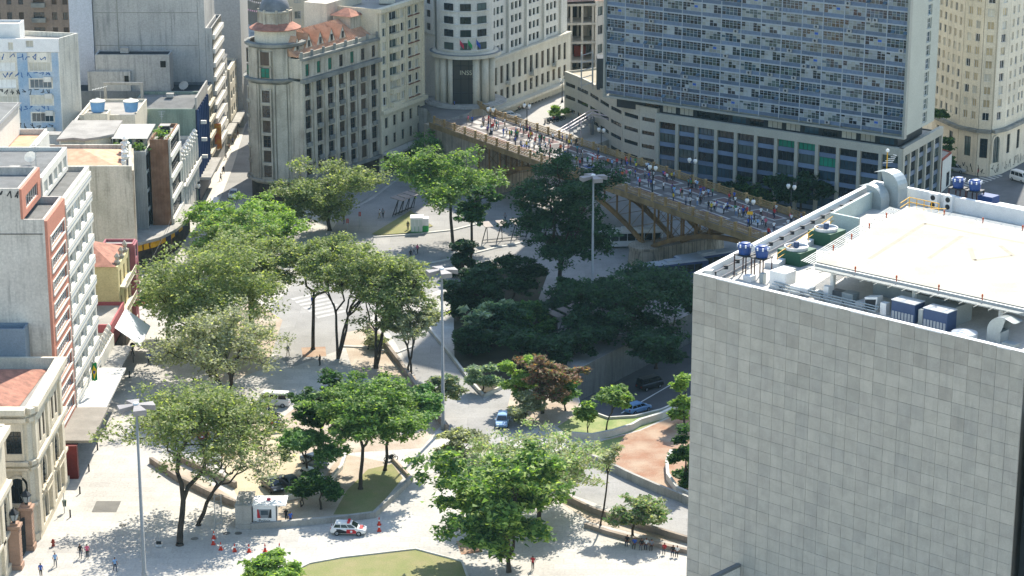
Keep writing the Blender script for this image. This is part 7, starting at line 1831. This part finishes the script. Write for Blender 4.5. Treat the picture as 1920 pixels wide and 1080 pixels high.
# slanted steel shelters
def shelter(px,py,rz,lab,L_=7):
    x,y=G(px,py); e=empty('bus_shelter',(x,y,0),lab,'bus shelter','slanted bus shelters',rz); e['_w']=0
    for k in range(4):
        b=MB(); xx=-L_/2+k*L_/3; b.tube([(xx,.8,0),(xx+.5,-.2,3.2)],.09,5); b.tube([(xx+1.0,.8,0),(xx+.5,-.2,3.2)],.07,5); b.build('leg',[DARKM],e,loc=(0,0,0))
        b=MB(); b.hexa([(xx-.2,-1.4,3.1),(xx+1.3,-1.4,3.1),(xx+1.3,1.1,3.45),(xx-.2,1.1,3.45),(xx-.2,-1.4,3.2),(xx+1.3,-1.4,3.2),(xx+1.3,1.1,3.55),(xx-.2,1.1,3.55)]); b.build('roof_panel',[mat('shelter roof','8a7f78',.6,.2,.6)],e,loc=(0,0,0))
    b=MB(); b.box(-L_/2,.2,.4,L_/2,.6,.48); b.build('bench',[DARKM],e,loc=(0,0,0))
shelter(760,400,R(60),'slanted steel bus shelter by the grass island',6); shelter(948,452,R(20),'slanted steel bus shelter on the sunlit median left of the great shade tree',8); shelter(1065,620,R(45),'slanted steel bus shelter in the deep shade beside the garden',7)
# small red kiosk signs on poles
for px,py,lab in ((652,438,'slim pole with red plate on the avenue corner'),(675,425,'slim pole with red plate near the grass island')):
    x,y=G(px,py); e=empty('bus_stop_pole',(x,y,0),lab,'sign','bus stop poles'); b=MB(); b.cyl(x,y,0,2.6,.06,seg=6); b.build('post',[METAL],e); b=MB(); b.box(x-.2,y-.05,1.9,x+.2,y,2.7); b.build('plate',[flat('plate red','a8322c')],e)
# manhole covers and drain on the front paving
for i,(px,py) in enumerate(((198,955),(447,1000),(425,1000),(365,1010),(230,985))):
    x,y=G(px,py); b=MB(); b.cyl(x,y,.0,.03,.45,seg=14); tag(b.build('manhole_cover',[flat('manhole iron','5a5852')],loc=(x,y,0)),'round iron manhole cover in the front paving, %s from the left'%('first','fifth','fourth','third','second')[i],'manhole','manhole covers')
x,y=G(201,950); b=MB(); b.box(x-1.6,y-1.8,0,x+1.4,y+1.8,.02); struct(b.build('paving_patch',[mat('dark paving patch','6e6c66',.9,.2,.5)]))
# vendors' blankets on the viaduct
vr=random.Random(8)
for i in range(11):
    a=vr.uniform(8,105); n_=vr.uniform(-VW+2,-2.2); p=V(a,n_,11.02); c=('white','blue','pale')[i%3]
    e=empty('vendor_cloth',(p[0],p[1],11.0),'%s cloth with goods laid out on the viaduct, %s from its left end'%(c,words[0]),'cloth','vendor cloths'); e['a']=a
    b=MB(); b.obox((p[0],p[1]),vu,-.9,.9,-.6,.6,11.012,11.05); b.build('sheet',[flat('cloth '+c,{'white':'cfd0cc','blue':'2b4f9a','pale':'9fb0b5'}[c])],e)
    b=MB()
    for k in range(8): q=along((p[0],p[1]),vu,vr.uniform(-.8,.8),vr.uniform(-.5,.5)); b.box(q[0]-.12,q[1]-.1,11.05,q[0]+.12,q[1]+.1,11.05+vr.uniform(.05,.2))
    b.build('goods',[flat('goods %d'%(i%3),('8a3038','2a2a30','b0a080')[i%3])],e)
vc=sorted([o for o in bpy.data.objects if 'a' in o.keys() and o.name.startswith('vendor_cloth')],key=lambda o:o['a'])
for i,o in enumerate(vc): o['label']=o['label'].split(', ')[0]+', %s from its left end'%words[i]; del o['a']

# rooftop clutter on the left row
def dish(x,y,z,r,lab):
    e=empty('satellite_dish',(x,y,z),lab,'satellite dish','satellite dishes'); b=MB(); b.cyl(x,y,z,z+.8,.05,seg=6); b.build('stand',[METAL],e)
    b=MB(); n=12
    for k in range(n):
        a0,a1=2*math.pi*k/n,2*math.pi*(k+1)/n
        f=lambda a,q:(x+q*r*math.cos(a),y-.25*q*q*r-.05*r,z+1.0+.9*q*r*math.sin(a)+.2*q*r*math.cos(a))
        b.quad(f(a0,.02),f(a0,1),f(a1,1),f(a1,.02)); b.quad(f(a0,.02),f(a1,.02),f(a1,1),f(a0,1))
    b.build('reflector',[WHITEP],e)
dish(-72.5,312,32.4,.9,'white satellite dish on the tiled strip of the metal roofed house'); dish(-66,279,36.3,.7,'white satellite dish on the salmon slab roof'); dish(-63,296,35.3,.8,'white satellite dish on the setback roof of the banded building'); dish(-73,385,17.6,.7,'white satellite dish behind the ribbed white wall'); dish(-62,431,17.3,.9,'white satellite dish on the dark roof below the stepped wall')
def roofbox(x,y,z,w_,d_,h,m,lab,cat='roof unit'):
    e=empty('roof_box',(x,y,z),lab,cat,'small rooftop boxes'); b=MB(); b.box(x-w_/2,y-d_/2,z+.1,x+w_/2,y+d_/2,z+h); b.build('casing',[m],e)
    b=MB(); b.box(x-w_/2-.08,y-d_/2-.08,z+h,x+w_/2+.08,y+d_/2+.08,z+h+.1); b.build('lid',[CONC],e); b=MB(); b.box(x-w_/2,y-d_/2+.1,z,x-w_/2+.2,y+d_/2-.1,z+.1); b.box(x+w_/2-.2,y-d_/2+.1,z,x+w_/2,y+d_/2-.1,z+.1); b.build('foot',[DARKM],e)
for x,y,z,w_,d_,h,m,lab in ((-70,282,36.2,2.6,2.2,1.8,CONCG,'concrete hatch box on the salmon slab roof'),(-76,300,35.2,2.2,2.5,1.6,WHITE,'white hatch box at the back of the banded building roof'),(-64,290.5,35.2,1.2,.9,1.0,METAL,'grey machine box on the banded building roof'),(-78,384,17.5,3,2.4,2.0,RIB,'stair hatch on the ribbed wall building'),(-59,386,19.2,1.6,1.6,1.3,DARKM,'dark tank box on the brick pier roof'),(-63,420,18.2,1.2,1,.7,METAL,'small vent box on the corrugated roof'),(-73,432,24.2,1.5,1.2,1.0,CEM,'small hatch on the rooftop annex'),(-24,444,31.7,3.0,2.6,2.2,CREAM,'lift house on the cream apartment roof'),(-26,441,33.4,1.6,1.4,1.2,WHITE,'white tank box on the rear wing roof'),(-90,322,37.0,1.2,1.2,1.0,METAL,'small vent on the metal roof')):
    roofbox(x,y,z,w_,d_,h,m,lab)
for k,(x,y,z,h,lab) in enumerate(((-66.5,277,33.4,4.2,'thin aerial mast on the salmon slab edge'),(-61.5,292,35.2,3.5,'thin aerial mast on the banded building setback'),(-78,311,31.7,4.0,'thin aerial mast on the metal roofed house'),(-59.8,388,19.3,3.2,'thin aerial mast on the brick pier'),(-40,436,27.5,4.0,'thin aerial mast behind the domed corner tower'))):
    e=empty('aerial_mast',(x,y,z),lab,'antenna','aerial masts'); b=MB(); b.tube([(x,y,z),(x,y,z+h)],.05,5); b.build('mast',[METAL],e); b=MB()
    for q in range(4): b.tube([(x-.6+.1*q,y,z+h-.3*q),(x+.6-.1*q,y,z+h-.3*q)],.03,4)
    b.build('aerial',[METAL],e)
# street cables: a few sagging lines from the left row to the light mast and lamp posts
for k,(p,q,lab) in enumerate((((-56.4,281,9),(-56.2,304,9),'sagging black cable along the salmon and banded facades'),((-56.4,330,8),(-56.8,382,8),'sagging black cable from the yellow house to the brick pier'))):
    e=empty('street_cable',p,lab,'cable','street cables'); b=MB(); b.tube([tuple(p[i]+(q[i]-p[i])*t-(1.1*4*t*(1-t) if i==2 else 0) for i in range(3)) for t in [j/12 for j in range(13)]],.04,4); b.build('wire',[DARKM],e)
# ------------------------------------------------------------------ people
SK=mat('skin','8a5a42',.6,.15,1); HR=flat('hair','17120f')
def person_mesh(name,joints,edges,zmats):
    """joints: (x,y,z,r); one continuous skinned body, clothing zones by height"""
    me=bpy.data.meshes.new(name+'_rig'); me.from_pydata([j[:3] for j in joints],edges,[]); o=bpy.data.objects.new(name,me); COL.objects.link(o)
    sk=o.modifiers.new('s','SKIN'); sk.use_smooth_shade=True
    for i,j in enumerate(joints):
        v=me.skin_vertices[0].data[i]; v.radius=(j[3],j[3]*(j[4] if len(j)>4 else 1)); v.use_root=(i==0)
    ss=o.modifiers.new('u','SUBSURF'); ss.levels=1; ss.render_levels=1
    dg=bpy.context.evaluated_depsgraph_get(); m=bpy.data.meshes.new_from_object(o.evaluated_get(dg)); bpy.data.objects.remove(o); m.name=name
    m.materials.clear()
    for q in (SK,HR,SK,SK): m.materials.append(q)     # slots: 0 skin 1 hair 2 shirt 3 trousers
    for p in m.polygons:
        c=p.center; p.material_index=zmats(c); p.use_smooth=True
    return m
def stand_pose(stride=.0,arm=.0,bag=False,seed=0):
    s=stride
    J=[(0,0,.95,.145,.75),(0,0,1.15,.135,.72),(0,0,1.38,.17,.62),(0,0.0,1.5,.06),(0,.01,1.57,.085,1.1),(0,.01,1.66,.095,1.15),(0,0,1.73,.06),
       (.19,0,1.40,.06),(.25,arm*.12,1.14,.05),(.25,-.05-arm*.25,.92,.042),(.25,-.07-arm*.28,.84,.04),
       (-.19,0,1.40,.06),(-.25,-arm*.12,1.14,.05),(-.25,-.05+arm*.2,.92,.042),(-.25,-.06+arm*.22,.84,.04),
       (.09,0,.88,.10),(.1,-s*.22,.48,.07),(.1,-s*.12-s*.18,.09,.05),(.1,-.16-s*.3,.035,.042),
       (-.09,0,.88,.10),(-.1,s*.10,.48,.07),(-.1,s*.36,.12,.05),(-.1,s*.36-.15,.04,.042)]
    E_=[(0,1),(1,2),(2,3),(3,4),(4,5),(5,6),(2,7),(7,8),(8,9),(9,10),(2,11),(11,12),(12,13),(13,14),(0,15),(15,16),(16,17),(17,18),(0,19),(19,20),(20,21),(21,22)]
    return J,E_
def zones(c):
    if c.z>1.66 or (c.z>1.58 and c.y>.04): return 1
    if c.z>1.47: return 0
    if abs(c.x)>.19 and c.z<1.2 and c.z>.78: return 0
    if c.z>.93: return 2
    if c.z>.09: return 3
    return 1
def sit_pose():
    J=[(0,0,.5,.15,.8),(0,.02,.72,.135,.72),(0,.0,.95,.17,.62),(0,-.02,1.07,.06),(0,-.02,1.14,.085,1.1),(0,-.02,1.23,.095,1.15),(0,-.02,1.3,.06),
       (.19,0,.97,.06),(.25,-.08,.74,.05),(.16,-.32,.62,.04),(-.19,0,.97,.06),(-.25,-.08,.74,.05),(-.16,-.32,.62,.04),
       (.1,-.1,.5,.09),(.12,-.45,.5,.07),(.12,-.47,.08,.05),(.12,-.62,.04,.042),(-.1,-.1,.5,.09),(-.12,-.45,.5,.07),(-.12,-.5,.08,.05),(-.12,-.64,.04,.042)]
    E_=[(0,1),(1,2),(2,3),(3,4),(4,5),(5,6),(2,7),(7,8),(8,9),(2,10),(10,11),(11,12),(0,13),(13,14),(14,15),(15,16),(0,17),(17,18),(18,19),(19,20)]
    return J,E_
def zsit(c):
    if c.z>1.23 or (c.z>1.15 and c.y>.02): return 1
    if c.z>1.04: return 0
    if c.y<-.12 and c.z>.56: return 0
    if c.z>.6: return 2
    if c.z>.09: return 3
    return 1
PM=[person_mesh('person',*stand_pose(*a),zones) for a in ((0,0),(.8,.8),(.45,-.6),(.1,.3))]; PSIT=person_mesh('person',*sit_pose(),zsit)
SHIRT={'white':'d5d5d0','black':'1b1c20','blue':'2b52a0','red':'b02a30','pink':'d0607a','grey':'7d8086','green':'2f7a4a','yellow':'c9b52e','light blue':'86a9cc','purple':'5a3a7a','teal':'2a8a86','orange':'c8602a'}
PANT={'dark blue':'232c45','black':'1a1a1c','khaki':'8a7b5c','grey':'5d6066','light blue':'6d87a8'}
SM={k:flat('shirt '+k,v,.8) for k,v in SHIRT.items()}; TM={k:flat('trousers '+k,v,.8) for k,v in PANT.items()}
plist=[]
def person(x,y,z,rz,shirt,pants,where,pose=None,sit=False,rng=random,sc=1.0):
    me=PSIT if sit else PM[rng.randrange(4) if pose is None else pose]
    o=bpy.data.objects.new('person',me); COL.objects.link(o); o.location=(x,y,z); o.rotation_euler=(0,0,rz); o.scale=(sc,sc,sc)
    for i,m in ((2,SM[shirt]),(3,TM[pants])): o.material_slots[i].link='OBJECT'; o.material_slots[i].material=m
    o['category']='person'; plist.append((o,shirt,pants,where,0))
    return o
pr=random.Random(77); SL=list(SHIRT); PL=list(PANT)
wS=['white']*5+['black']*4+['blue']*4+['red']*3+['pink']*2+['grey']*3+['green','yellow','light blue','light blue','purple','teal','orange']; wP=['dark blue']*4+['black']*4+['khaki','grey','grey','light blue']
# viaduct crowd: knots of people and strollers
spots=[]
for (a,n_,cnt,sp) in ((9,-9,6,1.8),(21,-9,7,1.8),(26,-4,6,1.6),(36,-9,6,1.6),(47,-8,7,2),(54,-5,6,1.6),(63,-5,7,1.8),(76,-5,7,1.6),(86,-7,7,1.6),(95,-11,6,1.2),(100,-4,6,1.4),(6,-6,5,1.6),(12,-5,4,2),(16,-10,4,1.2),(19,-6,9,2.0),(24,-8,5,2.2),(29,-11,5,1.4),(33,-6,6,2.4),(38,-4,6,2.0),(43,-5,7,1.8),(50,-10.5,8,1.8),(57,-8,8,1.4),(60,-11,5,1.4),(67,-11,5,1.3),(69,-5.5,4,1.5),(72,-8.5,10,1.7),(79,-10.5,4,1.5),(82,-6,8,1.6),(88,-10,6,1.5),(92,-5,6,1.6),(97,-8,6,1.8),(103,-6,6,1.6),(108,-9,4,2)):
    for k in range(cnt):
        aa=a+pr.gauss(0,sp); nn=min(-1.0,max(-VW+1.0,n_+pr.gauss(0,sp*.7))); spots.append((aa,nn))
for aa,nn in spots:
    p=V(aa,nn,11.01); person(p[0],p[1],11.012,pr.uniform(0,6.28),pr.choice(wS),pr.choice(wP),'on the viaduct',rng=pr,sc=pr.uniform(.92,1.02))
for px,py in ((835,190),(845,195),(850,188),(858,182),(842,200),(852,203),(838,182),(862,196),(833,172)):
    x,y=G(px,py,10.8); person(x,y,10.8,pr.uniform(0,6.28),pr.choice(wS),pr.choice(wP),'before the round office entrance',rng=pr,sc=.95)
P_=lambda px,py,sh,pa,wh,pose=None,rz=None,z=0,sc=1.0:person(*G(px,py,z),z,rz if rz is not None else pr.uniform(0,6.28),sh,pa,wh,pose,rng=pr,sc=sc)
P_(151,1046,'black','grey','in the pair walking at the lower left',1,R(10)); P_(164,1046,'pink','black','in the pair walking at the lower left',1,R(5))
P_(104,1062,'light blue','grey','alone near the iron gate',1,R(20)); P_(77,1082,'blue','black','at the bottom left edge by the gate',0,R(180)); P_(216,1071,'light blue','dark blue','alone left of the front light mast',1,R(30))
for px,py,sh,pa in ((280,682,'blue','dark blue'),(267,650,'green','black'),(249,668,'black','black'),(294,652,'green','khaki'),(319,672,'black','dark blue'),(258,640,'black','grey')): P_(px,py,sh,pa,'on the left pavement by the awning',1)
P_(540,667,'khaki' if False else 'grey','khaki','between the grey tree and the zebra',1); P_(600,686,'black','black','standing behind the flat topped planter tree',0)
P_(545,984,'blue','dark blue','right of the police booth',0,R(30)); P_(537,978,'black','black','in the doorway of the police booth',0)
P_(999,1068,'red','black','at the foot of the bright foreground tree',0)
P_(712,409,'white','khaki','in the couple on the avenue by the shelter',1); P_(718,408,'grey','black','in the couple on the avenue by the shelter',1)
P_(770,486,'black','black','in the trio crossing the sunlit avenue',1); P_(776,478,'white','grey','in the trio crossing the sunlit avenue',1); P_(783,476,'pink','black','in the trio crossing the sunlit avenue',1)
P_(765,432,'black','dark blue','leaning on the grass island cabinet',0); P_(947,416,'grey','dark blue','walking on the sunlit median',1); P_(585,575,'blue','black','on the crossing under a tree',1); P_(645,420,'black','grey','at the avenue corner',0); P_(378,600,'white','black','under the large olive tree',1)
for px,py,sh,pa in ((419,326,'black','black'),(446,258,'black','grey'),(430,283,'red','black'),(424,300,'white','dark blue'),(436,272,'blue','black'),(452,225,'white','grey'),(447,240,'red','dark blue'),(461,180,'grey','black'),(464,165,'white','black'),(466,150,'pink','black'),(414,340,'grey','black'),(441,262,'white','khaki')): P_(px,py,sh,pa,'on the narrow street',1,sc=.95)
P_(1833,332,'red','black','on the crossing street at the right',0)
for i,(px,py,sh) in enumerate(((1176,1014,'black'),(1190,1019,'blue'),(1203,1021,'black'),(1212,1020,'white'),(1222,1022,'grey'),(1246,1029,'red'),(1262,1033,'black'),(1270,1034,'white'))):
    x,y=G(px,py,.55); person(x,y-.1,.08,R(-15),sh,('dark blue','black','grey')[i%3],'on the long bench wall',sit=True)
# labels that single out each person
from collections import defaultdict
gp=defaultdict(list)
for t in plist: gp[t[1:]].append(t[0])
ORD=words+['%dth'%k for k in range(21,60)]
for (sh,pa,wh,st),L_ in gp.items():
    L_.sort(key=lambda o:CAM_F*o.location.x/(o.location.y*_c))
    for i,o in enumerate(L_):
        o['label']='person in %s top, %s trousers, %s'%(sh,pa,wh) if len(L_)==1 else 'person in %s top, %s trousers, %s, %s from left'%(sh,pa,wh,ORD[i])
        o['group']='people '+wh
for o,*_r in plist:
    if len(o['label'].split())>16: print('LONG',o['label'])
# ------------------------------------------------------------------ thin city haze, coloured teal to tint the dark shade
hz=MB(); hz.box(-920,-30,-7,920,1950,112); ho=hz.build('haze',[]); ho['kind']='stuff'
hm=bpy.data.materials.new('haze air'); hm.use_nodes=True; hn=hm.node_tree; hn.nodes.remove(hn.nodes['Principled BSDF'])
pv=hn.nodes.new('ShaderNodeVolumePrincipled'); pv.inputs['Color'].default_value=(.55,.9,1,1); pv.inputs['Density'].default_value=.00004; pv.inputs['Anisotropy'].default_value=.0
hn.links.new(pv.outputs[0],hn.nodes['Material Output'].inputs['Volume']); ho.data.materials.append(hm)
